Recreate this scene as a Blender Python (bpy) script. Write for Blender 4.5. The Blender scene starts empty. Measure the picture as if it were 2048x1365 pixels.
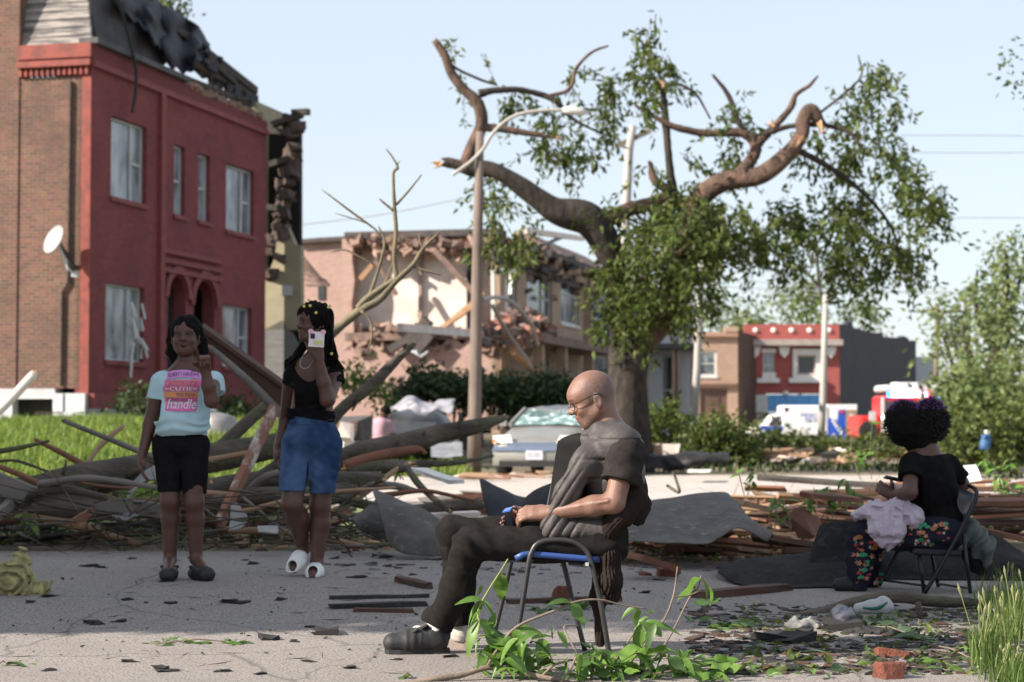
import bpy, bmesh, math, random
import numpy as np
from mathutils import Vector, Matrix

# ------------------------------------------------------------------ camera, sky, sun, exposure
SC = bpy.context.scene
COL = SC.collection
F_PX, CX, CY, HORIZ = 3800.0, 1024.0, 682.5, 845.0
CAM = np.array([0.0, 0.0, 1.0])
PITCH = math.atan((HORIZ - CY) / F_PX)
cam_d = bpy.data.cameras.new('camera')
cam_d.sensor_width = 36.0
cam_d.lens = F_PX / 2048.0 * 36.0
cam_d.clip_end = 3000.0
cam_d.dof.use_dof = True
cam_d.dof.focus_distance = 8.1
cam_d.dof.aperture_fstop = 4.0
cam = bpy.data.objects.new('camera', cam_d)
COL.objects.link(cam)
cam.location = CAM
cam.rotation_euler = (math.pi / 2 + PITCH, 0, 0)
SC.camera = cam

SUN_AZ = 110.0      # degrees from the view axis (+Y) towards the left (-X); >90 = a little behind the camera
SUN_EL = 31.0
sa, se = math.radians(SUN_AZ), math.radians(SUN_EL)
SUN = np.array([-math.sin(sa) * math.cos(se), math.cos(sa) * math.cos(se), math.sin(se)])
W = bpy.data.worlds.new('World')
SC.world = W
W.use_nodes = True
nt = W.node_tree
nt.nodes.clear()
sky = nt.nodes.new('ShaderNodeTexSky')
sky.sky_type = 'NISHITA'
sky.sun_disc = False
sky.sun_elevation = se
sky.sun_rotation = math.atan2(SUN[0], SUN[1])
sky.air_density = 1.0
sky.dust_density = 0.8
sky.ozone_density = 2.0
bg = nt.nodes.new('ShaderNodeBackground')
bg.inputs['Strength'].default_value = 0.118
wo = nt.nodes.new('ShaderNodeOutputWorld')
hz = nt.nodes.new('ShaderNodeMix'); hz.data_type = 'RGBA'      # thin summer haze over the whole sky
hz.inputs[0].default_value = 0.72
hz.inputs[7].default_value = (3.25, 3.42, 3.66, 1)
nt.links.new(sky.outputs[0], hz.inputs[6])
nt.links.new(hz.outputs[2], bg.inputs[0])
nt.links.new(bg.outputs[0], wo.inputs[0])
sun_d = bpy.data.lights.new('sun', 'SUN')
sun_d.energy = 5.0
sun_d.angle = math.radians(0.5)
sun_d.color = (1.0, 0.90, 0.78)
sun = bpy.data.objects.new('sun', sun_d)
COL.objects.link(sun)
sun.rotation_euler = Vector(SUN).to_track_quat('Z', 'Y').to_euler()
sun.location = (0, 0, 60)
SC.view_settings.view_transform = 'Standard'
SC.view_settings.look = 'None'
SC.view_settings.exposure = 1.1
SC.view_settings.gamma = 1.0
SC.view_settings.use_curve_mapping = False
SC.render.engine = 'CYCLES'
SC.cycles.use_denoising = True
SC.cycles.max_bounces = 6
SC.cycles.transparent_max_bounces = 8

# ------------------------------------------------------------------ helpers
rng = np.random.default_rng(7)
random.seed(7)
_ct, _st = math.cos(PITCH), math.sin(PITCH)


def ray(px, py):
    a, b = (px - CX) / F_PX, -(py - CY) / F_PX
    return np.array([a, _ct - b * _st, _st + b * _ct])


def P(px, py, Y):
    d = ray(px, py)
    return CAM + d * (Y / d[1])


def sm(a, b, x):
    t = np.clip((np.asarray(x, float) - a) / (b - a), 0, 1)
    return t * t * (3 - 2 * t)


def gz(x, y):
    x = np.asarray(x, float); y = np.asarray(y, float)
    crown = 0.085 * sm(8.7, 11.0, y) * (1 - sm(-0.6, 1.6, x)) * (1 - sm(13, 17, y))
    edge = -1.3 - 0.062 * y
    lawn = (0.38 * sm(14.5, 19, y) + 0.55 * sm(18, 40, y)) * (1 - sm(edge - 1.6, edge + 0.5, x))
    lot = 0.5 * sm(44, 60, y) * sm(-8, -5, x) * (1 - sm(4, 9, x))
    return crown + lawn + lot


def G(px, py, lift=0.0):
    d = ray(px, py)
    s = 8.0
    for _ in range(14):
        p = CAM + d * s
        z = float(gz(p[0], p[1])) + lift
        s = max(1.0, s + ((z - CAM[2]) / d[2] - s) * 0.8) if d[2] < 0 else s
    return CAM + d * s


# ---- value noise (numpy)
_tab = np.random.default_rng(3).random(4096).astype(np.float32)


def vnoise(p, scale=1.0, seed=0):
    p = np.asarray(p, np.float32) * np.float32(scale) + np.float32(37.7 + seed * 11.3)
    i = np.floor(p).astype(np.int64)
    f = (p - i).astype(np.float32)
    f = f * f * (3 - 2 * f)
    out = 0
    for dx in (0, 1):
        wx = f[..., 0] if dx else 1 - f[..., 0]
        for dy in (0, 1):
            wy = f[..., 1] if dy else 1 - f[..., 1]
            for dz in (0, 1):
                wz = f[..., 2] if dz else 1 - f[..., 2]
                h = ((i[..., 0] + dx) * 73856093 ^ (i[..., 1] + dy) * 19349663 ^ (i[..., 2] + dz) * 83492791) & 4095
                out = out + _tab[h] * wx * wy * wz
    return out * 2 - 1


def fbm(p, scale, octv=3, seed=0):
    o, a = 0, 1.0
    for k in range(octv):
        o = o + a * vnoise(p, scale * 2 ** k, seed + k)
        a *= 0.5
    return o


# ---- materials
MATS = {}


def _n(t, ty, **kw):
    n = t.nodes.new(ty)
    for k, v in kw.items():
        if k in n.inputs.keys():
            n.inputs[k].default_value = v
        else:
            setattr(n, k, v)
    return n


def c4(c):
    return (c[0], c[1], c[2], 1.0)


def M(name, c1, c2=None, scale=6.0, rough=0.8, bump=0.0, bscale=None, metallic=0.0, spec=0.4, stretch=None,
      attr=None, trans=0.0, c3=None, s3=40.0, f3=0.35, contrast=(0.35, 0.65), emit=0.0, sss=0.0, coat=0.0,
      alpha=1.0, detail=5.0, tmix=0.0):
    if name in MATS:
        return MATS[name]
    m = bpy.data.materials.new(name)
    m.use_nodes = True
    t = m.node_tree
    b = t.nodes['Principled BSDF']
    L = t.links.new
    b.inputs['Roughness'].default_value = rough
    b.inputs['Metallic'].default_value = metallic
    b.inputs['Specular IOR Level'].default_value = spec
    b.inputs['Coat Weight'].default_value = coat
    if sss:
        b.inputs['Subsurface Weight'].default_value = sss
        b.inputs['Subsurface Radius'].default_value = (0.012, 0.005, 0.003)
        b.inputs['Subsurface Scale'].default_value = 1.0
    tc = t.nodes.new('ShaderNodeTexCoord')
    vec = tc.outputs['Object']
    if stretch:
        mp = t.nodes.new('ShaderNodeMapping')
        mp.inputs['Scale'].default_value = stretch
        L(vec, mp.inputs['Vector'])
        vec = mp.outputs['Vector']
    col = None
    if c2 is not None:
        nz = _n(t, 'ShaderNodeTexNoise', Scale=scale, Detail=detail, Roughness=0.6)
        L(vec, nz.inputs['Vector'])
        mr = t.nodes.new('ShaderNodeMapRange')
        mr.inputs[1].default_value, mr.inputs[2].default_value = contrast
        L(nz.outputs['Fac'], mr.inputs[0])
        mx = t.nodes.new('ShaderNodeMix'); mx.data_type = 'RGBA'
        mx.inputs[6].default_value, mx.inputs[7].default_value = c4(c1), c4(c2)
        L(mr.outputs[0], mx.inputs[0])
        col = mx.outputs[2]
        if c3 is not None:
            n3 = _n(t, 'ShaderNodeTexNoise', Scale=s3, Detail=3.0, Roughness=0.6)
            L(vec, n3.inputs['Vector'])
            m3 = t.nodes.new('ShaderNodeMapRange')
            m3.inputs[1].default_value, m3.inputs[2].default_value = 1 - f3 - 0.12, 1 - f3
            L(n3.outputs['Fac'], m3.inputs[0])
            x3 = t.nodes.new('ShaderNodeMix'); x3.data_type = 'RGBA'
            L(m3.outputs[0], x3.inputs[0]); L(col, x3.inputs[6]); x3.inputs[7].default_value = c4(c3)
            col = x3.outputs[2]
    if attr:
        at = t.nodes.new('ShaderNodeAttribute'); at.attribute_name = attr
        if col is None:
            col = at.outputs['Color']
        else:
            mm = t.nodes.new('ShaderNodeMix'); mm.data_type = 'RGBA'; mm.blend_type = 'MULTIPLY'
            mm.inputs[0].default_value = 1.0
            L(col, mm.inputs[6]); L(at.outputs['Color'], mm.inputs[7])
            col = mm.outputs[2]
    if col is None:
        b.inputs['Base Color'].default_value = c4(c1)
    else:
        L(col, b.inputs['Base Color'])
    if bump:
        bn = _n(t, 'ShaderNodeTexNoise', Scale=bscale or scale * 4, Detail=6.0, Roughness=0.65)
        L(vec, bn.inputs['Vector'])
        bp = t.nodes.new('ShaderNodeBump')
        bp.inputs['Strength'].default_value = min(1.0, bump)
        bp.inputs['Distance'].default_value = 0.02 * max(1.0, bump * bump)
        L(bn.outputs['Fac'], bp.inputs['Height'])
        L(bp.outputs['Normal'], b.inputs['Normal'])
    if emit:
        b.inputs['Emission Color'].default_value = c4(c1)
        b.inputs['Emission Strength'].default_value = emit
    if trans:
        b.inputs['Transmission Weight'].default_value = trans
    if alpha < 1:
        b.inputs['Alpha'].default_value = alpha
    if tmix:
        tr = t.nodes.new('ShaderNodeBsdfTranslucent')
        if col is not None:
            L(col, tr.inputs['Color'])
        else:
            tr.inputs['Color'].default_value = c4(c1)
        ms = t.nodes.new('ShaderNodeMixShader'); ms.inputs[0].default_value = tmix
        out = t.nodes['Material Output']
        L(b.outputs[0], ms.inputs[1]); L(tr.outputs[0], ms.inputs[2]); L(ms.outputs[0], out.inputs['Surface'])
    MATS[name] = m
    return m


def brick_mat(name, c1, c2, mortar, bw=0.22, bh=0.075, axis='XZ', stain=None, bump=0.6, ang=0.0, msize=0.010):
    if name in MATS:
        return MATS[name]
    m = bpy.data.materials.new(name); m.use_nodes = True
    t = m.node_tree; L = t.links.new
    b = t.nodes['Principled BSDF']; b.inputs['Roughness'].default_value = 0.9
    b.inputs['Specular IOR Level'].default_value = 0.2
    uv = t.nodes.new('ShaderNodeUVMap')
    bk = t.nodes.new('ShaderNodeTexBrick')
    bk.inputs['Scale'].default_value = 1.0
    bk.inputs['Brick Width'].default_value = bw
    bk.inputs['Row Height'].default_value = bh
    bk.inputs['Mortar Size'].default_value = msize
    bk.inputs['Mortar Smooth'].default_value = 0.4
    bk.inputs['Bias'].default_value = -0.1
    bk.inputs['Color1'].default_value = c4(c1)
    bk.inputs['Color2'].default_value = c4(c2)
    bk.inputs['Mortar'].default_value = c4(mortar)
    L(uv.outputs[0], bk.inputs['Vector'])
    nz = _n(t, 'ShaderNodeTexNoise', Scale=0.7, Detail=8.0, Roughness=0.7)
    L(uv.outputs[0], nz.inputs['Vector'])
    mr = t.nodes.new('ShaderNodeMapRange')
    mr.inputs[1].default_value, mr.inputs[2].default_value = 0.46, 0.68
    mr.inputs[4].default_value = 0.75
    L(nz.outputs['Fac'], mr.inputs[0])
    mx = t.nodes.new('ShaderNodeMix'); mx.data_type = 'RGBA'
    mx.inputs[7].default_value = c4(stain or (c1[0] * .6, c1[1] * .6, c1[2] * .6))
    L(mr.outputs[0], mx.inputs[0]); L(bk.outputs['Color'], mx.inputs[6])
    n2 = _n(t, 'ShaderNodeTexNoise', Scale=9.0, Detail=4.0, Roughness=0.7)
    L(uv.outputs[0], n2.inputs['Vector'])
    mx2 = t.nodes.new('ShaderNodeMix'); mx2.data_type = 'RGBA'; mx2.blend_type = 'OVERLAY'
    mx2.inputs[0].default_value = 0.45
    L(mx.outputs[2], mx2.inputs[6]); L(n2.outputs['Color'], mx2.inputs[7])
    hs = t.nodes.new('ShaderNodeHueSaturation'); hs.inputs['Saturation'].default_value = 0.92
    L(mx2.outputs[2], hs.inputs['Color'])
    L(hs.outputs[0], b.inputs['Base Color'])
    bp = t.nodes.new('ShaderNodeBump'); bp.inputs['Strength'].default_value = bump
    bp.inputs['Distance'].default_value = 0.012; bp.invert = True
    L(bk.outputs['Fac'], bp.inputs['Height']); L(bp.outputs['Normal'], b.inputs['Normal'])
    MATS[name] = m
    return m


# ---- mesh building
def tag(o, label=None, cat=None, group=None, kind=None):
    if label: o['label'] = label
    if cat: o['category'] = cat
    if group: o['group'] = group
    if kind: o['kind'] = kind
    return o


def thing(name, label, cat, loc=(0, 0, 0), group=None, kind=None):
    o = bpy.data.objects.new(name, None)
    o.empty_display_size = 0.1
    o.location = Vector([float(v) for v in loc])
    COL.objects.link(o)
    return tag(o, label, cat, group, kind)


def worldmat(o):
    m = Matrix.Translation(o.location)
    return m if o.parent is None else o.parent_m @ m


_WM = {}


def adopt(o, parent):
    if parent is not None:
        o.parent = parent
        wm = _WM.get(parent.name, Matrix.Translation(parent.location) if parent.type == 'EMPTY' else Matrix.Identity(4))
        o.matrix_parent_inverse = wm.inverted()
    return o


def mk(name, V, F, mat, parent=None, smooth=False, fm=None, uv=None, attr=None):
    """V (n,3) array, F list of faces or (m,k) array; everything in world coordinates"""
    me = bpy.data.meshes.new(name)
    V = np.asarray(V, np.float32)
    if isinstance(F, np.ndarray) and F.ndim == 2:
        k = F.shape[1]
        me.vertices.add(len(V)); me.vertices.foreach_set('co', V.ravel())
        me.loops.add(F.size); me.loops.foreach_set('vertex_index', F.astype(np.int32).ravel())
        me.polygons.add(len(F))
        me.polygons.foreach_set('loop_start', np.arange(0, F.size, k, dtype=np.int32))
        me.polygons.foreach_set('loop_total', np.full(len(F), k, np.int32))
        me.update(calc_edges=True)
    else:
        me.from_pydata([tuple(map(float, v)) for v in V], [], [tuple(map(int, f)) for f in F])
        me.update()
    for m in (mat if isinstance(mat, (list, tuple)) else [mat]):
        me.materials.append(m)
    if fm is not None:
        me.polygons.foreach_set('material_index', np.asarray(fm, np.int32))
    if smooth:
        me.polygons.foreach_set('use_smooth', np.ones(len(me.polygons), bool))
    if uv is not None:
        u = me.uv_layers.new(name='UVMap')
        li = np.zeros(len(me.loops), np.int32); me.loops.foreach_get('vertex_index', li)
        u.data.foreach_set('uv', np.asarray(uv, np.float32)[li].ravel())
    if attr is not None:
        for an, av in attr.items():
            a = me.attributes.new(an, 'FLOAT_COLOR', 'POINT')
            av = np.asarray(av, np.float32)
            if av.shape[1] == 3:
                av = np.concatenate([av, np.ones((len(av), 1), np.float32)], 1)
            a.data.foreach_set('color', av.ravel())
    o = bpy.data.objects.new(name, me)
    COL.objects.link(o)
    return adopt(o, parent)


class MB:
    def __init__(s):
        s.v, s.f, s.m, s.uv = [], [], [], []
        s.mi = 0

    def add(s, V, F, uv=None):
        o = len(s.v)
        s.v.extend([tuple(map(float, v)) for v in V])
        s.uv.extend(uv if uv is not None else [(0, 0)] * len(V))
        for f in F:
            s.f.append([i + o for i in f]); s.m.append(s.mi)
        return s

    def box(s, c, size, R=None, jit=0.0):
        h = np.asarray(size, float) / 2
        V = np.array([[x, y, z] for x in (-1, 1) for y in (-1, 1) for z in (-1, 1)], float) * h
        if jit:
            V += rng.uniform(-jit, jit, V.shape)
        if R is not None:
            V = V @ np.asarray(R, float).T
        return s.add(V + np.asarray(c, float), [(0, 1, 3, 2), (4, 6, 7, 5), (0, 4, 5, 1), (2, 3, 7, 6), (0, 2, 6, 4), (1, 5, 7, 3)])

    def hexa(s, q0, q1):
        """two quads (4 points each) joined to a solid"""
        V = list(q0) + list(q1)
        return s.add(V, [(3, 2, 1, 0), (4, 5, 6, 7), (0, 1, 5, 4), (1, 2, 6, 5), (2, 3, 7, 6), (3, 0, 4, 7)])

    def prism(s, poly, d):
        """poly: 3D points (ordered), extruded by vector d"""
        poly = [np.asarray(p, float) for p in poly]; n = len(poly); d = np.asarray(d, float)
        V = poly + [p + d for p in poly]
        F = [tuple(range(n - 1, -1, -1)), tuple(range(n, 2 * n))]
        F += [(i, (i + 1) % n, n + (i + 1) % n, n + i) for i in range(n)]
        return s.add(V, F)

    def tube(s, pts, rad, n=8, cap=True, rough=0.0, jag=0.0):
        pts = [np.asarray(p, float) for p in pts]
        if np.isscalar(rad): rad = [rad] * len(pts)
        V, F = [], []
        prev = None; run = 0.0; seed = rng.uniform(0, 90)
        for i, p in enumerate(pts):
            a = pts[max(i - 1, 0)]; b = pts[min(i + 1, len(pts) - 1)]
            t = b - a; t = t / (np.linalg.norm(t) + 1e-9)
            if prev is None:
                u = np.cross(t, [0, 0, 1.0] if abs(t[2]) < .9 else [1.0, 0, 0])
            else:
                u = prev - t * prev.dot(t)
            u /= np.linalg.norm(u) + 1e-9; prev = u
            w = np.cross(t, u)
            run = run + np.linalg.norm(p - a) * .5 if i else 0.0
            for k in range(n):
                an = 2 * math.pi * k / n
                r = rad[i]
                if rough:
                    c_, s_ = math.cos(an), math.sin(an)
                    q3 = np.array([c_ * 1.1 + seed, s_ * 1.1, run / (rad[i] + 1e-4) * .35])
                    r *= 1 + rough * (1.5 * float(vnoise(q3)) + (float(vnoise(q3 * np.array([4.5, 4.5, .8]))) if n > 11 else rng.uniform(-.6, .6)))
                q = p + (u * math.cos(an) + w * math.sin(an)) * r
                if jag and i == len(pts) - 1: q = q + t * rng.uniform(-jag, jag) * rad[i]
                V.append(q)
        m = len(pts)
        for i in range(m - 1):
            for k in range(n):
                k2 = (k + 1) % n
                F.append((i * n + k, i * n + k2, (i + 1) * n + k2, (i + 1) * n + k))
        if cap:
            F.append(tuple(range(n - 1, -1, -1))); F.append(tuple((m - 1) * n + k for k in range(n)))
        return s.add(V, F)

    def lathe(s, prof, c, axis=(0, 0, 1), n=16):
        """prof: list of (radius, height along axis)"""
        ax = np.asarray(axis, float); ax /= np.linalg.norm(ax)
        u = np.cross(ax, [0, 0, 1.0] if abs(ax[2]) < .9 else [1.0, 0, 0]); u /= np.linalg.norm(u); w = np.cross(ax, u)
        V, F = [], []
        for r, h in prof:
            for k in range(n):
                an = 2 * math.pi * k / n
                V.append(np.asarray(c, float) + ax * h + (u * math.cos(an) + w * math.sin(an)) * r)
        for i in range(len(prof) - 1):
            for k in range(n):
                k2 = (k + 1) % n
                F.append((i * n + k, i * n + k2, (i + 1) * n + k2, (i + 1) * n + k))
        F.append(tuple(range(n - 1, -1, -1))); F.append(tuple((len(prof) - 1) * n + k for k in range(n)))
        return s.add(V, F)

    def obj(s, name, mat, parent=None, smooth=False, uv=False):
        return mk(name, np.array(s.v), s.f, mat, parent, smooth, s.m if isinstance(mat, (list, tuple)) else None,
                  np.array(s.uv) if uv else None)


def spline(pts, n=6):
    """Catmull-Rom through rows of any width"""
    p = np.asarray(pts, float)
    if len(p) < 3:
        return np.array([p[0] + (p[1] - p[0]) * t for t in np.linspace(0, 1, n + 1)])
    p = np.vstack([2 * p[0] - p[1], p, 2 * p[-1] - p[-2]])
    out = []
    for i in range(1, len(p) - 2):
        for t in np.linspace(0, 1, n, endpoint=False):
            a, b, c, d = p[i - 1], p[i], p[i + 1], p[i + 2]
            out.append(0.5 * (2 * b + (c - a) * t + (2 * a - 5 * b + 4 * c - d) * t * t + (3 * b - a - 3 * c + d) * t ** 3))
    out.append(p[-2])
    return np.array(out)


def unit(v):
    v = np.asarray(v, float)
    return v / (np.linalg.norm(v) + 1e-12)


def rotm(axis, deg):
    return np.array(Matrix.Rotation(math.radians(deg), 3, Vector(axis)))


def basis(x, up=(0, 0, 1)):
    x = unit(x); y = np.cross(up, x)
    if np.linalg.norm(y) < 1e-6: y = np.cross((0, 1, 0), x)
    y = unit(y); z = np.cross(x, y)
    return np.stack([x, y, z], 1)


# ---- leaves: folded rhombic blades
def leaves(name, pos, size, mat, parent=None, ax=None, droop=0.5, width=0.42, seed=1, curl=0.25):
    r = np.random.default_rng(seed)
    n = len(pos)
    size = np.broadcast_to(np.asarray(size, float), (n,))[:, None] * r.uniform(0.65, 1.25, (n, 1))
    if ax is None:
        ax = r.normal(size=(n, 3))
        ax[:, 2] -= droop * 1.6
    ax = ax / np.linalg.norm(ax, axis=1, keepdims=True)
    nr = r.normal(size=(n, 3)); nr[:, 2] += 0.8
    sd = np.cross(ax, nr); sd /= np.linalg.norm(sd, axis=1, keepdims=True) + 1e-9
    nr = np.cross(sd, ax)
    w = width
    p = np.asarray(pos, float)
    base = p
    m1 = p + ax * size * 0.42 + nr * size * 0.05
    l = p + ax * size * 0.40 + sd * size * w * .5 - nr * size * curl * .35
    rr = p + ax * size * 0.40 - sd * size * w * .5 - nr * size * curl * .35
    tip = p + ax * size - nr * size * curl
    V = np.stack([base, l, m1, rr, tip], 1).reshape(-1, 3)
    i = np.arange(n)[:, None] * 5
    F = np.concatenate([i + np.array([0, 2, 1]), i + np.array([0, 3, 2]), i + np.array([1, 2, 4]), i + np.array([2, 3, 4])], 0)
    t = r.uniform(0.55, 1.35, (n, 1))
    hue = r.uniform(-0.14, 0.16, (n, 1))
    tint = np.concatenate([t * (1 + hue), t, t * (1 - np.abs(hue))], 1)
    return mk(name, V, F, mat, parent, False, attr={'tint': np.repeat(tint, 5, 0)})


def blades(name, pos, h, mat, parent=None, lean=0.35, w=0.012, seed=1):
    r = np.random.default_rng(seed); n = len(pos)
    h = np.broadcast_to(np.asarray(h, float), (n,))[:, None] * r.uniform(.5, 1.25, (n, 1))
    d = r.normal(size=(n, 2)); d /= np.linalg.norm(d, axis=1, keepdims=True)
    le = r.uniform(0.05, 1, (n, 1)) * lean
    sdv = np.stack([-d[:, 1], d[:, 0], np.zeros(n)], 1) * w
    D = np.concatenate([d, np.zeros((n, 1))], 1)
    up = np.array([[0, 0, 1.0]])
    p = np.asarray(pos, float)
    mid = p + up * h * 0.55 + D * h * le * 0.35
    tip = p + up * h * (1 - 0.25 * le) + D * h * le
    V = np.stack([p - sdv, p + sdv, mid + sdv * .8, mid - sdv * .8, tip], 1).reshape(-1, 3)
    i = np.arange(n)[:, None] * 5
    F = np.concatenate([i + np.array([0, 1, 2]), i + np.array([0, 2, 3]), i + np.array([3, 2, 4])], 0)
    t = r.uniform(0.6, 1.3, (n, 1)); hue = r.uniform(-.1, .2, (n, 1))
    tint = np.concatenate([t * (1 + hue), t, t * (1 - np.abs(hue))], 1)
    return mk(name, V, F, mat, parent, False, attr={'tint': np.repeat(tint, 5, 0)})


# ------------------------------------------------------------------ signed-distance modelling (bodies, cloth)
class SDF:
    def __init__(s, lo, hi, h):
        s.lo = np.asarray(lo, float); s.h = h
        s.n = np.ceil((np.asarray(hi, float) - s.lo) / h).astype(int) + 1
        s.D = np.full(s.n, 1.0, np.float32)
        s.ax = [(s.lo[k] + np.arange(s.n[k]) * h).astype(np.float32) for k in range(3)]

    def sub(s, lo, hi):
        a = np.clip(np.floor((np.asarray(lo) - s.lo) / s.h).astype(int), 0, s.n)
        b = np.clip(np.ceil((np.asarray(hi) - s.lo) / s.h).astype(int) + 1, 0, s.n)
        sl = tuple(slice(a[k], max(b[k], a[k])) for k in range(3))
        X = s.ax[0][sl[0]][:, None, None]; Y = s.ax[1][sl[1]][None, :, None]; Z = s.ax[2][sl[2]][None, None, :]
        return sl, X, Y, Z

    def comb(s, sl, d, k, op):
        A = s.D[sl]
        if A.size == 0: return
        if op == 'u':
            if k <= 0: s.D[sl] = np.minimum(A, d)
            else:
                hh = np.clip(0.5 + 0.5 * (A - d) / k, 0, 1)
                s.D[sl] = A + (d - A) * hh - k * hh * (1 - hh)
        elif op == 's':
            if k <= 0: s.D[sl] = np.maximum(A, -d)
            else:
                hh = np.clip(0.5 - 0.5 * (A + d) / k, 0, 1)
                s.D[sl] = A + (-d - A) * hh + k * hh * (1 - hh)
        else:
            s.D[sl] = np.maximum(A, d)

    def cone(s, a, b, ra, rb, k=0.02, flat=None, op='u'):
        a = np.asarray(a, np.float32); b = np.asarray(b, np.float32)
        q = 1.0
        if flat is not None: q = max(1.0, flat[1])
        m = max(ra, rb) * q + k + 2.5 * s.h
        sl, X, Y, Z = s.sub(np.minimum(a, b) - m, np.maximum(a, b) + m)
        px, py, pz = X - a[0], Y - a[1], Z - a[2]
        ab = b - a
        if flat is not None:
            nrm = unit(flat[0]); f = 1 - 1 / flat[1]
            c = px * nrm[0] + py * nrm[1] + pz * nrm[2]
            px, py, pz = px - c * f * nrm[0], py - c * f * nrm[1], pz - c * f * nrm[2]
            ab = ab - ab.dot(nrm) * f * nrm
        t = np.clip((px * ab[0] + py * ab[1] + pz * ab[2]) / max(float(ab.dot(ab)), 1e-9), 0, 1)
        d = np.sqrt((px - t * ab[0]) ** 2 + (py - t * ab[1]) ** 2 + (pz - t * ab[2]) ** 2) - (ra + (rb - ra) * t)
        s.comb(sl, d.astype(np.float32), k, op)
        return s

    def chain(s, pts, rad, k=0.02, flat=None):
        for i in range(len(pts) - 1):
            s.cone(pts[i], pts[i + 1], rad[i], rad[i + 1], k, flat)
        return s

    def ell(s, c, r, R=None, k=0.02, op='u'):
        c = np.asarray(c, float); r = np.asarray(r, float)
        m = (np.max(r) if R is not None else r) + k + 2.5 * s.h
        sl, X, Y, Z = s.sub(c - m, c + m)
        px, py, pz = X - c[0], Y - c[1], Z - c[2]
        if R is not None:
            R = np.asarray(R, float)
            px, py, pz = [px * R[0, j] + py * R[1, j] + pz * R[2, j] for j in range(3)]
        k0 = np.sqrt((px / r[0]) ** 2 + (py / r[1]) ** 2 + (pz / r[2]) ** 2)
        k1 = np.sqrt((px / r[0] ** 2) ** 2 + (py / r[1] ** 2) ** 2 + (pz / r[2] ** 2) ** 2) + 1e-6
        d = np.where(k0 < 1e-4, -np.min(r), k0 * (k0 - 1) / k1)
        s.comb(sl, d.astype(np.float32), k, op)
        return s

    def cut(s, p, n, lo=None, hi=None, k=0.0):
        """remove everything on the +n side of the plane through p (inside the box lo..hi)"""
        n = unit(n)
        lo = s.lo if lo is None else lo
        hi = s.lo + s.n * s.h if hi is None else hi
        sl, X, Y, Z = s.sub(lo, hi)
        d = (X - p[0]) * n[0] + (Y - p[1]) * n[1] + (Z - p[2]) * n[2]
        s.D[sl] = np.maximum(s.D[sl], d.astype(np.float32))
        return s

    def band(s, w=0.03):
        idx = np.argwhere(np.abs(s.D) < w)
        return idx, (s.lo + idx * s.h).astype(np.float32)

    def disp(s, fn, w=0.03):
        idx, p = s.band(w)
        s.D[idx[:, 0], idx[:, 1], idx[:, 2]] += fn(p).astype(np.float32)
        return s

    def mesh(s, name, mat, parent=None, col=None, smooth=True, relax=1):
        D = s.D; D[D == 0] = 1e-5
        S = D < 0
        n = s.n
        C = np.zeros(n - 1, np.int8)
        cor = [(x, y, z) for x in (0, 1) for y in (0, 1) for z in (0, 1)]
        for x, y, z in cor:
            C += S[x:n[0] - 1 + x, y:n[1] - 1 + y, z:n[2] - 1 + z]
        act = (C > 0) & (C < 8)
        ii = np.argwhere(act)
        idx = np.full(n - 1, -1, np.int32); idx[act] = np.arange(len(ii))
        V8 = np.stack([D[ii[:, 0] + x, ii[:, 1] + y, ii[:, 2] + z] for x, y, z in cor], 1)
        acc = np.zeros((len(ii), 3), np.float32); cnt = np.zeros((len(ii), 1), np.float32)
        ca = np.array(cor, np.float32)
        for a in range(8):
            for b in range(a + 1, 8):
                if np.abs(ca[a] - ca[b]).sum() != 1: continue
                m = ((V8[:, a] < 0) != (V8[:, b] < 0))
                t = V8[m, a] / (V8[m, a] - V8[m, b])
                acc[m] += ca[a] + t[:, None] * (ca[b] - ca[a]); cnt[m] += 1
        V = s.lo + (ii + acc / np.maximum(cnt, 1)) * s.h
        Q = []
        for axn in range(3):
            o1, o2 = [(1, 2), (2, 0), (0, 1)][axn]
            sl0 = [slice(None)] * 3; sl1 = [slice(None)] * 3
            sl0[axn] = slice(0, n[axn] - 1); sl1[axn] = slice(1, n[axn])
            for o in (o1, o2):
                sl0[o] = slice(1, n[o] - 1); sl1[o] = slice(1, n[o] - 1)
            A, B = S[tuple(sl0)], S[tuple(sl1)]
            e = np.argwhere(A != B)
            if not len(e): continue
            ins = A[e[:, 0], e[:, 1], e[:, 2]]
            e = e.copy(); e[:, o1] += 1; e[:, o2] += 1
            def cell(d1, d2):
                g = e.copy(); g[:, o1] += d1; g[:, o2] += d2
                return idx[g[:, 0], g[:, 1], g[:, 2]]
            q = np.stack([cell(-1, -1), cell(0, -1), cell(0, 0), cell(-1, 0)], 1)
            q[~ins] = q[~ins][:, ::-1]
            Q.append(q)
        Q = np.concatenate(Q, 0)
        Q = Q[(Q >= 0).all(1)]
        for _ in range(relax):
            sumv = np.zeros_like(V); c2 = np.zeros((len(V), 1))
            for k in range(4):
                np.add.at(sumv, Q[:, k], V[Q[:, (k + 1) % 4]]); np.add.at(c2, Q[:, k], 1)
                np.add.at(sumv, Q[:, k], V[Q[:, (k + 3) % 4]]); np.add.at(c2, Q[:, k], 1)
            V = V * 0.45 + 0.55 * sumv / np.maximum(c2, 1)
        at = {'tint': col(V)} if col is not None else None
        return mk(name, V, Q, mat, parent, smooth, attr=at)


def bb(pts, m):
    a = np.array(pts)
    return a.min(0) - m, a.max(0) + m


up = np.array([0, 0, 1.0])


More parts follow.
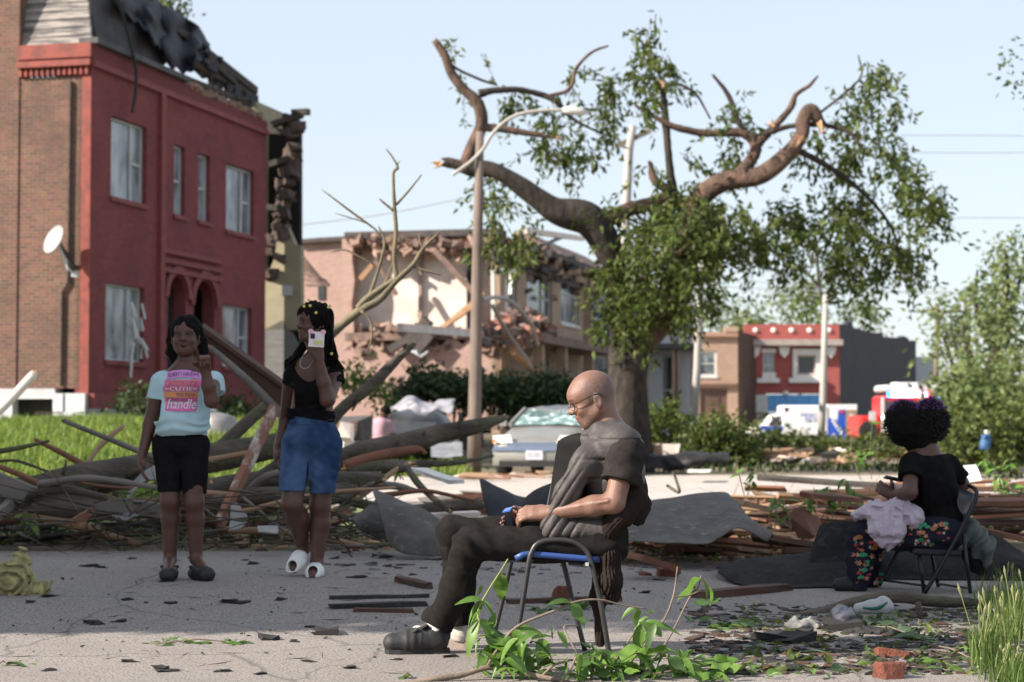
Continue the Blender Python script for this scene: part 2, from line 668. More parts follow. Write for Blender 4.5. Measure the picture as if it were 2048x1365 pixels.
def text_pts(body, shear=0.0, space=1.0):
    cu = bpy.data.curves.new('t', 'FONT'); cu.body = body; cu.shear = shear; cu.space_character = space; cu.resolution_u = 3
    ob = bpy.data.objects.new('t', cu); COL.objects.link(ob)
    dg = bpy.context.evaluated_depsgraph_get(); me = bpy.data.meshes.new_from_object(ob.evaluated_get(dg))
    V = np.array([v.co[:] for v in me.vertices]); F = [tuple(p.vertices) for p in me.polygons]
    bpy.data.objects.remove(ob); bpy.data.meshes.remove(me)
    V = V[:, :2]; V = (V - V.min(0)) / np.maximum(np.ptp(V, axis=0), 1e-6)
    return V, F


def cbox(J, x0, y0, x1, y1, dy=.3):
    """box in world space around a pixel rectangle at the depth of J"""
    a, b = J(x0, y1), J(x1, y0)
    return a - [0, dy, 0], b + [0, dy, 0]

# ------------------------------------------------------------------ the setting: ground, road, street
m_ground = M('soil_and_litter', (.13, .105, .075), (.09, .10, .05), scale=1.3, rough=.95, bump=.8, bscale=18, c3=(.26, .20, .14), s3=9, f3=.42)
m_road = M('worn_asphalt', (.305, .270, .248), (.365, .328, .30), scale=1.1, rough=.93, bump=.55, bscale=160, c3=(.13, .12, .115), s3=95, f3=.40, spec=.2)
_t = m_road.node_tree; _b = _t.nodes['Principled BSDF']; _src = _b.inputs['Base Color'].links[0].from_socket
_tc = _t.nodes.new('ShaderNodeTexCoord'); _ns = _n(_t, 'ShaderNodeTexNoise', Scale=1.6, Detail=6.0)
_vm = _t.nodes.new('ShaderNodeVectorMath'); _vm.operation = 'MULTIPLY_ADD'; _vm.inputs[1].default_value = (.45, .45, 0)
_vo = _n(_t, 'ShaderNodeTexVoronoi', Scale=.55); _vo.feature = 'DISTANCE_TO_EDGE'
_t.links.new(_tc.outputs['Object'], _ns.inputs['Vector']); _t.links.new(_ns.outputs['Color'], _vm.inputs[0]); _t.links.new(_tc.outputs['Object'], _vm.inputs[2]); _t.links.new(_vm.outputs[0], _vo.inputs['Vector'])
_mr = _t.nodes.new('ShaderNodeMapRange'); _mr.inputs[1].default_value = .001; _mr.inputs[2].default_value = .006; _mr.inputs[3].default_value = .5; _mr.inputs[4].default_value = 0
_t.links.new(_vo.outputs['Distance'], _mr.inputs[0])
_mx = _t.nodes.new('ShaderNodeMix'); _mx.data_type = 'RGBA'; _mx.inputs[7].default_value = (.07, .065, .06, 1)
_t.links.new(_mr.outputs[0], _mx.inputs[0]); _t.links.new(_src, _mx.inputs[6])
_n2 = _n(_t, 'ShaderNodeTexNoise', Scale=.55, Detail=7.0, Roughness=.7); _t.links.new(_tc.outputs['Object'], _n2.inputs['Vector'])
_m2 = _t.nodes.new('ShaderNodeMapRange'); _m2.inputs[1].default_value = .50; _m2.inputs[2].default_value = .68; _m2.inputs[4].default_value = .55
_t.links.new(_n2.outputs['Fac'], _m2.inputs[0])
_x2 = _t.nodes.new('ShaderNodeMix'); _x2.data_type = 'RGBA'; _x2.inputs[7].default_value = (.17, .16, .155, 1)
_t.links.new(_m2.outputs[0], _x2.inputs[0]); _t.links.new(_mx.outputs[2], _x2.inputs[6]); _t.links.new(_x2.outputs[2], _b.inputs['Base Color'])
m_street = M('pale_concrete', (.40, .36, .33), (.47, .43, .395), scale=1.2, rough=.92, bump=.3, bscale=40, c3=(.27, .24, .22), s3=5, f3=.33)


def sheet(name, xs, ys, mat, lift, amp=0.0, kind='structure'):
    X, Y = np.meshgrid(xs, ys, indexing='ij')
    Z = gz(X, Y) + lift
    pts = np.stack([X, Y, Z], -1).reshape(-1, 3)
    if amp:
        pts[:, 2] += amp * fbm(pts, 1.7, 3, 5)
    n, m = len(xs), len(ys)
    i = np.arange(n - 1)[:, None] * m + np.arange(m - 1)[None]
    F = np.stack([i, i + m, i + m + 1, i + 1], -1).reshape(-1, 4)
    o = mk(name, pts, F, mat, None, True)
    return tag(o, kind=kind)


gx = np.unique(np.concatenate([np.linspace(-900, -40, 12), np.linspace(-40, 40, 81), np.linspace(40, 900, 12)]))
gy = np.unique(np.concatenate([np.linspace(-40, 2, 8), np.linspace(2, 48, 93), np.linspace(48, 130, 42), np.linspace(130, 1800, 14)]))
sheet('ground', gx, gy, m_ground, 0.0)
sheet('road', np.linspace(-14, 9, 93), np.linspace(-6, 13.4, 78), m_road, 0.012)
sheet('street', np.linspace(-4.2, 26, 61), np.linspace(22.5, 35.5, 27), m_street, 0.014)

# ------------------------------------------------------------------ walls


class Wall:
    def __init__(s, O, D):
        s.O = np.array([O[0], O[1], 0.0]); s.D = unit([D[0], D[1], 0.0])
        s.N = np.array([s.D[1], -s.D[0], 0.0])      # outward: to the right of D

    def uv(s, px, py):
        r = ray(px, py)
        k = (s.O - CAM).dot(s.N) / r.dot(s.N)
        p = CAM + r * k - s.O
        return p.dot(s.D), p[2]

    def pt(s, t, z, n=0.0):
        return s.O + s.D * t + s.N * n + np.array([0, 0, z])

    def off(s, n):
        w = Wall(s.O, s.D); w.O = s.O + s.N * n
        return w

    def rect(s, x0, y0, x1, y1):
        t0 = s.uv(x0, (y0 + y1) / 2)[0]; t1 = s.uv(x1, (y0 + y1) / 2)[0]
        xm = (x0 + x1) / 2
        return min(t0, t1), max(t0, t1), s.uv(xm, y1)[1], s.uv(xm, y0)[1]


def wbox(mb, w, t0, t1, z0, z1, n0, n1):
    q0 = [w.pt(t0, z0, n0), w.pt(t1, z0, n0), w.pt(t1, z1, n0), w.pt(t0, z1, n0)]
    q1 = [w.pt(t0, z0, n1), w.pt(t1, z0, n1), w.pt(t1, z1, n1), w.pt(t0, z1, n1)]
    mb.hexa(q0, q1)


def wall_mesh(mb, w, t0, t1, z0, z1, holes=(), depth=0.28, back=True):
    ts = sorted({t0, t1, *[h[0] for h in holes], *[h[1] for h in holes]})
    zs = sorted({z0, z1, *[h[2] for h in holes], *[h[3] for h in holes]})
    ts = [t for t in ts if t0 <= t <= t1]; zs = [z for z in zs if z0 <= z <= z1]
    for a, b in zip(ts[:-1], ts[1:]):
        for c, d in zip(zs[:-1], zs[1:]):
            tm, zm = (a + b) / 2, (c + d) / 2
            if any(h[0] < tm < h[1] and h[2] < zm < h[3] for h in holes): continue
            mb.add([w.pt(a, c), w.pt(b, c), w.pt(b, d), w.pt(a, d)], [(0, 1, 2, 3)], [(a, c), (b, c), (b, d), (a, d)])
    for h in holes:
        a, b, c, d = h
        for (p, q) in (((a, c), (b, c)), ((b, c), (b, d)), ((b, d), (a, d)), ((a, d), (a, c))):
            mb.add([w.pt(p[0], p[1]), w.pt(q[0], q[1]), w.pt(q[0], q[1], -depth), w.pt(p[0], p[1], -depth)], [(0, 1, 2, 3)],
                   [(p[0], p[1]), (q[0], q[1]), (q[0] + .1, q[1] + .1), (p[0] + .1, p[1] + .1)])
    for (p, q) in (((t0, z1), (t1, z1)), ((t0, z0), (t0, z1)), ((t1, z1), (t1, z0))):   # edges of the wall
        mb.add([w.pt(p[0], p[1]), w.pt(q[0], q[1]), w.pt(q[0], q[1], -depth), w.pt(p[0], p[1], -depth)], [(3, 2, 1, 0)], [p, q, q, p])
    if back:
        mb.add([w.pt(t0, z0, -depth * 1.02), w.pt(t1, z0, -depth * 1.02), w.pt(t1, z1, -depth * 1.02), w.pt(t0, z1, -depth * 1.02)], [(3, 2, 1, 0)]) if not holes else None
    return mb


m_white = M('white_paint', (.62, .62, .60), (.52, .51, .48), scale=3, rough=.6)
m_frame = M('grey_white_frame', (.50, .52, .53), (.40, .42, .43), scale=4, rough=.55)
m_pane = M('pane_curtain_reflection', (.34, .37, .40), (.07, .08, .095), scale=1.3, rough=.22, spec=.6, stretch=(1, 1, .35), contrast=(.42, .6))  # mottled colour holds curtains and painted reflections
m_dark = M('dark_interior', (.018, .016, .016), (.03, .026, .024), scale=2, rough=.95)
m_panedark = M('dark_pane', (.03, .035, .04), (.06, .065, .07), scale=1.2, rough=.15, spec=.6)


def window(w, r, parent, fm=m_frame, pm=m_pane, sash=True, mull=True, deep=0.10, sill=None, fw=0.06):
    a, b, c, d = r
    f = MB()
    for q in ((a, a + fw, c, d), (b - fw, b, c, d), (a + fw, b - fw, c, c + fw), (a + fw, b - fw, d - fw, d)):
        wbox(f, w, *q, -deep - .05, -deep + .02)
    o = f.obj('window', fm, parent)
    if mull and b - a > 0.9:
        s = MB(); x = a + (b - a) * .68
        wbox(s, w, x - .035, x + .035, c + fw, d - fw, -deep - .045, -deep + .012); s.obj('mullion', fm, o)
    if sash:
        s = MB(); z = (c + d) / 2
        x0 = a + (b - a) * .72 if (mull and b - a > .9) else a + fw
        wbox(s, w, x0, b - fw, z - .03, z + .03, -deep - .042, -deep + .008); s.obj('sash_rail', fm, o)
    p = MB()
    p.add([w.pt(a + fw, c + fw, -deep - .03), w.pt(b - fw, c + fw, -deep - .03), w.pt(b - fw, d - fw, -deep - .03), w.pt(a + fw, d - fw, -deep - .03)], [(0, 1, 2, 3)])
    p.obj('pane', pm, o)
    if sill:
        s = MB(); wbox(s, w, a - .06, b + .06, c - .1, c + .01, -.1, .06); s.obj('sill', sill, o)
    return o


def rubble(name, centre, spread, n, size, mat, parent=None, flat=1.0, seed=0, kind='stuff', ground=True):
    r = np.random.default_rng(seed)
    mb = MB()
    for _ in range(n):
        u = r.normal(size=2) * .5
        x, y = centre[0] + u[0] * spread[0], centre[1] + u[1] * spread[1]
        hgt = max(0.0, 1 - abs(u[0]) * .85 - abs(u[1]) * .3) * spread[2]
        s = size * r.uniform(.45, 1.5, 3) * np.array([1.4, .9, flat])
        R = rotm(unit(r.normal(size=3)), r.uniform(0, 360)) if flat > .5 else rotm((0, 0, 1), r.uniform(0, 360)) @ rotm((1, 0, 0), r.uniform(-25, 25))
        z = centre[2] + (float(gz(x, y)) if ground else 0) + hgt * r.uniform(.05, 1) + s[2] * .3
        if isinstance(mat, list): mb.mi = int(r.integers(len(mat)))
        mb.box((x, y, z), s, R, jit=size * .12)
    o = mb.obj(name, mat, parent)
    if kind: o['kind'] = kind
    return o


# ------------------------------------------------------------------ red painted two-storey building (left)
m_redwall = brick_mat('red_painted_brick', (.205, .047, .050), (.25, .056, .058), (.16, .038, .041), stain=(.135, .038, .043), bump=.55)
m_redtrim = M('red_trim', (.23, .049, .048), (.165, .038, .039), scale=3, rough=.7, bump=.2)
m_redlit = M('red_trim_painted_sun', (.27, .058, .040), (.16, .040, .034), scale=4, rough=.7, bump=.25)  # same red trim, sunlight put into a brighter, more orange colour
m_brick = brick_mat('old_red_brick', (.205, .092, .064), (.115, .065, .051), (.20, .155, .125), stain=(.095, .064, .052), bump=.9)
m_slate = M('dark_slate', (.055, .055, .062), (.085, .082, .088), scale=3, rough=.85, bump=.5, bscale=20)
m_greyboard = M('weathered_roof_boards', (.24, .215, .20), (.34, .31, .285), scale=2.5, rough=.9, bump=.5, stretch=(1, 1, 9), c3=(.12, .11, .11), s3=1.4, f3=.42)
m_tarp = M('black_roofing_felt', (.020, .023, .034), (.035, .038, .052), scale=3, rough=.75, bump=.5, bscale=9)
m_char = M('broken_dark_timber', (.035, .030, .028), (.07, .058, .05), scale=6, rough=.9, bump=.5)
m_stone = M('white_painted_stone', (.55, .56, .58), (.40, .40, .42), scale=2.4, rough=.85, bump=1.0, bscale=7)
m_tan = M('torn_brick_edge', (.30, .20, .15), (.20, .13, .10), scale=9, rough=.95, bump=.8)

RW = Wall((-9.35, 42.0), (.244, .97))
RS = Wall(RW.O - np.array([-.97, .244, 0]) * 0 + np.array([-.97, .244, 0]) * 9.0, (.97, -.244))   # side wall, runs right to the corner
RL, RZ0, RZ1 = 10.5, 1.62, 9.0
house = thing('red_brick_building', 'red painted two storey brick building with torn off mansard roof', 'building', (-9.35, 45, .9))
wins = [RW.rect(222, 243, 293, 403), RW.rect(452, 335, 508, 467), RW.rect(348, 292, 370, 432), RW.rect(397, 310, 420, 444),
        RW.rect(211, 571, 288, 724), RW.rect(445, 613, 503, 735)]
arch = [RW.rect(335, 553, 371, 800), RW.rect(387, 562, 428, 800)]
arch = [(a, b, RZ0 - .3, d) for a, b, c, d in arch]
mb = MB(); wall_mesh(mb, RW, 0, RL, RZ0 - .3, RZ1, wins + arch, .34, back=False)
mb.obj('front_wall', m_redwall, house, uv=True)
for a, b, c, d in arch:           # spandrels that round the door openings, moulding around them, dark passage
    cx, r_ = (a + b) / 2, (b - a) / 2
    s = MB()
    zc = d - r_
    for sgn in (-1, 1):
        arc = [RW.pt(cx + sgn * r_ * math.cos(th), zc + r_ * math.sin(th), .002) for th in np.linspace(0, math.pi / 2, 9)]
        s.prism(arc + [RW.pt(cx + sgn * r_, d + .002, .002)], -RW.N * .3)
    s.obj('arch_spandrel', m_redtrim, house)
    s = MB()
    for th0, th1 in zip(np.linspace(0, math.pi, 15)[:-1], np.linspace(0, math.pi, 15)[1:]):
        q = [(r_ + .06, th0), (r_ + .06, th1), (r_ + .26, th1), (r_ + .26, th0)]
        s.prism([RW.pt(cx + rr * math.cos(th), zc + rr * math.sin(th), .004) for rr, th in q], RW.N * .07)
    s.obj('arch_moulding', m_redtrim, house)
    s = MB(); wbox(s, RW, a - .1, b + .1, c, d + .1, -1.6, -1.5); s.obj('door', M('dark_red_door', (.10, .02, .022), (.07, .015, .018), scale=2), house)
for k, r_ in enumerate(wins):
    window(RW, r_, house, deep=.14, sash=True, mull=True, sill=m_redtrim)
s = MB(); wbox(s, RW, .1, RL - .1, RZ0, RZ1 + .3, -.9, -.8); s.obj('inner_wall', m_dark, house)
s = MB(); wbox(s, RW, 0, 6.0, RZ1, 9.42, -.33, .03); wbox(s, RW, 6.0, RL, RZ1, 9.30, -.32, .028); s.obj('parapet', m_redwall, house)
s = MB(); wbox(s, RW, -.02, RL, RZ1 - .09, RZ1 + .05, .0, .09); s.obj('string_course', m_redtrim, house)
s = MB()
tp0, tp1 = RW.uv(318, 480)[0], RW.uv(440, 480)[0]
for k, zc in enumerate((4.62, 4.85, 5.08)):
    wbox(s, RW, tp0 + .1, tp1, zc, zc + .11, .0, .10)
s.obj('door_cornice', m_redtrim, house)
s = MB(); wbox(s, RW, tp0 - .1, tp0 + .13, 1.4, 8.9, .0, .11); s.obj('pilaster', m_redtrim, house)
for a_, b_ in ((-.02, tp0 - .1), (tp1 + .4, RL)):
    s = MB(); wbox(s, RW, a_, b_, RZ0 - .32, RZ0 + .02, .0, .14); s.obj('plinth', m_redtrim, house)
# broken brick crest on the right half of the parapet
s = MB()
for k in range(70):
    t = rng.uniform(5.2, RL - .1)
    s.box(RW.pt(t, 9.32 + rng.uniform(0, .14), -.15 + rng.uniform(-.1, .1)), (.24, .2, .14), rotm((0, 0, 1), rng.uniform(0, 180)), jit=.03)
o = s.obj('broken_parapet_bricks', m_tan, house); o['kind'] = 'stuff'
# side wall
mb = MB(); wall_mesh(mb, RS, 0, 8.78, 1.75, 8.72, (), .3, back=False); mb.obj('side_wall', m_brick, house, uv=True)
s = MB(); wbox(s, RS, 8.78, 9.0, 1.5, 8.7, -.3, .03); s.obj('corner_strip', m_redlit, house)
t40 = RS.uv(40, 110)[0]
s = MB(); wbox(s, RS, t40, 9.02, 9.12, 9.44, -.3, .12); wbox(s, RS, t40, 9.02, 8.93, 9.07, -.3, .16); s.obj('side_cornice', m_redlit, house)
s = MB()
tt = t40 + .02
while tt < 8.95:
    wbox(s, RS, tt, tt + .07, 8.74, 8.92, -.1, .09); tt += .135
s.obj('dentil_row', m_redlit, house)
mb = MB(); wall_mesh(mb, RS.off(.03), -3, t40, 1.75, 12.5, (), .4, back=False); mb.obj('party_wall', m_brick, house, uv=True)
# mansard
bev = lambda t, z, n: RW.pt(t, z, n)
s = MB()
for zz in np.arange(0, 3.2, .2):       # overlapping grey courses on the side slope
    f0, f1 = zz / 3.2, (zz + .21) / 3.2
    n0, n1 = -.05 - .75 * f0, -.05 - .75 * f1
    s.hexa([RS.pt(t40, 9.46 + zz, n0), RS.pt(8.95 - .7 * f0, 9.46 + zz, n0), RS.pt(8.95 - .7 * f1, 9.46 + zz + .21, n1 - .03), RS.pt(t40, 9.46 + zz + .21, n1 - .03)],
           [RS.pt(t40, 9.46 + zz, n0 - .1), RS.pt(8.95 - .7 * f0, 9.46 + zz, n0 - .1), RS.pt(8.95 - .7 * f1, 9.46 + zz + .21, n1 - .13), RS.pt(t40, 9.46 + zz + .21, n1 - .13)])
s.obj('side_roof_slope', m_greyboard, house)
RM = RW.off(-.45)
prof = [(196, 84), (330, 132), (345, 118), (350, 95), (340, 60), (330, 20), (250, -60), (180, -60)]
s = MB(); s.prism([RM.pt(*RM.uv(x, y), -.18 * 0 - .25 * max(0, (RM.uv(x, y)[1] - 9.4) / 3.2)) for x, y in prof], -RW.N * .2)
s.obj('front_roof_slope', m_slate, house)
s = MB(); wbox(s, RW, -.05, 5.0, 9.43, 9.56, -.3, .16); s.obj('gutter', M('dark_gutter', (.10, .10, .105), (.06, .06, .065), scale=5), house)
# torn roofing sheet, crumpled
outline = lambda u: (np.interp(u, [0, .25, .5, .75, 1], [232, 290, 330, 385, 416]), np.interp(u, [0, .2, .45, .62, .8, 1], [-60, -12, 8, 30, 48, 92]),
                     np.interp(u, [0, .25, .5, .7, .85, 1], [20, 62, 128, 150, 118, 112]))
V, n1, n2 = [], 30, 16
for i in range(n1):
    u = i / (n1 - 1); x, yt, yb = outline(u)
    for j in range(n2):
        v = j / (n2 - 1)
        jag = 6 * math.sin(i * 2.1) * v
        w_ = RW.off(-.28 + .15 * math.sin(i * .9) + .12 * math.sin(j * .7 + i * .4) - .5 * (1 - v))
        t, z = w_.uv(x + 3 * math.sin(j), yt + (yb - yt) * v + jag)
        V.append(w_.pt(t, z))
F = [(i * n2 + j, (i + 1) * n2 + j, (i + 1) * n2 + j + 1, i * n2 + j + 1) for i in range(n1 - 1) for j in range(n2 - 1)]
o = mk('torn_roofing_sheet', np.array(V), F, m_tarp, house, True)
sd = o.modifiers.new('thick', 'SOLIDIFY'); sd.thickness = .05
# broken rafters and boards towards the right
s = MB()
RB = RW.off(-.7)
for (x0, y0, x1, y1, r_) in ((330, 40, 512, 182, .13), (352, 105, 500, 190, .11), (350, 150, 492, 205, .09), (380, 60, 416, 105, .14), (405, 108, 470, 165, .10), (488, 182, 492, 208, .06), (452, 168, 456, 198, .06), (470, 196, 495, 198, .05), (420, 150, 424, 190, .06)):
    w_ = RW.off(-.5 - rng.uniform(0, .5))
    a, b = w_.pt(*w_.uv(x0, y0)), w_.pt(*w_.uv(x1, y1))
    s.box((a + b) / 2, (np.linalg.norm(b - a), .12, r_ * 1.6), basis(b - a))
s.obj('broken_rafters', m_char, house)
s = MB()
for k in range(46):
    x = rng.uniform(338, 505); y = np.interp(x, [338, 416, 505], [70, 118, 186]) + rng.uniform(0, 34)
    w_ = RW.off(-.6 - rng.uniform(0, .9)); p = w_.pt(*w_.uv(x, y))
    s.box(p, (rng.uniform(.3, .9), .1, rng.uniform(.1, .35)), basis(RW.D + rng.normal(size=3) * .25), jit=.04)
o = s.obj('shredded_roof_deck', m_tarp, house); o['kind'] = 'stuff'
# stone foundation, basement window
s = MB()
bs = [RS.uv(112, 800)[0], 9.0]
for k in range(3):
    for j in range(2):
        wbox(s, RS, bs[0] + (bs[1] - bs[0]) * k / 3 + .01, bs[0] + (bs[1] - bs[0]) * (k + 1) / 3 - .01, .8 + j * .43, 1.21 + j * .43 + .0, -.3, .14 + .03 * ((k + j) % 2))
s.obj('corner_stones', m_stone, house)
s = MB(); wbox(s, RW, -.05, 1.5, .8, 1.3, -.2, .14); wbox(s, RW, 1.52, RL, .7, 1.3, -.2, .06); s.obj('front_foundation', M('grey_foundation', (.22, .22, .23), (.30, .30, .31), scale=3, bump=.6), house)
s = MB(); wbox(s, RS, -1, RS.uv(28, 800)[0], .8, 1.74, -.3, .08); wbox(s, RS, RS.uv(28, 800)[0], RS.uv(112, 800)[0], 1.52, 1.742, -.3, .06)
s.obj('foundation', m_stone, house)
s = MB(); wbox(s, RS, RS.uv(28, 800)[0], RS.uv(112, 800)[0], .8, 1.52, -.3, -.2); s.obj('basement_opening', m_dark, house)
s = MB(); s.tube([RS.pt(8.35, 1.8, .05), RS.pt(8.36, 3.9, .05), RS.pt(8.5, 4.1, .05), RS.pt(8.52, 8.6, .05)], .035, 6); s.obj('conduit_pipe_shadow', m_char, house)  # dark tube doubles as conduit and drain pipe shadow
# dangling cable
s = MB(); w_ = RW.off(.25)
s.tube([w_.pt(*w_.uv(x, y)) for x, y in spline([(232, -10), (250, 45), (262, 95), (272, 140), (271, 185), (265, 224)], 4)], .045, 6)
tag(s.obj('cable', M('black_cable', (.03, .03, .035))), 'thick dark cable dangling from the torn roof over red wall', 'cable')
# satellite dish
dt, dz = RS.uv(137, 487)
dish = thing('satellite_dish', 'white satellite dish bolted to the brick side wall', 'dish', RS.pt(dt, dz, .1))
ax = unit(RS.N * .75 + np.array([0, 0, .35]) + RS.D * -.45)
c = RS.pt(dt, dz, .55)
s = MB(); s.lathe([(.002, 0), (.14, .012), (.24, .04), (.33, .09), (.34, .095), (.33, .07), (.2, .0), (.002, -.03)], c, ax, 20)
s.obj('reflector', M('dish_white', (.36, .36, .36), (.28, .28, .28), scale=4, rough=.5), dish, True)
s = MB(); s.tube([c - ax * .02, RS.pt(dt + .22, dz - .62, .42), RS.pt(dt + .3, dz - .72, .25)], .028, 8); s.obj('arm', m_frame, dish)
s = MB(); s.tube([c - ax * .03, RS.pt(dt + .12, dz - .35, .2), RS.pt(dt + .16, dz - .55, 0)], .045, 8); s.obj('mast', m_char, dish)
s = MB(); s.box(RS.pt(dt + .3, dz - .73, .27), (.14, .12, .1)); s.obj('receiver', m_frame, dish)
# torn blinds hanging out of the lower window
bl = thing('torn_window_blind', 'shredded pale blind hanging out of the lower left window', 'blind', RW.pt(2.0, 4, .2))
for k in range(16):
    w_ = RW.off(.12 + rng.uniform(0, .2))
    x = rng.uniform(262, 286); y = 600 + k * 7 + rng.uniform(-8, 8)
    a = w_.pt(*w_.uv(x, y)); b = w_.pt(*w_.uv(x + rng.uniform(-10, 14), y + rng.uniform(20, 46)))
    s = MB(); s.box((a + b) / 2, (np.linalg.norm(b - a), .10, .012), basis(b - a, RW.N)); s.obj('slat', m_frame, bl)

# ------------------------------------------------------------------ yellow house remnant behind it
YW = Wall(RW.pt(RL + .7, 0, -.55)[:2], (.244, .97))
YS = Wall(YW.pt(0, 0)[:2] + np.array([-.97, .244]) * 3.2, (.97, -.244))
m_yellow = M('cream_yellow_stucco', (.32, .285, .19), (.25, .225, .16), scale=1.5, rough=.9, bump=.2)
m_greysiding = M('grey_siding', (.17, .17, .165), (.12, .12, .12), scale=2, rough=.85, stretch=(1, 1, 8))
yh = thing('yellow_house', 'cream yellow house with its side torn open behind the red building', 'house', YW.pt(1, .8, -1))
yl = YW.uv(598, 600)[0]
s = MB(); wall_mesh(s, YW, 0, yl, .6, YW.uv(598, 240)[1], (), .3); s.obj('front_wall', m_yellow, yh, uv=True)
s = MB()
s.prism([YS.pt(*YS.uv(x, y)) for x, y in ((530, 560), (548, 520), (556, 470), (575, 455), (590, 490), (602, 492), (602, 660), (530, 660))], -YS.N * .25); s.obj('upper_side_wall', m_yellow, yh)
s = MB(); s.prism([YS.pt(*YS.uv(x, y)) for x, y in ((528, 660), (566, 640), (598, 700), (604, 662), (604, 850), (528, 850))], -YS.N * .24); s.obj('lower_side_wall', m_greysiding, yh)
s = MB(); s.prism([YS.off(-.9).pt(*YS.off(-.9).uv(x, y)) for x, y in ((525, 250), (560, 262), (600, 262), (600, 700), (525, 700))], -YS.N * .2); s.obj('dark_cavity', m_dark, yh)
s = MB()
for k in range(60):
    y = rng.uniform(232, 560); x = np.interp(y, [232, 330, 420, 560], [590, 584, 566, 545]) + rng.uniform(-13, 10)
    w_ = YS.off(rng.uniform(-.5, .12)); s.box(w_.pt(*w_.uv(x, y)), (.3, .26, .24), rotm((0, 0, 1), rng.uniform(0, 90)), jit=.07)
o = s.obj('torn_brick_edge', M('dark_broken_brick', (.10, .07, .058), (.055, .04, .036), scale=7, bump=.8), yh); o['kind'] = 'stuff'
for (x0, y0, x1, y1) in ((540, 252, 604, 230), (536, 262, 590, 266), (540, 330, 580, 318), (536, 415, 575, 420), (585, 226, 618, 224)):
    s = MB(); a, b = YS.pt(*YS.uv(x0, y0)), YS.pt(*YS.uv(x1, y1)); s.box((a + b) / 2, (np.linalg.norm(b - a), .25, .16), basis(b - a)); s.obj('joist', m_char, yh)
r_ = YS.rect(565, 572, 585, 592); s = MB(); wbox(s, YS, *r_, .0, .05); s.obj('vent', m_frame, yh)

# ------------------------------------------------------------------ pink brick house, torn open (centre)
m_pink = brick_mat('pink_faded_brick', (.40, .255, .215), (.34, .215, .18), (.38, .27, .23), stain=(.30, .20, .17), bump=.3)
m_pinkdark = M('broken_pink_brick', (.24, .16, .13), (.12, .085, .073), scale=5, rough=.95, bump=.9)
m_plaster = M('white_plaster', (.70, .62, .57), (.58, .47, .41), scale=1.1, rough=.9, contrast=(.45, .7))
m_tanwall = M('tan_stucco', (.36, .26, .19), (.28, .205, .155), scale=1.4, rough=.9, bump=.2)
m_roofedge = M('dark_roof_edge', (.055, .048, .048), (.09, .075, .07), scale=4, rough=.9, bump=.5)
m_wood = M('raw_timber', (.42, .26, .15), (.30, .17, .095), scale=3, rough=.8, stretch=(1, 1, 1), bump=.3)
PC = np.array([(1000 - CX) / F_PX * 64.0, 64.0])
PF = Wall(PC, (.244, .97))
PS = Wall(PC + np.array([-.97, .244]) * 6.2, (.97, -.244))
ph = thing('pink_brick_house', 'pink brick house with its upper side wall torn away showing white plaster rooms', 'house', (PC[0] - 3, PC[1] + 2, .5))
pp = lambda w_, pts: [w_.pt(*w_.uv(x, y)) for x, y in pts]


def panel(w_, pts, mat, name, parent, thick=.25, uv=True):
    t = [w_.uv(x, y) for x, y in pts]
    n = len(t)
    V = [w_.pt(*q) for q in t] + [w_.pt(*q, -thick) for q in t]
    F = [tuple(range(n)), tuple(range(2 * n - 1, n - 1, -1))] + [(i, n + i, n + (i + 1) % n, (i + 1) % n) for i in range(n)]
    area = sum(t[i][0] * t[(i + 1) % n][1] - t[(i + 1) % n][0] * t[i][1] for i in range(n))
    if area < 0: F = [f[::-1] for f in F]
    return mk(name, np.array(V), F, mat, parent, False, uv=np.array(t + t) if uv else None)


panel(PS, [(684, 860), (684, 705), (700, 690), (720, 712), (745, 688), (768, 700), (790, 690), (815, 702), (840, 716), (862, 700), (884, 690), (902, 672), (925, 690), (945, 672), (968, 690), (1002, 684), (1002, 860)], m_pink, 'lower_side_wall', ph)
panel(PS, [(684, 704), (684, 478), (707, 474), (704, 520), (709, 560), (703, 610), (708, 660), (702, 700)], m_pink, 'side_pilaster', ph, .5)
PB = PS.off(-.8)
panel(PB, [(700, 700), (700, 470), (1010, 462), (1010, 700)], m_plaster, 'plaster_room_wall', ph)
for xx in (708, 842, 958):           # partition walls that stand out from the plaster wall
    t = PB.uv(xx, 560)[0]; s = MB(); wbox(s, PB, t - .06, t + .06, PB.uv(xx, 668)[1], PB.uv(xx, 480)[1], .0, .5 if xx != 842 else .15)
    s.obj('partition', M('plaster_edge', (.40, .30, .26), (.26, .19, .165), scale=3), ph)
s = MB(); wbox(s, PS, PS.uv(690, 665)[0], PS.uv(1000, 665)[0], PS.uv(850, 680)[1], PS.uv(850, 664)[1], -.9, .02); s.obj('upper_floor', m_pinkdark, ph)
s = MB(); wbox(s, PS, PS.uv(690, 470)[0], PS.uv(1000, 470)[0], PS.uv(850, 474)[1], PS.uv(850, 461)[1], -.9, .08); s.obj('roof_edge', m_roofedge, ph)
s = MB()
for k in range(420):                 # ragged brick hanging under the roof edge and along the floor line
    if k < 290:
        x = rng.uniform(700, 1000); y = 474 + abs(rng.normal()) * 13 + (10 if rng.random() < .25 else 0)
    else:
        x = rng.uniform(700, 1000); y = rng.uniform(650, 705)
    w_ = PS.off(rng.uniform(-.6, .05)); s.mi = int(rng.random() < .45)
    s.box(w_.pt(*w_.uv(x, y)), np.array([.27, .22, .13]) * rng.uniform(.6, 1.5), rotm(unit(rng.normal(size=3)), rng.uniform(0, 90)), jit=.05)
o = s.obj('ragged_brickwork', [m_pinkdark, M('broken_pale_brick', (.40, .27, .215), (.28, .18, .145), scale=6, bump=.7)], ph); o['kind'] = 'stuff'
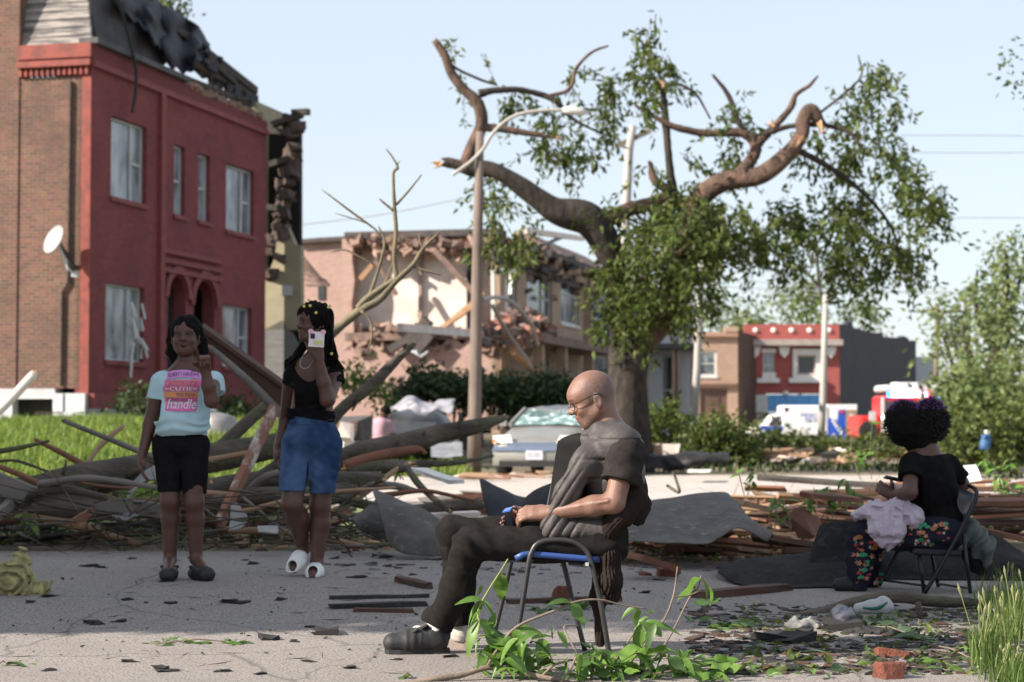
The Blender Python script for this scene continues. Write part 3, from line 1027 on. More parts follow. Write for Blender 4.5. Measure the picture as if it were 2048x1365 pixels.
# front facade
fz0, fz1 = .6, PF.uv(1004, 468)[1] - .3
pl = PF.uv(1225, 600)[0]
pw = [PF.rect(1054, 540, 1104, 650), PF.rect(1122, 530, 1158, 650), PF.rect(1182, 545, 1214, 640), PF.rect(1010, 560, 1034, 640)]
lw = [PF.rect(1062, 705, 1098, 840), PF.rect(1190, 712, 1216, 800)]
s = MB(); wall_mesh(s, PF, .0, pl, fz0, fz1, pw + lw, .3, back=False); s.obj('front_wall', m_tanwall, ph, uv=True)
for k, r_ in enumerate(pw + lw):
    window(PF, r_, ph, pm=m_panedark if k in (0, 3, 4) else m_pane, mull=(k == 0), deep=.12, sill=m_white if k in (1, 2) else None, fw=.1)
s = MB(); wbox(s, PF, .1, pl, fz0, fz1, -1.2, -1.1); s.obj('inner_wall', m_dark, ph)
tr_ = PF.uv(1080, 470)[0]
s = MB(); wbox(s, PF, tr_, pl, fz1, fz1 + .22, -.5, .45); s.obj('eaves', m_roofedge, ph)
s = MB()
for k in range(150):
    t_ = rng.uniform(-.3, pl * .8); s.mi = int(rng.integers(3)); dz = abs(rng.normal()) * .5
    s.box(PF.pt(t_, fz1 + .25 - dz, rng.uniform(-.2, .4)), np.array([rng.uniform(.2, 1.1), .18, rng.uniform(.06, .3)]), basis(PF.D + rng.normal(size=3) * .3), jit=.04)
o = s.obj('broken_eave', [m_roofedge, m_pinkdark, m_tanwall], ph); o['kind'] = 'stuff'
s = MB(); wbox(s, PF, -.35, pl * .75, fz1 - .75, fz1 - .02, -.2, .02); s.obj('painted_eave_shade', m_roofedge, ph)  # dark strip stands in for the shade under the eaves
t = PF.uv(1170, 560)[0]; s = MB(); wbox(s, PF, t - .22, t + .22, fz0, fz1 - .2, .0, .3); s.obj('pilaster', m_tanwall, ph)
s = MB(); gq = PF.uv(1190, 680); s.prism([PF.pt(gq[0] - 1.0, 4.0, .2), PF.pt(gq[0] + 1.2, 4.0, .2), PF.pt(gq[0] + .2, 5.3, .2)], PF.N * 1.2); s.obj('porch_gable', m_white, ph)
s = MB(); s.hexa([PF.pt(gq[0] - 1.3, 3.9, .15), PF.pt(gq[0] - 1.3, 3.9, 1.6), PF.pt(gq[0] + .2, 5.45, 1.6), PF.pt(gq[0] + .2, 5.45, .15)], [PF.pt(gq[0] - 1.3, 4.02, .15), PF.pt(gq[0] - 1.3, 4.02, 1.6), PF.pt(gq[0] + .2, 5.57, 1.6), PF.pt(gq[0] + .2, 5.57, .15)]); s.obj('porch_roof', m_slate, ph)
s = MB(); wbox(s, PF, -.2, pl * .66, PF.uv(1060, 690)[1] - .1, PF.uv(1060, 678)[1], .0, 1.5); s.obj('porch_deck', m_pinkdark, ph)
for x in (1010, 1060, 1118):
    t = PF.uv(x, 750)[0]; s = MB(); wbox(s, PF, t - .16, t + .16, .5, PF.uv(x, 690)[1], 1.0, 1.35); s.obj('porch_column', m_tanwall, ph)
s = MB(); tr_ = PF.uv(1080, 470)[0]; RFp = [PF.pt(tr_, fz1 + .22, .4), PF.pt(pl, fz1 + .22, .4), PF.pt(pl, fz1 + 1.2, -1.2), PF.pt(tr_ + 2.2, fz1 + 1.2, -1.2)]
s.hexa(RFp, [p + np.array([0, 0, -.15]) for p in RFp]); s.obj('roof', M('brown_shingle_roof', (.20, .125, .10), (.14, .095, .08), scale=5, bump=.5), ph)
# splintered timbers leaning and hanging in and before the opening
for (x0, y0, x1, y1, wd, m_) in ((868, 668, 962, 600, .14, m_wood), (905, 640, 968, 585, .1, m_wood), (800, 655, 1000, 672, .2, m_plaster), (720, 560, 745, 530, .12, m_wood), (750, 520, 792, 590, .12, m_pinkdark), (870, 500, 960, 600, .16, m_pinkdark),
                                 (1024, 700, 1086, 752, .22, m_wood), (986, 545, 988, 660, .1, m_plaster), (985, 545, 1030, 542, .14, m_white), (1024, 545, 1020, 590, .1, m_white), (820, 690, 856, 640, .3, m_roofedge), (835, 700, 862, 668, .3, m_roofedge), (780, 700, 830, 668, .22, m_roofedge), (1062, 500, 1126, 474, .1, m_greysiding), (1050, 462, 1165, 478, .16, m_plaster)):
    w_ = PS.off(.4) if x1 < 1000 else PF.off(.9)
    a, b = w_.pt(*w_.uv(x0, y0)), w_.pt(*w_.uv(x1, y1))
    s = MB(); s.box((a + b) / 2, (np.linalg.norm(b - a), wd, wd * 1.2), basis(b - a), jit=.02); s.obj('broken_timber', m_, ph)
for pts in (((965, 600), (990, 595), (1015, 600), (1040, 620), (1062, 650), (1076, 690)), ((985, 612), (1000, 640), (1025, 680), (1050, 715), (1062, 735))):
    w_ = PF.off(1.7)
    s = MB(); s.tube([w_.pt(*w_.uv(x, y)) for x, y in spline(pts, 4)], .07, 6); s.obj('bent_pipe', M('pale_conduit', (.42, .38, .35), (.33, .3, .28), scale=3), ph)
for i, (x0, x1, yt, yb, n) in enumerate(((965, 1112, 622, 690, 260),)):
    s = MB()
    for k in range(n):
        x = rng.uniform(x0, x1); y = rng.uniform(max(yt, 690 - 70 * math.sin((x - x0) / (x1 - x0) * 3.14) ** .6), yb)
        w_ = PF.off(rng.uniform(.2, 1.4)); s.mi = int(rng.integers(3)); s.box(w_.pt(*w_.uv(x, y)), np.array([.30, .22, .14]) * rng.uniform(.6, 1.4), rotm(unit(rng.normal(size=3)), rng.uniform(0, 90)), jit=.08)
    o = s.obj('brick_rubble', [m_pinkdark, M('grey_mortar_rubble', (.24, .19, .17), (.16, .125, .115), scale=6, bump=.6), M('brick_red_rubble', (.34, .155, .11), (.25, .12, .09), scale=6, bump=.6)], ph); o['kind'] = 'stuff'
# farther brick house left of it
FS = Wall((( 596 - CX) / F_PX * 76, 77.5), (.97, -.244))
fh = thing('far_brick_house', 'dull pink brick house with plain flat roof behind the torn pink house', 'house', FS.pt(2, 0, -1))
panel(FS, [(590, 860), (590, 481), (640, 477), (706, 474), (706, 860)], m_pink, 'side_wall', fh)
panel(FS.off(.3), [(590, 480), (640, 475.5), (707, 472), (707, 480), (640, 484), (590, 488)], m_roofedge, 'coping', fh, .4)
s = MB()
for k in range(7):
    w_ = FS.off(1.2); a, b = w_.pt(*w_.uv(596 + k * 3, 505 + k * 11)), w_.pt(*w_.uv(640 + k * 3, 558 + k * 2)); s.box((a + b) / 2, (np.linalg.norm(b - a), .3, .1), basis(b - a))
s.obj('stair_rail', m_pinkdark, fh)
r_ = FS.rect(637, 558, 650, 600); s = MB(); wbox(s, FS, *r_, .0, .06); s.obj('window', m_panedark, fh)
r_ = FS.rect(690, 530, 697, 600); s = MB(); wbox(s, FS, *r_, .0, .06); s.obj('drainpipe', m_pinkdark, fh)

# ------------------------------------------------------------------ white sided house behind the big tree
WF = Wall(((1150 - CX) / F_PX * 84, 84), (1, 0))
wh = thing('white_sided_house', 'white clapboard house with porch posts behind the big tree', 'house', WF.pt(3, 0, -2))
w0, w1 = WF.uv(1216, 800)[0], WF.uv(1386, 800)[0]
dr = [WF.rect(1324, 712, 1348, 850), WF.rect(1240, 720, 1268, 800)]
s = MB(); wall_mesh(s, WF, w0, w1, 0, WF.uv(1300, 640)[1], dr, .25, back=False); s.obj('front_wall', M('white_clapboard', (.56, .57, .60), (.48, .49, .52), scale=1.5, rough=.75), wh, uv=True)
z = .2
while z < WF.uv(1300, 640)[1] - .2:
    for a, b in ((w0, dr[1][0] - .02), (dr[1][1] + .02, dr[0][0] - .02), (dr[0][1] + .02, w1)):
        s = MB(); wbox(s, WF, a, b, z, z + .23, .003, .03); s.obj('clapboard', MATS['white_clapboard'], wh)
    z += .25
window(WF, dr[0], wh, pm=m_panedark, mull=False); window(WF, dr[1], wh, mull=False)
for x in (1288, 1345, 1352, 1382):
    t = WF.uv(x, 800)[0]; s = MB(); wbox(s, WF, t - .11, t + .11, .1, WF.uv(x, 700)[1], .9, 1.12); s.obj('porch_post', m_tanwall, wh)
s = MB(); wbox(s, WF, w0, w1 + .2, WF.uv(1300, 700)[1], WF.uv(1300, 690)[1], -.1, 1.4); s.obj('porch_roof', m_slate, wh)
zt = WF.uv(1300, 640)[1]
s = MB(); s.prism([WF.pt(w0 - .3, zt, .3), WF.pt(w1 + .3, zt, .3), WF.pt((w0 + w1) / 2, zt + 1.6, .3)], -WF.N * 5); s.obj('roof', m_slate, wh)

# ------------------------------------------------------------------ tan storefront and red storefront far right
def flatfront(px0, px1, Yd, name, label, side=None):
    w_ = Wall(((px0 - CX) / F_PX * Yd, Yd), (1, 0))
    return w_, thing(name, label, 'building', w_.pt(2, 0, -2))


m_tanbrick = brick_mat('tan_brick', (.42, .27, .19), (.36, .23, .16), (.40, .28, .21), stain=(.33, .22, .16), bump=.3)
m_brownglass = M('brown_shopfront', (.10, .06, .045), (.17, .10, .07), scale=1.3, rough=.5)
TW, tb = flatfront(1384, 1476, 118, 'tan_storefront', 'tan brick two storey storefront left of the red storefront')
tt1 = TW.uv(1476, 800)[0]
th = [TW.rect(1396, 702, 1434, 754), TW.rect(1400, 778, 1455, 850)]
s = MB(); wall_mesh(s, TW, 0, tt1, 0, TW.uv(1420, 664)[1], th, .3, back=False); s.obj('front_wall', m_tanbrick, tb, uv=True)
window(TW, th[0], tb, fm=m_white, mull=False, sill=m_white, fw=.16)
window(TW, th[1], tb, fm=m_brownglass, pm=m_brownglass, fw=.2)
s = MB(); wbox(s, TW, TW.uv(1448, 650)[0], tt1 + .02, TW.uv(1420, 664)[1], TW.uv(1460, 653)[1], -.5, .06); s.obj('corner_pedestal', m_tanbrick, tb)
s = MB(); wbox(s, TW, -.02, tt1, TW.uv(1420, 674)[1], TW.uv(1420, 669)[1], .0, .25); s.obj('cornice', M('tan_cornice', (.38, .22, .16)), tb)
s = MB(); wbox(s, TW, .05, tt1, TW.uv(1420, 774)[1], TW.uv(1420, 768)[1], .0, .22); s.obj('shop_cornice', m_brownglass, tb)
TS = Wall(TW.pt(tt1, 0)[:2], (.30, .95))
s = MB(); wall_mesh(s, TS, 0.0, 10, 0, TW.uv(1460, 653)[1] - .3, (), .3); s.obj('side_wall', brick_mat('dark_brown_brick', (.12, .065, .05), (.095, .05, .04), (.10, .065, .05)), tb, uv=True)
for x in (1418, 1434):
    r_ = TW.rect(x, 838, x + 9, 862); s = MB(); wbox(s, TW, *r_, .003, .1); s.obj('pale_panel', M('pale_peach_panel', (.58, .42, .33)), tb)

RWf, rb = flatfront(1489, 1680, 124, 'red_storefront', 'red brick two storey storefront with blue shopfront and white window surrounds')
m_storered = brick_mat('storefront_red_brick', (.36, .075, .062), (.33, .07, .058), (.36, .10, .085), bump=.25, stain=(.30, .065, .055))
r1 = RWf.uv(1680, 800)[0]; rz1 = RWf.uv(1580, 649)[1]
hw = [RWf.rect(1526, 706, 1549, 756), RWf.rect(1595, 712, 1630, 749), RWf.rect(1505, 788, 1640, 880)]
s = MB(); wall_mesh(s, RWf, 0, r1, 0, rz1, hw, .35, back=False); s.obj('front_wall', m_storered, rb, uv=True)
window(RWf, hw[0], rb, fm=m_white, mull=False); window(RWf, hw[1], rb, fm=m_white, pm=m_panedark, mull=False, sash=False)


def rb_box(name, x0, y0, x1, y1, mat, n0=.003, n1=.18):
    s = MB(); wbox(s, RWf, *RWf.rect(x0, y0, x1, y1), n0, n1); return s.obj(name, mat, rb)


m_stucco = M('white_stone_trim', (.78, .74, .70), (.68, .64, .60), scale=4, rough=.7)
rb_box('lintel', 1523, 698, 1552, 706, m_stucco); rb_box('sill', 1513, 757, 1558, 766, m_stucco, n1=.3); rb_box('apron', 1524, 745, 1551, 757, m_stucco)
rb_box('lintel', 1585, 698, 1642, 711, m_stucco); rb_box('sill', 1577, 757, 1646, 766, m_stucco, n1=.3); rb_box('jamb', 1585, 711, 1594, 757, m_stucco, n1=.15); rb_box('jamb', 1631, 711, 1642, 757, m_stucco, n1=.15); rb_box('apron', 1594, 750, 1631, 757, m_stucco, n1=.15)
rb_box('cornice', 1484, 680, 1682, 692, M('grey_cornice', (.40, .34, .31), (.32, .27, .25), scale=3), n1=.8)
for x in (1511, 1547, 1583, 1619, 1658):
    c = RWf.pt(*RWf.uv(x, 661), .0); s = MB(); s.lathe([(.17, 0), (.17, .06), (.09, .12)], c, RWf.N, 14); s.obj('rosette', m_stucco, rb)
for x in (1509, 1567, 1660):
    t, z = RWf.uv(x, 694)
    s = MB(); s.prism([RWf.pt(t - .35, z, .003), RWf.pt(t + .35, z, .003), RWf.pt(t + .28, z - .45, .003), RWf.pt(t, z - .75, .003), RWf.pt(t - .28, z - .45, .003)], RWf.N * .4); s.obj('bracket', m_stucco, rb)
m_bluep = M('blue_shopfront', (.14, .38, .72), (.12, .34, .66), scale=2)
rb_box('white_panel', 1505, 790, 1536, 826, m_white, -.2, .05)
for k in range(9):
    rb_box('blue_plank', 1537 + k * 11.5, 790, 1548 + k * 11.5, 824, m_bluep, -.2, .04 + .02 * (k % 2))
rb_box('shop_door', 1505, 828, 1530, 880, m_plaster, -.3, -.15); rb_box('shop_shutter', 1532, 826, 1640, 880, m_brownglass, -.3, -.2)
for x, y in ((1503, 776), (1571, 787)):
    c = RWf.pt(*RWf.uv(x, y), .1); s = MB(); s.lathe([(.05, -.15), (.2, -.1), (.22, 0), (.12, .15)], c, (0, 0, 1), 12); s.obj('wall_lamp', m_stucco, rb)
BW = Wall(RWf.pt(r1, 0)[:2], (.37, .93))
m_black = M('black_painted_wall', (.030, .031, .038), (.042, .042, .050), scale=.8, rough=.8)
zb = lambda x, y: BW.uv(x, y)
prof = [(1680, 648), (1694, 650), (1697, 644), (1704, 642), (1707, 656), (1740, 664), (1764, 668), (1768, 674), (1800, 676), (1806, 672), (1816, 676), (1818, 681), (1832, 682), (1832, 890), (1680, 890)]
panel(BW, prof, m_black, 'black_side_wall', rb, .3)
s = MB(); tq = BW.uv(1832, 800)[0]; BK = Wall(BW.pt(tq, 0)[:2], (.93, .37)); wall_mesh(s, BK, 0, 2.2, 0, 6.2, (), .3); s.obj('rear_wing', M('pale_grey_wall', (.42, .43, .46)), rb, uv=True)

# ------------------------------------------------------------------ trees and plants
m_bark = M('grey_brown_bark', (.062, .049, .041), (.022, .018, .016), scale=11, rough=.95, bump=1.6, bscale=14, stretch=(1, 1, .35))
m_barkred = M('torn_reddish_bark', (.15, .092, .066), (.050, .036, .030), scale=7, rough=.95, bump=1.6, bscale=14, stretch=(1, 1, .4))
m_splinter = M('fresh_split_wood', (.62, .40, .24), (.46, .26, .14), scale=8, rough=.8, bump=.6)
m_leaf = M('green_leaves', (.12, .16, .036), (.07, .10, .024), scale=3, rough=.55, attr='tint', tmix=.45)
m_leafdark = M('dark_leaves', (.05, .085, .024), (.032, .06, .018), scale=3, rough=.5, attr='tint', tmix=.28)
m_leaflight = M('light_spring_leaves', (.20, .25, .10), (.15, .20, .08), scale=2, rough=.6, attr='tint', tmix=.45)
m_leaffresh = M('fresh_bright_leaves', (.14, .25, .04), (.10, .20, .03), scale=5, rough=.42, attr='tint', tmix=.42)
m_grass = M('lawn_blades', (.20, .28, .055), (.13, .21, .04), scale=2, rough=.6, attr='tint', tmix=.4)
m_turf = M('turf_soil', (.13, .17, .05), (.17, .19, .07), scale=2.5, rough=.95, bump=.6)
m_dry = M('dry_stalk', (.36, .30, .17), (.28, .22, .12), scale=4)


def limb_obj(name, rows, Y0, mat, parent, n=9, rough=.10, sub=5, jag=.0):
    """rows: (px, py, radius px, depth offset)"""
    q = spline(np.array([(a, b, c, d) for a, b, c, d in rows], float), sub)
    pts = [P(a, b, Y0 + d) for a, b, c, d in q]
    rad = [max(c, .3) * (Y0 + d) / F_PX for a, b, c, d in q]
    s = MB(); s.tube(pts, rad, n, rough=rough, jag=jag)
    return s.obj(name, mat, parent, True)


def hang(ells, Y0, r, per=12, droop=.75, tl=.6, dy=1.6, spacing=.05, clump=1):
    """leaf positions on drooping twigs inside pixel ellipses; returns positions, axes, twig list"""
    pos, axs, tw = [], [], []
    for cx, cy, rx, ry, n in ells:
        ncl = max(1, n // clump)
        cl = [(r.uniform(0, 2 * math.pi), math.sqrt(r.uniform(0, 1)), Y0 + r.normal() * dy * .6) for _ in range(ncl)]
        for i_ in range(n):
            a, q, Y = cl[i_ % ncl]
            st = P(cx + rx * q * math.cos(a), cy + ry * q * math.sin(a), Y) + (r.normal(size=3) * .16 if clump > 1 else 0)
            d = unit([r.normal() * .55, r.normal() * .55, -droop + r.normal() * .45])
            L = tl * r.uniform(.4, 1.4)
            tw.append((st, st + d * L))
            m = max(4, int(per * r.uniform(.6, 1.4)))
            t = r.uniform(0, 1, m)[:, None]
            pos.append(st + d * L * t + r.normal(size=(m, 3)) * spacing)
            ax = d[None] * .7 + r.normal(size=(m, 3)) * .8; ax[:, 2] -= .25
            axs.append(ax)
    return np.concatenate(pos), np.concatenate(axs), tw


def twigs(name, tw, rad, mat, parent):
    V, F = [], []
    for a, b in tw:
        d = unit(b - a); u = unit(np.cross(d, [0.3, 1, .2])) * rad; w_ = np.cross(d, u)
        o = len(V)
        V += [a + u, a - u * .5 + w_ * .87, a - u * .5 - w_ * .87, b]
        F += [(o, o + 1, o + 3), (o + 1, o + 2, o + 3), (o + 2, o, o + 3)]
    o = mk(name, np.array(V), np.array(F), mat, parent); o['kind'] = 'stuff'
    return o


TY = 38.0
tree = thing('broken_tree', 'huge storm broken shade tree with snapped limbs behind the silver car', 'tree', P(1262, 945, TY))
limb_obj('trunk', [(1258, 965, 52, 0), (1260, 900, 44, 0), (1257, 820, 40, 0), (1255, 760, 38, 0), (1262, 712, 40, 0), (1276, 684, 38, 0)], TY, m_bark, tree, 22, .10, 9)
for nm, rows, m_ in (
    ('limb', [(1258, 730, 30, 0), (1243, 660, 17, .1), (1236, 600, 16, .2), (1230, 545, 20, .1), (1222, 498, 28, 0), (1180, 448, 31, -.2), (1112, 425, 24, -.4), (1045, 376, 19, -.5), (985, 340, 17, -.6), (940, 344, 15, -.6), (905, 326, 11, -.6), (888, 328, 9, -.6)], m_bark),
    ('limb', [(1262, 715, 36, 0), (1290, 675, 36, .1), (1340, 622, 30, .3), (1370, 560, 27, .4), (1382, 490, 26, .4), (1398, 408, 22, .3), (1450, 371, 20, 0), (1520, 347, 18, -.3), (1580, 313, 17, -.4), (1600, 276, 15, -.5), (1607, 240, 15, -.5), (1622, 222, 14, -.5), (1640, 244, 12, -.5)], m_barkred),
    ('limb', [(932, 340, 15, -.6), (945, 292, 14, -.6), (963, 250, 13, -.6), (966, 218, 13, -.6), (952, 194, 13, -.6), (928, 182, 11, -.6), (905, 148, 9, -.6), (887, 112, 9, -.6), (872, 86, 7, -.6)], m_barkred),
    ('branch', [(958, 190, 9, -.6), (985, 184, 7, -.6), (1040, 182, 6, -.5), (1085, 189, 6, -.4), (1112, 206, 6, -.4), (1134, 228, 5, -.3), (1162, 247, 3, -.3), (1210, 270, 2, -.2)], m_bark),
    ('branch', [(1095, 192, 4, -.4), (1138, 178, 4, -.4), (1152, 138, 3.5, -.3), (1182, 106, 3, -.3), (1215, 92, 2, -.3)], m_barkred),
    ('branch', [(880, 108, 3, -.6), (912, 136, 3, -.6), (955, 156, 3, -.6), (992, 170, 2, -.6)], m_bark),
    ('branch', [(966, 258, 8, -.6), (1010, 258, 7, -.6), (1060, 267, 6, -.6), (1112, 276, 3, -.6)], m_barkred),
    ('branch', [(1200, 452, 18, 0), (1245, 424, 16, .1), (1292, 412, 14, .2), (1342, 396, 13, .3), (1390, 412, 12, .3)], m_barkred),
    ('branch', [(1345, 400, 11, .3), (1338, 320, 8, .2), (1332, 240, 8, .2), (1325, 172, 6, .2)], m_bark),
    ('branch', [(1338, 385, 9, .2), (1312, 358, 9, .1), (1300, 325, 4, .1)], m_barkred),
    ('branch', [(1325, 178, 4, .2), (1352, 168, 3, .3), (1392, 190, 2.5, .4), (1420, 238, 2, .5)], m_barkred),
    ('branch', [(1452, 372, 15, 0), (1490, 335, 14, .1), (1506, 296, 13, .2), (1488, 266, 10, .2), (1440, 264, 9, .2), (1400, 268, 8, .2), (1342, 250, 6, .1), (1272, 212, 3, 0)], m_barkred),
    ('branch', [(1506, 298, 10, .2), (1540, 262, 8, .1), (1582, 216, 7, 0), (1590, 190, 5, 0), (1618, 172, 4, 0), (1636, 152, 2, 0)], m_barkred),
    ('branch', [(1492, 268, 7, .2), (1472, 232, 6, .2), (1456, 190, 5, .2), (1426, 150, 3, .2)], m_bark),
    ('branch', [(1530, 268, 6, 0), (1590, 252, 6, -.2), (1650, 250, 5, -.4), (1700, 268, 4, -.5), (1735, 312, 2, -.6)], m_bark),
    ('branch', [(1632, 232, 3, -.4), (1686, 190, 2.5, -.3), (1722, 152, 2, -.2), (1716, 112, 1.5, -.2)], m_bark),
    ('branch', [(1590, 300, 8, -.4), (1650, 330, 6, -.3), (1720, 380, 4, 0), (1780, 450, 3, .2), (1800, 520, 2, .3)], m_bark),
    ('branch', [(1370, 480, 8, -.8), (1330, 520, 5, -1.2), (1280, 560, 3, -1.4)], m_bark),
    ('branch', [(1290, 478, 3, -1), (1330, 498, 3.5, -1.2), (1372, 506, 3.5, -1.2), (1402, 500, 2.5, -1)], m_dry),
):
    rows = [(a + rng.normal() * c * .22, b + rng.normal() * c * .22, c, d) for a, b, c, d in rows]
    limb_obj(nm, rows, TY, m_, tree, 14 if nm == 'limb' else 9, .13, 7, jag=1.2)
for (x, y, r_, d) in ((882, 329, 9, (-1, 0, -.1)), (1326, 172, 6, (0, 0, 1)), (1545, 256, 8, (-.3, 0, .9)), (1112, 276, 5, (1, 0, -.1)), (1606, 282, 10, (-.6, -.6, .2)), (1640, 246, 10, (.5, 0, -.7))):
    s = MB(); c = P(x, y, TY - .6); rr = r_ * TY / F_PX
    for k in range(7):
        e = c + (unit(np.array(d) + rng.normal(size=3) * .35)) * rr * rng.uniform(1.2, 2.8)
        s.tube([c + rng.normal(size=3) * rr * .35, e], [rr * .35, .004], 4)
    s.obj('splintered_end', m_splinter, tree)
ells = [(1290, 105, 40, 35, 30), (1240, 145, 75, 36, 26), (1310, 165, 50, 50, 30), (1180, 130, 40, 25, 7), (1075, 205, 95, 22, 18), (1060, 240, 70, 28, 12), (1130, 262, 50, 26, 12), (1190, 300, 40, 40, 12),
        (1095, 305, 40, 40, 18), (985, 375, 35, 40, 24), (1010, 420, 30, 25, 10), (960, 165, 40, 12, 6), (900, 75, 14, 8, 2), (935, 95, 20, 10, 2), (1240, 260, 45, 35, 14), (1300, 330, 40, 45, 7), (1370, 300, 40, 50, 6),
        (1740, 140, 28, 40, 18), (1765, 190, 45, 40, 30), (1720, 230, 45, 40, 18), (1790, 260, 40, 30, 18), (1700, 300, 55, 45, 24), (1760, 330, 60, 45, 30), (1820, 350, 50, 45, 34), (1855, 420, 28, 45, 22),
        (1800, 430, 55, 55, 44), (1730, 420, 60, 50, 44), (1660, 400, 60, 55, 40), (1600, 400, 45, 50, 34), (1545, 410, 40, 45, 30), (1500, 210, 28, 40, 10), (1460, 230, 22, 40, 7), (1490, 300, 30, 35, 7),
        (1450, 320, 40, 40, 18), (1430, 430, 45, 35, 44), (1375, 430, 60, 50, 54), (1310, 450, 60, 45, 40), (1390, 490, 60, 45, 50), (1300, 520, 60, 45, 46), (1250, 560, 50, 45, 38), (1320, 580, 60, 50, 54), (1215, 580, 30, 40, 14), (1290, 630, 55, 40, 40),
        (1350, 540, 50, 50, 44), (1470, 470, 40, 50, 30), (1530, 490, 40, 35, 22), (1600, 490, 55, 40, 34), (1680, 500, 60, 40, 40), (1750, 510, 50, 35, 32), (1830, 500, 35, 40, 24), (1700, 560, 40, 25, 10), (1420, 560, 25, 40, 9), (1000, 480, 25, 25, 7), (1035, 460, 18, 40, 12), (1570, 290, 30, 30, 6), (1650, 300, 40, 40, 14)]
r9 = np.random.default_rng(21)
pos, axs, tw = hang([(a, b, c, d, int(n * (.55 if a > 1500 else .6))) for a, b, c, d, n in ells if b < 425 or a > 1480], TY + .7, r9, per=19, tl=.85, spacing=.06, droop=.8, clump=6)
p2_, a2_, t2_ = hang([(a, b, c, d, int(n * .82)) for a, b, c, d, n in ells if not (b < 425 or a > 1480)], TY - .5, r9, per=19, tl=.8, spacing=.06, droop=.8, clump=4)
pos, axs, tw = np.concatenate([pos, p2_]), np.concatenate([axs, a2_]), tw + t2_
leaves('crown', pos, .175, m_leaf, tree, ax=axs, seed=4, width=.42)
twigs('twig_tangle', tw, .011, m_bark, tree)


def crown_tree(name, label, base, trunk_rows, blobs, Y0, leaf, lsz, mat_leaf, seed, group=None, per=14, droop=.1, tl=.8, dy=2.2, bark=None):
    r = np.random.default_rng(seed)
    t = thing(name, label, 'tree', base, group)
    for i, rows in enumerate(trunk_rows):
        limb_obj('trunk' if i == 0 else 'branch', rows, Y0, bark or m_bark, t, 7, .12, 4)
    p_, a_, tw_ = hang([(a, b, c, d, max(2, int(n * .62))) for a, b, c, d, n in blobs], Y0, r, per=per, droop=droop, tl=tl, dy=dy, spacing=lsz * .9, clump=3)
    leaves('crown', p_, lsz, mat_leaf, t, ax=a_, seed=seed, width=.55)
    return t


# pale trees on the right
crown_tree('pale_tree', 'tall pale green tree with forked trunk behind the brush at right edge', P(1985, 850, 60),
           [[(1968, 880, 13, 0), (1972, 780, 12, 0), (1990, 700, 11, 0), (2002, 640, 8, 0), (2015, 560, 5, 0), (2010, 500, 3, 0)], [(1990, 700, 8, 0), (1960, 650, 6, 0), (1950, 590, 4, 0), (1955, 540, 2, 0)], [(2002, 660, 7, 0), (2030, 600, 5, 0), (2044, 530, 3, 0)], [(1975, 780, 8, 0), (1940, 720, 6, 0), (1925, 650, 4, 0)]],
           [(2010, 520, 28, 30, 20), (2035, 560, 30, 40, 26), (1975, 560, 30, 40, 20), (2000, 620, 45, 40, 30), (2040, 650, 40, 40, 30), (1950, 640, 35, 45, 20), (2030, 720, 45, 40, 34), (1980, 690, 30, 40, 14), (2040, 490, 16, 16, 8)], 60, .2, .24, m_leaflight, 31, 'pale trees at the right')
crown_tree('pale_tree', 'slender pale green tree right of the black walled storefront', P(1900, 850, 66),
           [[(1938, 870, 11, 0), (1932, 800, 9, 0), (1938, 730, 7, 0), (1934, 660, 5, 0), (1930, 590, 3, 0)], [(1932, 800, 6, 0), (1905, 730, 4, 0), (1885, 670, 3, 0)], [(1940, 730, 5, 0), (1910, 690, 3, 0), (1900, 620, 2, 0)]],
           [(1930, 590, 30, 25, 22), (1900, 620, 30, 30, 18), (1940, 650, 40, 35, 26), (1890, 680, 30, 30, 16), (1930, 720, 45, 35, 26), (1870, 640, 20, 20, 5)], 66, .2, .24, m_leaflight, 32, 'pale trees at the right')
crown_tree('bushy_tree', 'dense light green thicket below the pale trees at right', P(1960, 860, 57), [[(1960, 880, 8, 0), (1958, 820, 6, 0), (1965, 760, 3, 0)]],
           [(1925, 770, 32, 45, 60), (1945, 800, 45, 50, 90), (1980, 800, 55, 60, 110), (2030, 800, 50, 60, 100), (1925, 820, 26, 40, 40), (1940, 855, 40, 26, 60), (2000, 860, 60, 25, 60), (2040, 750, 30, 40, 40)], 57, .2, .26, m_leaflight, 33)
# behind the storefronts
for k, (x, y, rx, ry, n, lab) in enumerate(((1500, 640, 38, 22, 60, 'round pale green tree rising behind the left end of red storefront'), (1600, 600, 45, 35, 46, 'pale airy tree standing behind the middle of red storefront'),
                                           (1735, 640, 26, 26, 34, 'small pale tree above the roof of the black side wall'), (1420, 620, 30, 50, 40, 'pale tree seen between broken tree and storefronts'))):
    crown_tree('far_tree', lab, P(x, 880, 165), [[(x, 880, 3, 0), (x, 760, 3, 0), (x + 2, 660, 2, 0)]], [(x, y, rx, ry, n), (x + 8, y + 45, rx * 1.1, 45, n)], 165 + k * 4, .3, .55, m_leaflight, 40 + k, 'trees far behind the storefronts', per=12, tl=1.6)
crown_tree('thin_bare_tree', 'thin half bare tree behind the red storefront roof', P(1655, 870, 140),
           [[(1655, 890, 6, 0), (1652, 700, 5.5, 0), (1648, 620, 5, 0), (1640, 575, 4, 0), (1632, 500, 3, 0), (1628, 450, 2, 0)], [(1642, 580, 3.5, 0), (1618, 550, 3, 0), (1595, 530, 2, 0)], [(1648, 610, 3, 0), (1668, 560, 2.4, 0), (1690, 545, 1.6, 0)]],
           [(1600, 555, 40, 40, 26), (1670, 560, 35, 30, 20), (1630, 600, 30, 30, 16), (1690, 610, 30, 30, 12)], 140, .3, .45, m_leaf, 47, per=10, tl=1.4)
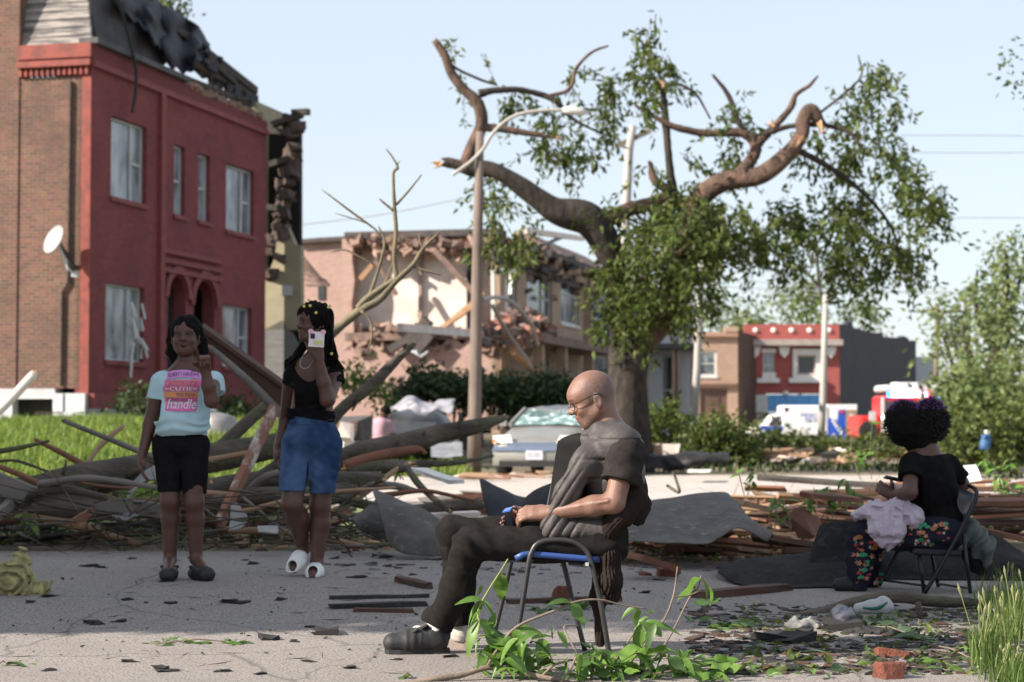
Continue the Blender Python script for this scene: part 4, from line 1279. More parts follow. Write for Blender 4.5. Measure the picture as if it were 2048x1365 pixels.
crown_tree('tree_behind_roof', 'tree top peeking above the torn roof of the red building', P(345, 850, 70), [[(340, 860, 12, 0), (342, 400, 9, 0), (345, 40, 4, 0)]], [(345, -30, 40, 42, 46), (370, 6, 18, 10, 8)], 70, .2, .26, m_leaf, 48)
crown_tree('overhanging_tree', 'leafy branch tip poking in at the right edge of the sky', P(2200, 880, 34), [[(2200, 980, 30, 0), (2190, 700, 26, 0), (2180, 420, 18, 0), (2120, 240, 8, 0), (2050, 145, 2, 0)], [(2190, 500, 14, 0), (2290, 330, 9, 0), (2330, 200, 4, 0)]],
           [(2110, 180, 55, 40, 30), (2046, 142, 5, 8, 3), (2200, 150, 80, 80, 80), (2280, 250, 80, 80, 80), (2180, 300, 60, 60, 40)], 34, .2, .13, m_leaf, 49, per=14)

# hedge in front of the pink house
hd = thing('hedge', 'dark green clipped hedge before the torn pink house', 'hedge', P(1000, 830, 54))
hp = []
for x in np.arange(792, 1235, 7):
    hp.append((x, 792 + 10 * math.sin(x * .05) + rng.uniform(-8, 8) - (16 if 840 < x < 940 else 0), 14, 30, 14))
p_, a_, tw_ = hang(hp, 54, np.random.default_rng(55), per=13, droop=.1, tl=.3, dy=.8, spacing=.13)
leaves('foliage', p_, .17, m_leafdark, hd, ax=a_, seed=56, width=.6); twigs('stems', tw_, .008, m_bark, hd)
s = MB()
for x in range(800, 1235, 18):
    c = P(x, 812, 54.4); s.tube([c - np.array([0, 0, .7]), c, c + np.array([.1, 0, .45])], [.04, .03, .015], 5)
s.obj('branch', m_bark, hd)


def bush(name, label, blobs, Y0, leaf, mat, seed, group=None, cat='bush', tl=.35, dy=.7, droop=-.2, per=13):
    t = thing(name, label, cat, P(blobs[0][0], blobs[0][1] + blobs[0][3], Y0), group)
    p_, a_, tw_ = hang(blobs, Y0, np.random.default_rng(seed), per=per, droop=droop, tl=tl, dy=dy, spacing=leaf * .8)
    leaves('foliage', p_, leaf, mat, t, ax=a_, seed=seed, width=.55)
    twigs('stems', tw_, leaf * .06, m_bark, t)
    return t


bush('young_bush', 'bright green shrub between pink house and broken log', [(715, 765, 30, 22, 26), (760, 790, 30, 18, 18)], 50, .16, m_leaffresh, 61)
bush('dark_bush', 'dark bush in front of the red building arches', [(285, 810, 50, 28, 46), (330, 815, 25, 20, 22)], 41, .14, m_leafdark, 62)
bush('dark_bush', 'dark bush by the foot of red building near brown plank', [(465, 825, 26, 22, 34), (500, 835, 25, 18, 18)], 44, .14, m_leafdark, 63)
bush('dark_bush', 'sunlit bush at the foot of the big tree beside white house', [(1330, 850, 35, 35, 60), (1300, 880, 30, 30, 44)], 44, .15, m_leaf, 64)
bush('dark_bush', 'wide dark green bush on the far side of the street', [(1430, 880, 60, 34, 110), (1480, 890, 45, 36, 90), (1400, 900, 50, 20, 50)], 43, .15, m_leaf, 65)
bush('low_scrub', 'low pale scrub in front of the ambulance', [(1600, 895, 80, 14, 70), (1700, 895, 80, 14, 70), (1560, 885, 30, 20, 30)], 60, .16, m_leaf, 66)
bush('felled_crown', 'mass of felled leafy branches heaped right of the seated girl', [(1960, 880, 70, 30, 90), (2020, 900, 40, 40, 80), (1930, 910, 60, 22, 60), (2040, 850, 30, 30, 30)], 34, .13, m_leaf, 67, tl=.5)
bush('felled_crown', 'leafy debris mound behind the heart shaped hair', [(1760, 905, 60, 14, 34), (1880, 900, 40, 25, 40)], 42, .14, m_leaf, 68, tl=.4)

# lawn blades on the rise at left, patch behind the logs
r5 = np.random.default_rng(5)
def scatter(n, f):
    out = []
    while len(out) < n:
        q = f(r5)
        if q is not None: out.append((q[0], q[1], float(gz(q[0], q[1])) - .01))
    return np.array(out)


def lawnpt(r):
    y = 16.6 + 25 * r.uniform() ** 1.4
    x = r.uniform(-.29, -.075) * y
    return (x, y) if x < -1.1 - .062 * y else None


lp = scatter(30000, lawnpt)
hh = .15 + .16 * (vnoise(lp, .55, 3) * .5 + .5)
o = blades('lawn_grass', lp, hh, m_grass, None, .7, .016, 6); tag(o, 'tall bright lawn grass on the rise below the brick wall', 'grass', kind='stuff')
xs = np.linspace(-13, -1.2, 50); ys = np.linspace(15, 43, 80)
o = sheet('lawn', xs, ys, m_turf, .004)
gp = scatter(5200, lambda r: (lambda y: (r.uniform(-.078, -.022) * y, y))(r.uniform(34.5, 45)))
o = blades('verge_grass', gp, .22, m_grass, None, .7, .02, 8); tag(o, 'bright verge grass behind the logs near lamp pole', 'grass', kind='stuff')
gp = scatter(2600, lambda r: (lambda y: (r.uniform(.06, .26) * y, y))(r.uniform(38, 62)))
o = blades('far_verge_grass', gp, .16, m_leafdark, None, .7, .03, 9); tag(o, 'rough grass beyond the pale street', 'grass', kind='stuff')

# leafy trees standing outside the frame on the left, which shade the road
def shade_tree(x, y, h, rx, rz, n, seed, label):
    r = np.random.default_rng(seed)
    t = thing('street_tree', label, 'tree', (x, y, float(gz(x, y))), 'trees standing left of the camera')
    z0 = float(gz(x, y))
    s = MB(); s.tube([(x, y, z0 - .1), (x + .05, y, z0 + h * .35), (x, y + .1, z0 + h * .7), (x + .1, y, z0 + h)], [.3, .24, .15, .04], 10, rough=.08); s.obj('trunk', m_bark, t, True)
    for k in range(9):
        a = r.uniform(0, 6.28); zz = z0 + h * r.uniform(.3, .75); L = rx * r.uniform(.5, .9)
        s = MB(); s.tube([(x, y, zz), (x + math.cos(a) * L * .5, y + math.sin(a) * L * .5, zz + .5), (x + math.cos(a) * L, y + math.sin(a) * L, zz + .9)], [.09, .06, .02], 6); s.obj('branch', m_bark, t, True)
    q = r.normal(size=(n, 3)); q /= np.linalg.norm(q, axis=1, keepdims=True); q *= r.uniform(.15, 1, (n, 1)) ** (1 / 1.6)
    p_ = np.array([x, y, z0 + h * .62]) + q * np.array([rx, rx, rz])
    leaves('crown', p_, .42, m_leaf, t, seed=seed, width=.6)

# ------------------------------------------------------------------ storm debris
m_log = M('grey_log_bark', (.15, .122, .095), (.062, .052, .043), scale=5, rough=.95, bump=1.7, bscale=16, stretch=(.35, 1, 1), c3=(.10, .115, .05), s3=3, f3=.36)
m_redwood = M('red_brown_board', (.21, .090, .052), (.12, .055, .036), scale=4, rough=.85, bump=.4, stretch=(.3, 1, 1))
m_brownboard = M('dark_brown_board', (.085, .042, .027), (.052, .028, .020), scale=4, rough=.85, bump=.4, stretch=(.3, 1, 1))
m_tanboard = M('tan_board', (.36, .235, .15), (.27, .165, .10), scale=5, rough=.85, bump=.3, stretch=(.3, 1, 1))
m_greyplank = M('grey_plank', (.20, .175, .155), (.13, .115, .105), scale=5, rough=.9, bump=.4, stretch=(.3, 1, 1))
m_felt = M('grey_roofing_felt', (.115, .104, .096), (.066, .061, .058), scale=5, rough=.88, bump=.5, bscale=50, c3=(.17, .15, .14), s3=12, f3=.30)
m_feltdark = M('dark_roofing_felt', (.022, .021, .021), (.012, .012, .012), scale=5, rough=.9, bump=.6, bscale=60, c3=(.035, .033, .032), s3=22, f3=.34, spec=.15)
m_shingle = M('black_shingle', (.022, .021, .021), (.042, .040, .039), scale=30, rough=.9, bump=.7, bscale=90)


def log(label, rows, mat=None, cat='log', name='log', n=16, rough=.10, ends=True, stubs=()):
    """rows: (px, py, radius px, Y)"""
    q = spline(np.array([(a, b + rng.normal() * c * .12, c * (1 + rng.normal() * .06), d) for a, b, c, d in rows], float), 8)
    t = thing(name, label, cat, P(*rows[len(rows) // 2][:2], rows[len(rows) // 2][3]))
    s = MB(); s.tube([P(a, b, d) for a, b, c, d in q], [max(c, .5) * d / F_PX for a, b, c, d in q], n, rough=rough, jag=.8)
    s.obj('bark', mat or m_log, t, True)
    if ends:
        for i, j in ((0, 1), (-1, -2)):
            c = P(q[i][0], q[i][1], q[i][3]); rr = q[i][2] * q[i][3] / F_PX; d = unit(c - P(q[j][0], q[j][1], q[j][3]))
            s = MB()
            for k in range(8):
                a = c + rng.normal(size=3) * rr * .4 - d * rr * .4
                s.tube([a, a + unit(d + rng.normal(size=3) * .18) * rr * rng.uniform(.6, 1.9)], [rr * .32, rr * .06], 4)
            s.obj('split_end', m_splinter, t)
    for (x0, y0, x1, y1, r_, Y) in stubs:
        s = MB(); s.tube([P(x0, y0, Y), P((x0 + x1) / 2 + 2, (y0 + y1) / 2, Y), P(x1, y1, Y)], [r_ * Y / F_PX, r_ * .8 * Y / F_PX, r_ * .5 * Y / F_PX], 7, rough=.1); s.obj('stub', mat or m_log, t, True)
    return t


log('thick grey fallen trunk lying along the lawn edge at far left', [(-60, 1012, 42, 14.2), (60, 990, 36, 14.3), (160, 966, 34, 14.5), (250, 948, 31, 14.7), (330, 930, 30, 15), (430, 908, 27, 15.3), (575, 886, 22, 15.6)], stubs=((125, 950, 132, 920, 4, 14.3), (255, 950, 290, 935, 9, 14.6)))
log('broken log pointing right towards the silver car', [(672, 925, 24, 16.2), (730, 903, 23, 16.3), (800, 886, 20, 16.5), (880, 866, 18, 16.7), (950, 850, 15, 16.8), (1012, 836, 6, 17)], stubs=((915, 858, 922, 825, 6, 16.6), (845, 872, 848, 862, 5, 16.4), (790, 888, 800, 872, 6, 16.3)))
log('split log with reddish torn wood under the broken log', [(690, 935, 12, 16), (760, 912, 11, 16.1), (830, 900, 8, 16.3), (850, 905, 4, 16.3)], m_redwood)
log('mossy log behind the women\'s knees', [(405, 982, 20, 14.6), (480, 970, 21, 14.7), (570, 962, 20, 14.8), (700, 958, 18, 15), (760, 956, 14, 15.1)])
log('low grey log on the ground behind the woman\'s legs', [(400, 1018, 16, 14), (500, 998, 18, 14.1), (600, 988, 18, 14.2), (700, 985, 16, 14.4)])
log('lower log under the thick trunk at left', [(-40, 1040, 20, 13.9), (80, 1022, 20, 14), (200, 1024, 18, 14.0), (330, 1022, 15, 14.1)])
log('short log with pale torn bark beside the white plank', [(700, 945, 14, 16), (760, 935, 14, 16), (815, 932, 11, 16.1)], m_log)
log('slanting log rising right from behind the woman', [(650, 858, 13, 16.8), (690, 812, 12, 16.9), (740, 770, 11, 17), (790, 722, 9, 17.1), (828, 688, 5, 17.2)], stubs=((722, 785, 704, 822, 4, 16.9),))
log('slanting log leaning left of the woman over the trunk', [(420, 912, 13, 15.6), (470, 868, 13, 15.7), (520, 822, 12, 15.8), (565, 790, 12, 15.9), (600, 752, 10, 16.0)])
log('thin grey branch leaning down in front of the wide brown plank', [(418, 694, 6, 14.9), (445, 716, 6, 14.9), (485, 752, 8, 14.9), (540, 806, 9, 15), (580, 850, 9, 15), (612, 892, 8, 15)], m_greyplank, 'branch', 'fallen_branch')
log('pale stick poking up from the lawn at left', [(165, 945, 4, 14.9), (190, 905, 5, 15), (220, 875, 5, 15.1), (246, 853, 4, 15.2)], m_tanboard, 'stick', 'stick')
log('pale beam slanting against the stone foundation at left edge', [(-30, 850, 9, 24), (20, 800, 9, 24.2), (68, 748, 8, 24.4)], m_plaster, 'beam', 'beam')
log('thin grey branch over the lawn at left edge', [(-20, 905, 6, 14.6), (40, 896, 5, 14.7), (98, 882, 3, 14.8)], None, 'branch', 'fallen_branch')
log('arched dark twig over the lawn at left edge', [(-20, 926, 3, 14.3), (30, 922, 3, 14.3), (90, 942, 3, 14.4), (140, 960, 2, 14.5)], None, 'branch', 'fallen_branch', ends=False)
log('curved dark branch crossing behind the woman\'s hand', [(430, 1030, 8, 14.3), (500, 965, 9, 14.4), (552, 930, 9, 14.5), (590, 890, 7, 14.6)], None, 'branch', 'fallen_branch')
log('dark branch reaching right to the lamp pole', [(690, 940, 9, 16.2), (770, 934, 8, 16.4), (850, 928, 7, 16.8), (920, 924, 5, 17.2), (985, 912, 3, 17.6)], None, 'branch', 'fallen_branch')
log('bent dark branch dropping behind the roofing felt', [(812, 932, 6, 15), (835, 965, 6, 14.8), (865, 995, 6, 14.6), (900, 1020, 7, 14.4)], None, 'branch', 'fallen_branch')
log('grey log lying behind the roofing felt left of the man', [(800, 1022, 11, 14.6), (860, 1020, 13, 14.7), (920, 1012, 12, 14.8), (965, 1010, 10, 14.9)])
log('small grey branch in the pile below the trunk', [(640, 1010, 7, 13.8), (700, 990, 7, 13.9), (745, 965, 4, 14)], None, 'branch', 'fallen_branch')
log('dark forked twig standing on the far street edge', [(1335, 972, 3, 18), (1358, 985, 3, 17.6), (1352, 960, 3, 17.6), (1346, 945, 2, 17.6)], None, 'branch', 'fallen_branch', ends=False)

# dead branching limb that stands up between the women and the pink house
dl = thing('dead_limb', 'bare branching limb rising before the torn pink house', 'branch', P(640, 800, 17))
for nm, rows in (('stem', [(600, 745, 12, 17), (640, 695, 11, 17), (671, 661, 10, 17), (722, 620, 9, 17), (759, 600, 8, 17), (792, 562, 7, 17), (826, 530, 5, 17), (846, 498, 4, 17), (880, 464, 2, 17)]),
                 ('branch', [(716, 618, 7, 17), (735, 597, 7, 17), (776, 568, 6, 17), (795, 556, 5, 17)]), ('branch', [(794, 558, 5, 17), (789, 516, 5, 17), (792, 462, 4.5, 17), (789, 415, 4, 17), (787, 347, 3, 17), (796, 337, 2.5, 17), (785, 315, 2, 17), (772, 298, 1.2, 17)]),
                 ('branch', [(735, 598, 4, 17), (742, 583, 4, 17), (762, 523, 3.5, 17), (769, 482, 3, 17), (757, 453, 1.5, 17)]), ('branch', [(792, 410, 3, 17), (815, 385, 2.4, 17), (843, 350, 1.4, 17)]), ('branch', [(787, 422, 3, 17), (770, 408, 2.4, 17), (758, 398, 1.4, 17)]),
                 ('branch', [(760, 470, 1.5, 17.2), (749, 458, 2, 17.2), (708, 428, 2.4, 17.2), (644, 380, 1.4, 17.2)]), ('branch', [(745, 455, 1, 17.2), (728, 445, 1.4, 17.2), (671, 427, .9, 17.2)]), ('branch', [(824, 532, 3, 17), (850, 542, 2.6, 17), (882, 550, 1.6, 17)]), ('branch', [(846, 500, 2.4, 17), (840, 482, 2, 17), (838, 468, 1.3, 17)]),
                 ('branch', [(722, 622, 3.4, 16.9), (740, 640, 2.6, 16.9), (744, 672, 2.2, 16.9), (735, 705, 1.4, 16.9)]), ('branch', [(662, 505, 1.4, 17.3), (690, 500, 1.8, 17.3), (720, 515, 1.8, 17.3), (748, 530, 1.3, 17.3)]), ('branch', [(790, 345, 1.6, 17), (795, 330, 1.2, 17), (800, 322, .8, 17)]), ('branch', [(757, 600, 2, 17), (808, 470, 1.2, 17)])):
    q = spline(np.array(rows, float), 4); s = MB(); s.tube([P(a, b, d) for a, b, c, d in q], [c * d / F_PX for a, b, c, d in q], 7, rough=.08); s.obj(nm, M('greenish_bark', (.20, .17, .105), (.12, .10, .07), scale=6, rough=.9, bump=.6), dl, True)


def board(a, b, w, t, mat, name='board', parent=None, roll=0.0, jit=.006):
    """plank between two points, w along the horizontal side, t thick"""
    a, b = np.asarray(a, float), np.asarray(b, float)
    R = basis(b - a) @ rotm((1, 0, 0), roll)
    s = MB(); L = np.linalg.norm(b - a)
    hx, hy, hz = L / 2, w / 2, t / 2
    V = []
    for x in np.linspace(-1, 1, 5):
        e = rng.uniform(-.35, .0) * w if abs(x) == 1 else 0
        for y, z in ((-1, -1), (1, -1), (1, 1), (-1, 1)):
            V.append(R @ np.array([x * hx - math.copysign(1, x) * abs(rng.uniform(-.5, .5) * w * (abs(x) == 1)), y * hy + rng.uniform(-jit, jit), z * hz + rng.uniform(-jit, jit) * .5]) + (a + b) / 2)
    F = [(3, 2, 1, 0), (16, 17, 18, 19)] + [(i * 4 + k, i * 4 + (k + 1) % 4, (i + 1) * 4 + (k + 1) % 4, (i + 1) * 4 + k) for i in range(4) for k in range(4)]
    s.add(V, F)
    return s.obj(name, mat, parent)


def on(px, py, lift=0.0):
    p = G(px, py); return p + np.array([0, 0, lift])


# the wide leaning plank and the 2x4
wp = thing('wide_plank', 'wide dark brown plank leaning down from behind the girl to the woman', 'plank', P(590, 860, 15.2))
q0 = [P(402, 655, 15.1), P(590, 792, 15.0), P(588, 842, 15.0), P(560, 815, 15.0), P(420, 700, 15.1)]
s = MB(); s.prism(q0, (.02, .06, .01)); s.obj('board', m_brownboard, wp)
s = MB(); s.prism([P(402, 652, 15.06), P(592, 788, 14.96), P(592, 796, 14.96), P(402, 662, 15.06)], (0, .16, .03)); s.obj('edge_strip', m_brownboard, wp)
o = board(P(548, 818, 14.6), P(438, 1050, 13.6), .05, .09, M('painted_red_stud', (.23, .10, .06), (.18, .08, .055), scale=5, c3=(.45, .4, .36), s3=5, f3=.36)); o.name = 'leaning_stud'; tag(o, 'reddish wall stud with white paint flecks leaning beside the woman', 'board')
o = board(P(832, 938, 16.0), P(918, 966, 15.0), .14, .03, M('white_board', (.72, .70, .66), (.62, .60, .56), scale=6)); o.name = 'white_plank'; tag(o, 'white painted plank lying in grass right of the logs', 'plank')
o = board(P(48, 985, 13.8), P(335, 1024, 13.6), .06, .10, m_greyplank); o.name = 'grey_plank'; tag(o, 'long grey plank lying across the logs at left', 'plank')
o = board(P(-20, 958, 13.5), P(60, 992, 13.5), .07, .14, m_greyplank); o.name = 'grey_plank'; tag(o, 'grey plank slanting down at the left edge', 'plank')
o = board(P(-15, 1040, 13.2), P(38, 992, 13.6), .05, .07, m_greyplank); o.name = 'grey_plank'; tag(o, 'grey stick slanting up at the left edge below the trunk', 'plank')
o = board(P(138, 1050, 13.2), P(188, 1020, 13.3), .05, .05, m_redwood); o.name = 'wood_scrap'; tag(o, 'reddish wood scrap propped on the log at left', 'scrap')
o = board(on(1040, 1114), on(1095, 1122), .06, .03, m_tanboard); o.name = 'wood_scrap'; tag(o, 'thin tan lath lying under the blue chair', 'scrap')
o = board(on(1385, 1202, .03), on(1575, 1184, .03), .10, .04, m_brownboard); o.name = 'wood_scrap'; tag(o, 'brown board lying on road left of the dark roofing', 'board')
o = board(on(655, 1222, .02), on(860, 1216, .02), .07, .03, m_shingle); o.name = 'charred_strip'; tag(o, 'long black strip on the road left of the man\'s shin', 'strip')
o = board(on(655, 1204, .02), on(860, 1200, .02), .025, .02, m_shingle); o.name = 'charred_strip'; tag(o, 'thin black strip behind the long strip on the road', 'strip')
o = board(on(700, 1228, .02), on(830, 1230, .02), .05, .02, m_brownboard); o.name = 'charred_strip'; tag(o, 'brown strip in front of the black strips on the road', 'strip')
o = board(on(1010, 1212, .02), on(1245, 1206, .02), .06, .03, m_brownboard); o.name = 'wood_scrap'; tag(o, 'brown board lying behind the chair legs', 'board')
o = board(on(795, 1168, .03), on(858, 1183, .03), .05, .03, m_brownboard); o.name = 'wood_scrap'; tag(o, 'dark brown stick with red broken end on the road', 'stick')


def pile(name, label, n, xr, yr, Lr, mats, seed, ang=12, lift=.30, wr=(.05, .14), tr=(.012, .04), cat='debris pile', hump=None):
    r = np.random.default_rng(seed)
    xc, yc = np.mean(xr), np.mean(yr)
    t = thing(name, label, cat, on(xc, yr[1]))
    for k in range(n):
        x, y = r.uniform(*xr), r.uniform(*yr)
        p = on(x, y); h = lift * r.uniform(0, 1) * (1 if hump is None else hump((x - xr[0]) / (xr[1] - xr[0])))
        L = r.uniform(*Lr); a = math.radians(r.normal() * ang)
        d = unit([math.cos(a), math.sin(a) * 1.6, r.normal() * .10])
        c = p + np.array([0, 0, h + .03])
        A, B = c - d * L / 2, c + d * L / 2
        for q in (A, B): q[2] = max(q[2], float(gz(q[0], q[1])) + .03)
        board(A, B, r.uniform(*wr), r.uniform(*tr), mats[int(r.integers(len(mats)))], 'board', t, r.uniform(-30, 30), .004)
    return t


pile('lumber_pile', 'heap of long reddish boards behind the folding chair', 62, (1620, 2080), (1008, 1100), (.5, 1.9), [m_redwood, m_redwood, m_brownboard, m_brownboard, m_tanboard, m_char], 1, 14, .36, (.03, .13))
pile('lumber_pile', 'scatter of broken reddish boards between the roofing felts', 60, (1225, 1680), (1085, 1128), (.15, .8), [m_redwood, m_brownboard, m_tanboard, m_redwood, m_splinter], 2, 30, .16, (.03, .12))
pile('lumber_pile', 'broken boards behind the grey felt and dark roofing', 30, (1470, 1680), (1030, 1085), (.3, .9), [m_redwood, m_brownboard, m_tanboard], 3, 26, .26)
pile('lumber_pile', 'stack of broken boards left of the seated man', 26, (815, 985), (1020, 1062), (.25, .8), [m_redwood, m_brownboard, m_greyplank], 4, 14, .22)
pile('lumber_pile', 'tangle of dark boards and sticks under the logs', 56, (-20, 700), (1062, 1094), (.2, .9), [m_brownboard, m_greyplank, m_shingle, m_redwood, m_tanboard], 5, 32, .24, (.03, .09))
pile('lumber_pile', 'low line of scraps across the far edge of pale street', 50, (1280, 1900), (917, 934), (.5, 1.8), [m_redwood, m_shingle, m_tanboard, m_plaster], 6, 20, .3, (.1, .4), (.03, .12))
pile('lumber_pile', 'scraps strewn before the silver car', 18, (860, 1120), (955, 966), (.3, 1.0), [m_redwood, m_tanboard, m_plaster], 7, 25, .1)
for k, (x0, y0, x1, y1, w_, lab, m_) in enumerate(((1592, 1045, 1640, 1075, .26, 'broad reddish panel leaning behind dark roofing', m_redwood), (1605, 990, 1725, 1000, .09, 'long thin red board jutting left from the lumber heap', m_redwood), (1930, 1005, 2060, 1003, .12, 'long red board on top of the heap right of chair', m_redwood), (1470, 1002, 1530, 1018, .14, 'tan broken board behind the grey felt ridge', m_tanboard),
                                               (1260, 1110, 1345, 1135, .16, 'reddish board slanting beside the sweater', m_redwood), (1955, 1060, 2060, 1082, .12, 'reddish board ends at right edge', m_redwood), (700, 1040, 960, 1028, .06, 'pale long board behind the left roofing felt', m_plaster))):
    Y = 14.2 if k not in (4,) else 11.6
    a, b = P(x0, y0, Y), P(x1, y1, Y + .4)
    o = board(a, b, w_, w_ * .5 if k == 0 else .04, m_, roll=60 if k == 0 else 10); o.name = 'loose_board'; tag(o, lab, 'board')


def felt(name, label, top, bot, mat, cat='roofing sheet', bulge=0.0, n1=26, n2=14, thick=.012, noise=.03, fold=0.0, seed=0):
    """sheet between two pixel polylines (px, py, Y); bulge pushes its middle towards the camera"""
    T = spline(np.array(top, float), 12); B = spline(np.array(bot, float), 12)
    T = T[np.linspace(0, len(T) - 1, n1).astype(int)]; B = B[np.linspace(0, len(B) - 1, n1).astype(int)]
    V = []
    for i in range(n1):
        a, b = P(*T[i]), P(*B[i])
        for j in range(n2):
            v = j / (n2 - 1); p = a * (1 - v) + b * v
            p = p + np.array([0, -bulge * math.sin(math.pi * v), bulge * .35 * math.sin(math.pi * v)])
            V.append(p)
    V = np.array(V)
    V[:, 1] += noise * fbm(V, 2.4, 3, seed) * 1.6; V[:, 2] += noise * fbm(V, 3.1, 3, seed + 5) * .8
    V[:, 2] = np.maximum(V[:, 2], gz(V[:, 0], V[:, 1]) + .02)
    F = [(i * n2 + j, i * n2 + j + 1, (i + 1) * n2 + j + 1, (i + 1) * n2 + j) for i in range(n1 - 1) for j in range(n2 - 1)]
    o = mk(name, V, F, mat, None, True); md = o.modifiers.new('t', 'SOLIDIFY'); md.thickness = thick; md.offset = 0
    sb = o.modifiers.new('s', 'SUBSURF'); sb.levels = sb.render_levels = 1
    return tag(o, label, cat)


felt('roofing_felt', 'upright grey roofing sheet with pointed corner left of the man', [(744, 976, 13.2), (790, 990, 13.1), (838, 1012, 13.0), (892, 1048, 13.0)], [(778, 1092, 12.6), (800, 1108, 12.5), (850, 1114, 12.5), (898, 1114, 12.5)], m_felt, bulge=.10)
felt('roofing_felt', 'curled pale grey roofing sheet at the far left of the pointed sheet', [(760, 990, 13.4), (735, 1010, 13.3), (700, 1034, 13.2)], [(785, 1080, 13.2), (755, 1075, 13.1), (716, 1058, 13.0)], m_felt, bulge=.08)
felt('roofing_felt', 'black curled roofing flap standing behind the man\'s knees', [(958, 962, 13.6), (975, 966, 13.5), (1020, 985, 13.5), (1060, 1000, 13.6)], [(968, 1010, 13.3), (985, 1050, 13.2), (1030, 1060, 13.2), (1075, 1062, 13.2)], M('blue_black_felt', (.018, .019, .024), (.028, .029, .035), scale=5, rough=.7, bump=.5, bscale=40), bulge=.05)
felt('roofing_felt', 'black curled roofing flap rising towards the open vest', [(1010, 1050, 13.1), (1040, 1008, 13.0), (1080, 978, 13.0), (1130, 962, 13.1)], [(1012, 1070, 12.9), (1050, 1068, 12.9), (1090, 1066, 12.9), (1135, 1060, 12.9)], M('black_felt', (.012, .012, .013), (.02, .02, .021), scale=5, rough=.6, bump=.4, bscale=40), bulge=.06)
felt('roofing_felt', 'large humped grey roofing sheet right of the man', [(1200, 1012, 14.3), (1330, 996, 14.6), (1438, 986, 14.6), (1468, 1000, 14.2), (1500, 1040, 13.6), (1545, 1078, 13.2)], [(1200, 1080, 12.9), (1300, 1082, 12.7), (1405, 1094, 12.6), (1440, 1078, 12.7), (1480, 1062, 12.8), (1535, 1088, 12.8)], m_felt, bulge=.13, n1=44, n2=20, noise=.025)
felt('roofing_felt', 'dark lobe of roofing lying flat left of the seated girl', [(1432, 1142, 12.5), (1480, 1122, 12.4), (1560, 1112, 12.3), (1640, 1104, 12.2), (1700, 1100, 12.2)], [(1436, 1150, 11.9), (1490, 1176, 11.4), (1560, 1186, 11.3), (1640, 1192, 11.3), (1700, 1194, 11.3)], m_feltdark, bulge=.10, n1=30)
felt('roofing_felt', 'dark roofing sheet standing up beside the seated girl\'s knee', [(1640, 1050, 12.1), (1665, 1046, 12.0), (1700, 1048, 11.95), (1740, 1052, 12.0)], [(1596, 1192, 11.5), (1640, 1194, 11.45), (1690, 1196, 11.5), (1740, 1196, 11.6)], m_feltdark, bulge=-.05, n1=22)
felt('roofing_felt', 'dark roofing mound behind the folding chair', [(1740, 1085, 12.4), (1830, 1070, 12.5), (1930, 1066, 12.5), (1985, 1072, 12.4), (2040, 1100, 12.3), (2080, 1130, 12.2)], [(1740, 1185, 12.0), (1830, 1190, 11.9), (1930, 1188, 11.9), (2000, 1184, 11.9), (2080, 1180, 11.9)], m_feltdark, bulge=.12, n1=30)
felt('roofing_felt', 'flat black roofing roll across the far street edge', [(1290, 905, 38), (1340, 906, 37.5), (1400, 904, 37.5), (1455, 908, 37.5)], [(1290, 938, 37), (1340, 940, 37), (1400, 936, 37), (1460, 926, 37)], MATS['black_felt'], bulge=.2, noise=.08)
felt('crumpled_sheet', 'pale crumpled sheet metal behind the women', [(780, 812, 40), (812, 794, 40), (840, 802, 40), (870, 808, 40), (912, 798, 40)], [(785, 826, 39.5), (815, 822, 39.5), (845, 834, 39.5), (880, 826, 39.5), (906, 828, 39.5)], M('pale_sheet_metal', (.34, .34, .38), (.2, .2, .23), scale=2, rough=.5), 'sheet', noise=.14)
felt('grey_sheet', 'grey sheet lying beside lamp pole base', [(862, 892, 37), (890, 888, 37), (925, 888, 37)], [(862, 912, 36), (890, 914, 36), (926, 914, 36)], M('grey_panel', (.16, .17, .19), (.22, .23, .25), scale=2), 'sheet', noise=.06)
felt('white_cloth', 'dirty white cloth draped on the trunk behind the girl\'s hand', [(310, 930, 14.2), (290, 940, 14.1), (262, 965, 14.0)], [(312, 958, 14), (288, 962, 13.9), (254, 1000, 13.7)], M('dirty_white_cloth', (.22, .215, .205), (.14, .135, .13), scale=5), 'cloth', noise=.03)
felt('white_cloth', 'dirty white plastic under the logs behind the girl', [(215, 1022, 13.4), (250, 1016, 13.4), (276, 1022, 13.4)], [(235, 1040, 13.2), (250, 1048, 13.2), (262, 1042, 13.2)], MATS['dirty_white_cloth'], 'plastic', noise=.09)
felt('white_cloth', 'white crumpled plastic beside the leaning stud', [(455, 1012, 13.6), (475, 1008, 13.6), (492, 1012, 13.6)], [(455, 1044, 13.4), (475, 1040, 13.4), (490, 1030, 13.4)], M('white_plastic', (.34, .33, .32), (.24, .235, .23), scale=6), 'plastic', noise=.11)
felt('white_cloth', 'small white sheet on the bark chips near the woman', [(515, 1050, 13), (535, 1048, 13), (556, 1052, 13)], [(516, 1058, 12.8), (536, 1058, 12.8), (556, 1058, 12.8)], MATS['white_plastic'], 'plastic', noise=.04)
felt('foam_sheet', 'white tilted foam panel behind the folding chair', [(1918, 934, 17), (1934, 930, 17), (1952, 928, 17)], [(1922, 968, 16.6), (1940, 966, 16.6), (1965, 962, 16.6)], M('white_foam', (.70, .70, .66), (.58, .58, .54), scale=6), 'panel', noise=.01)
felt('paper_sheet', 'white paper lying on the far street edge', [(1376, 940, 32), (1400, 938, 32), (1424, 940, 32)], [(1374, 946, 31), (1400, 946, 31), (1420, 945, 31)], MATS['white_foam'], 'paper', noise=.02)
s = MB()
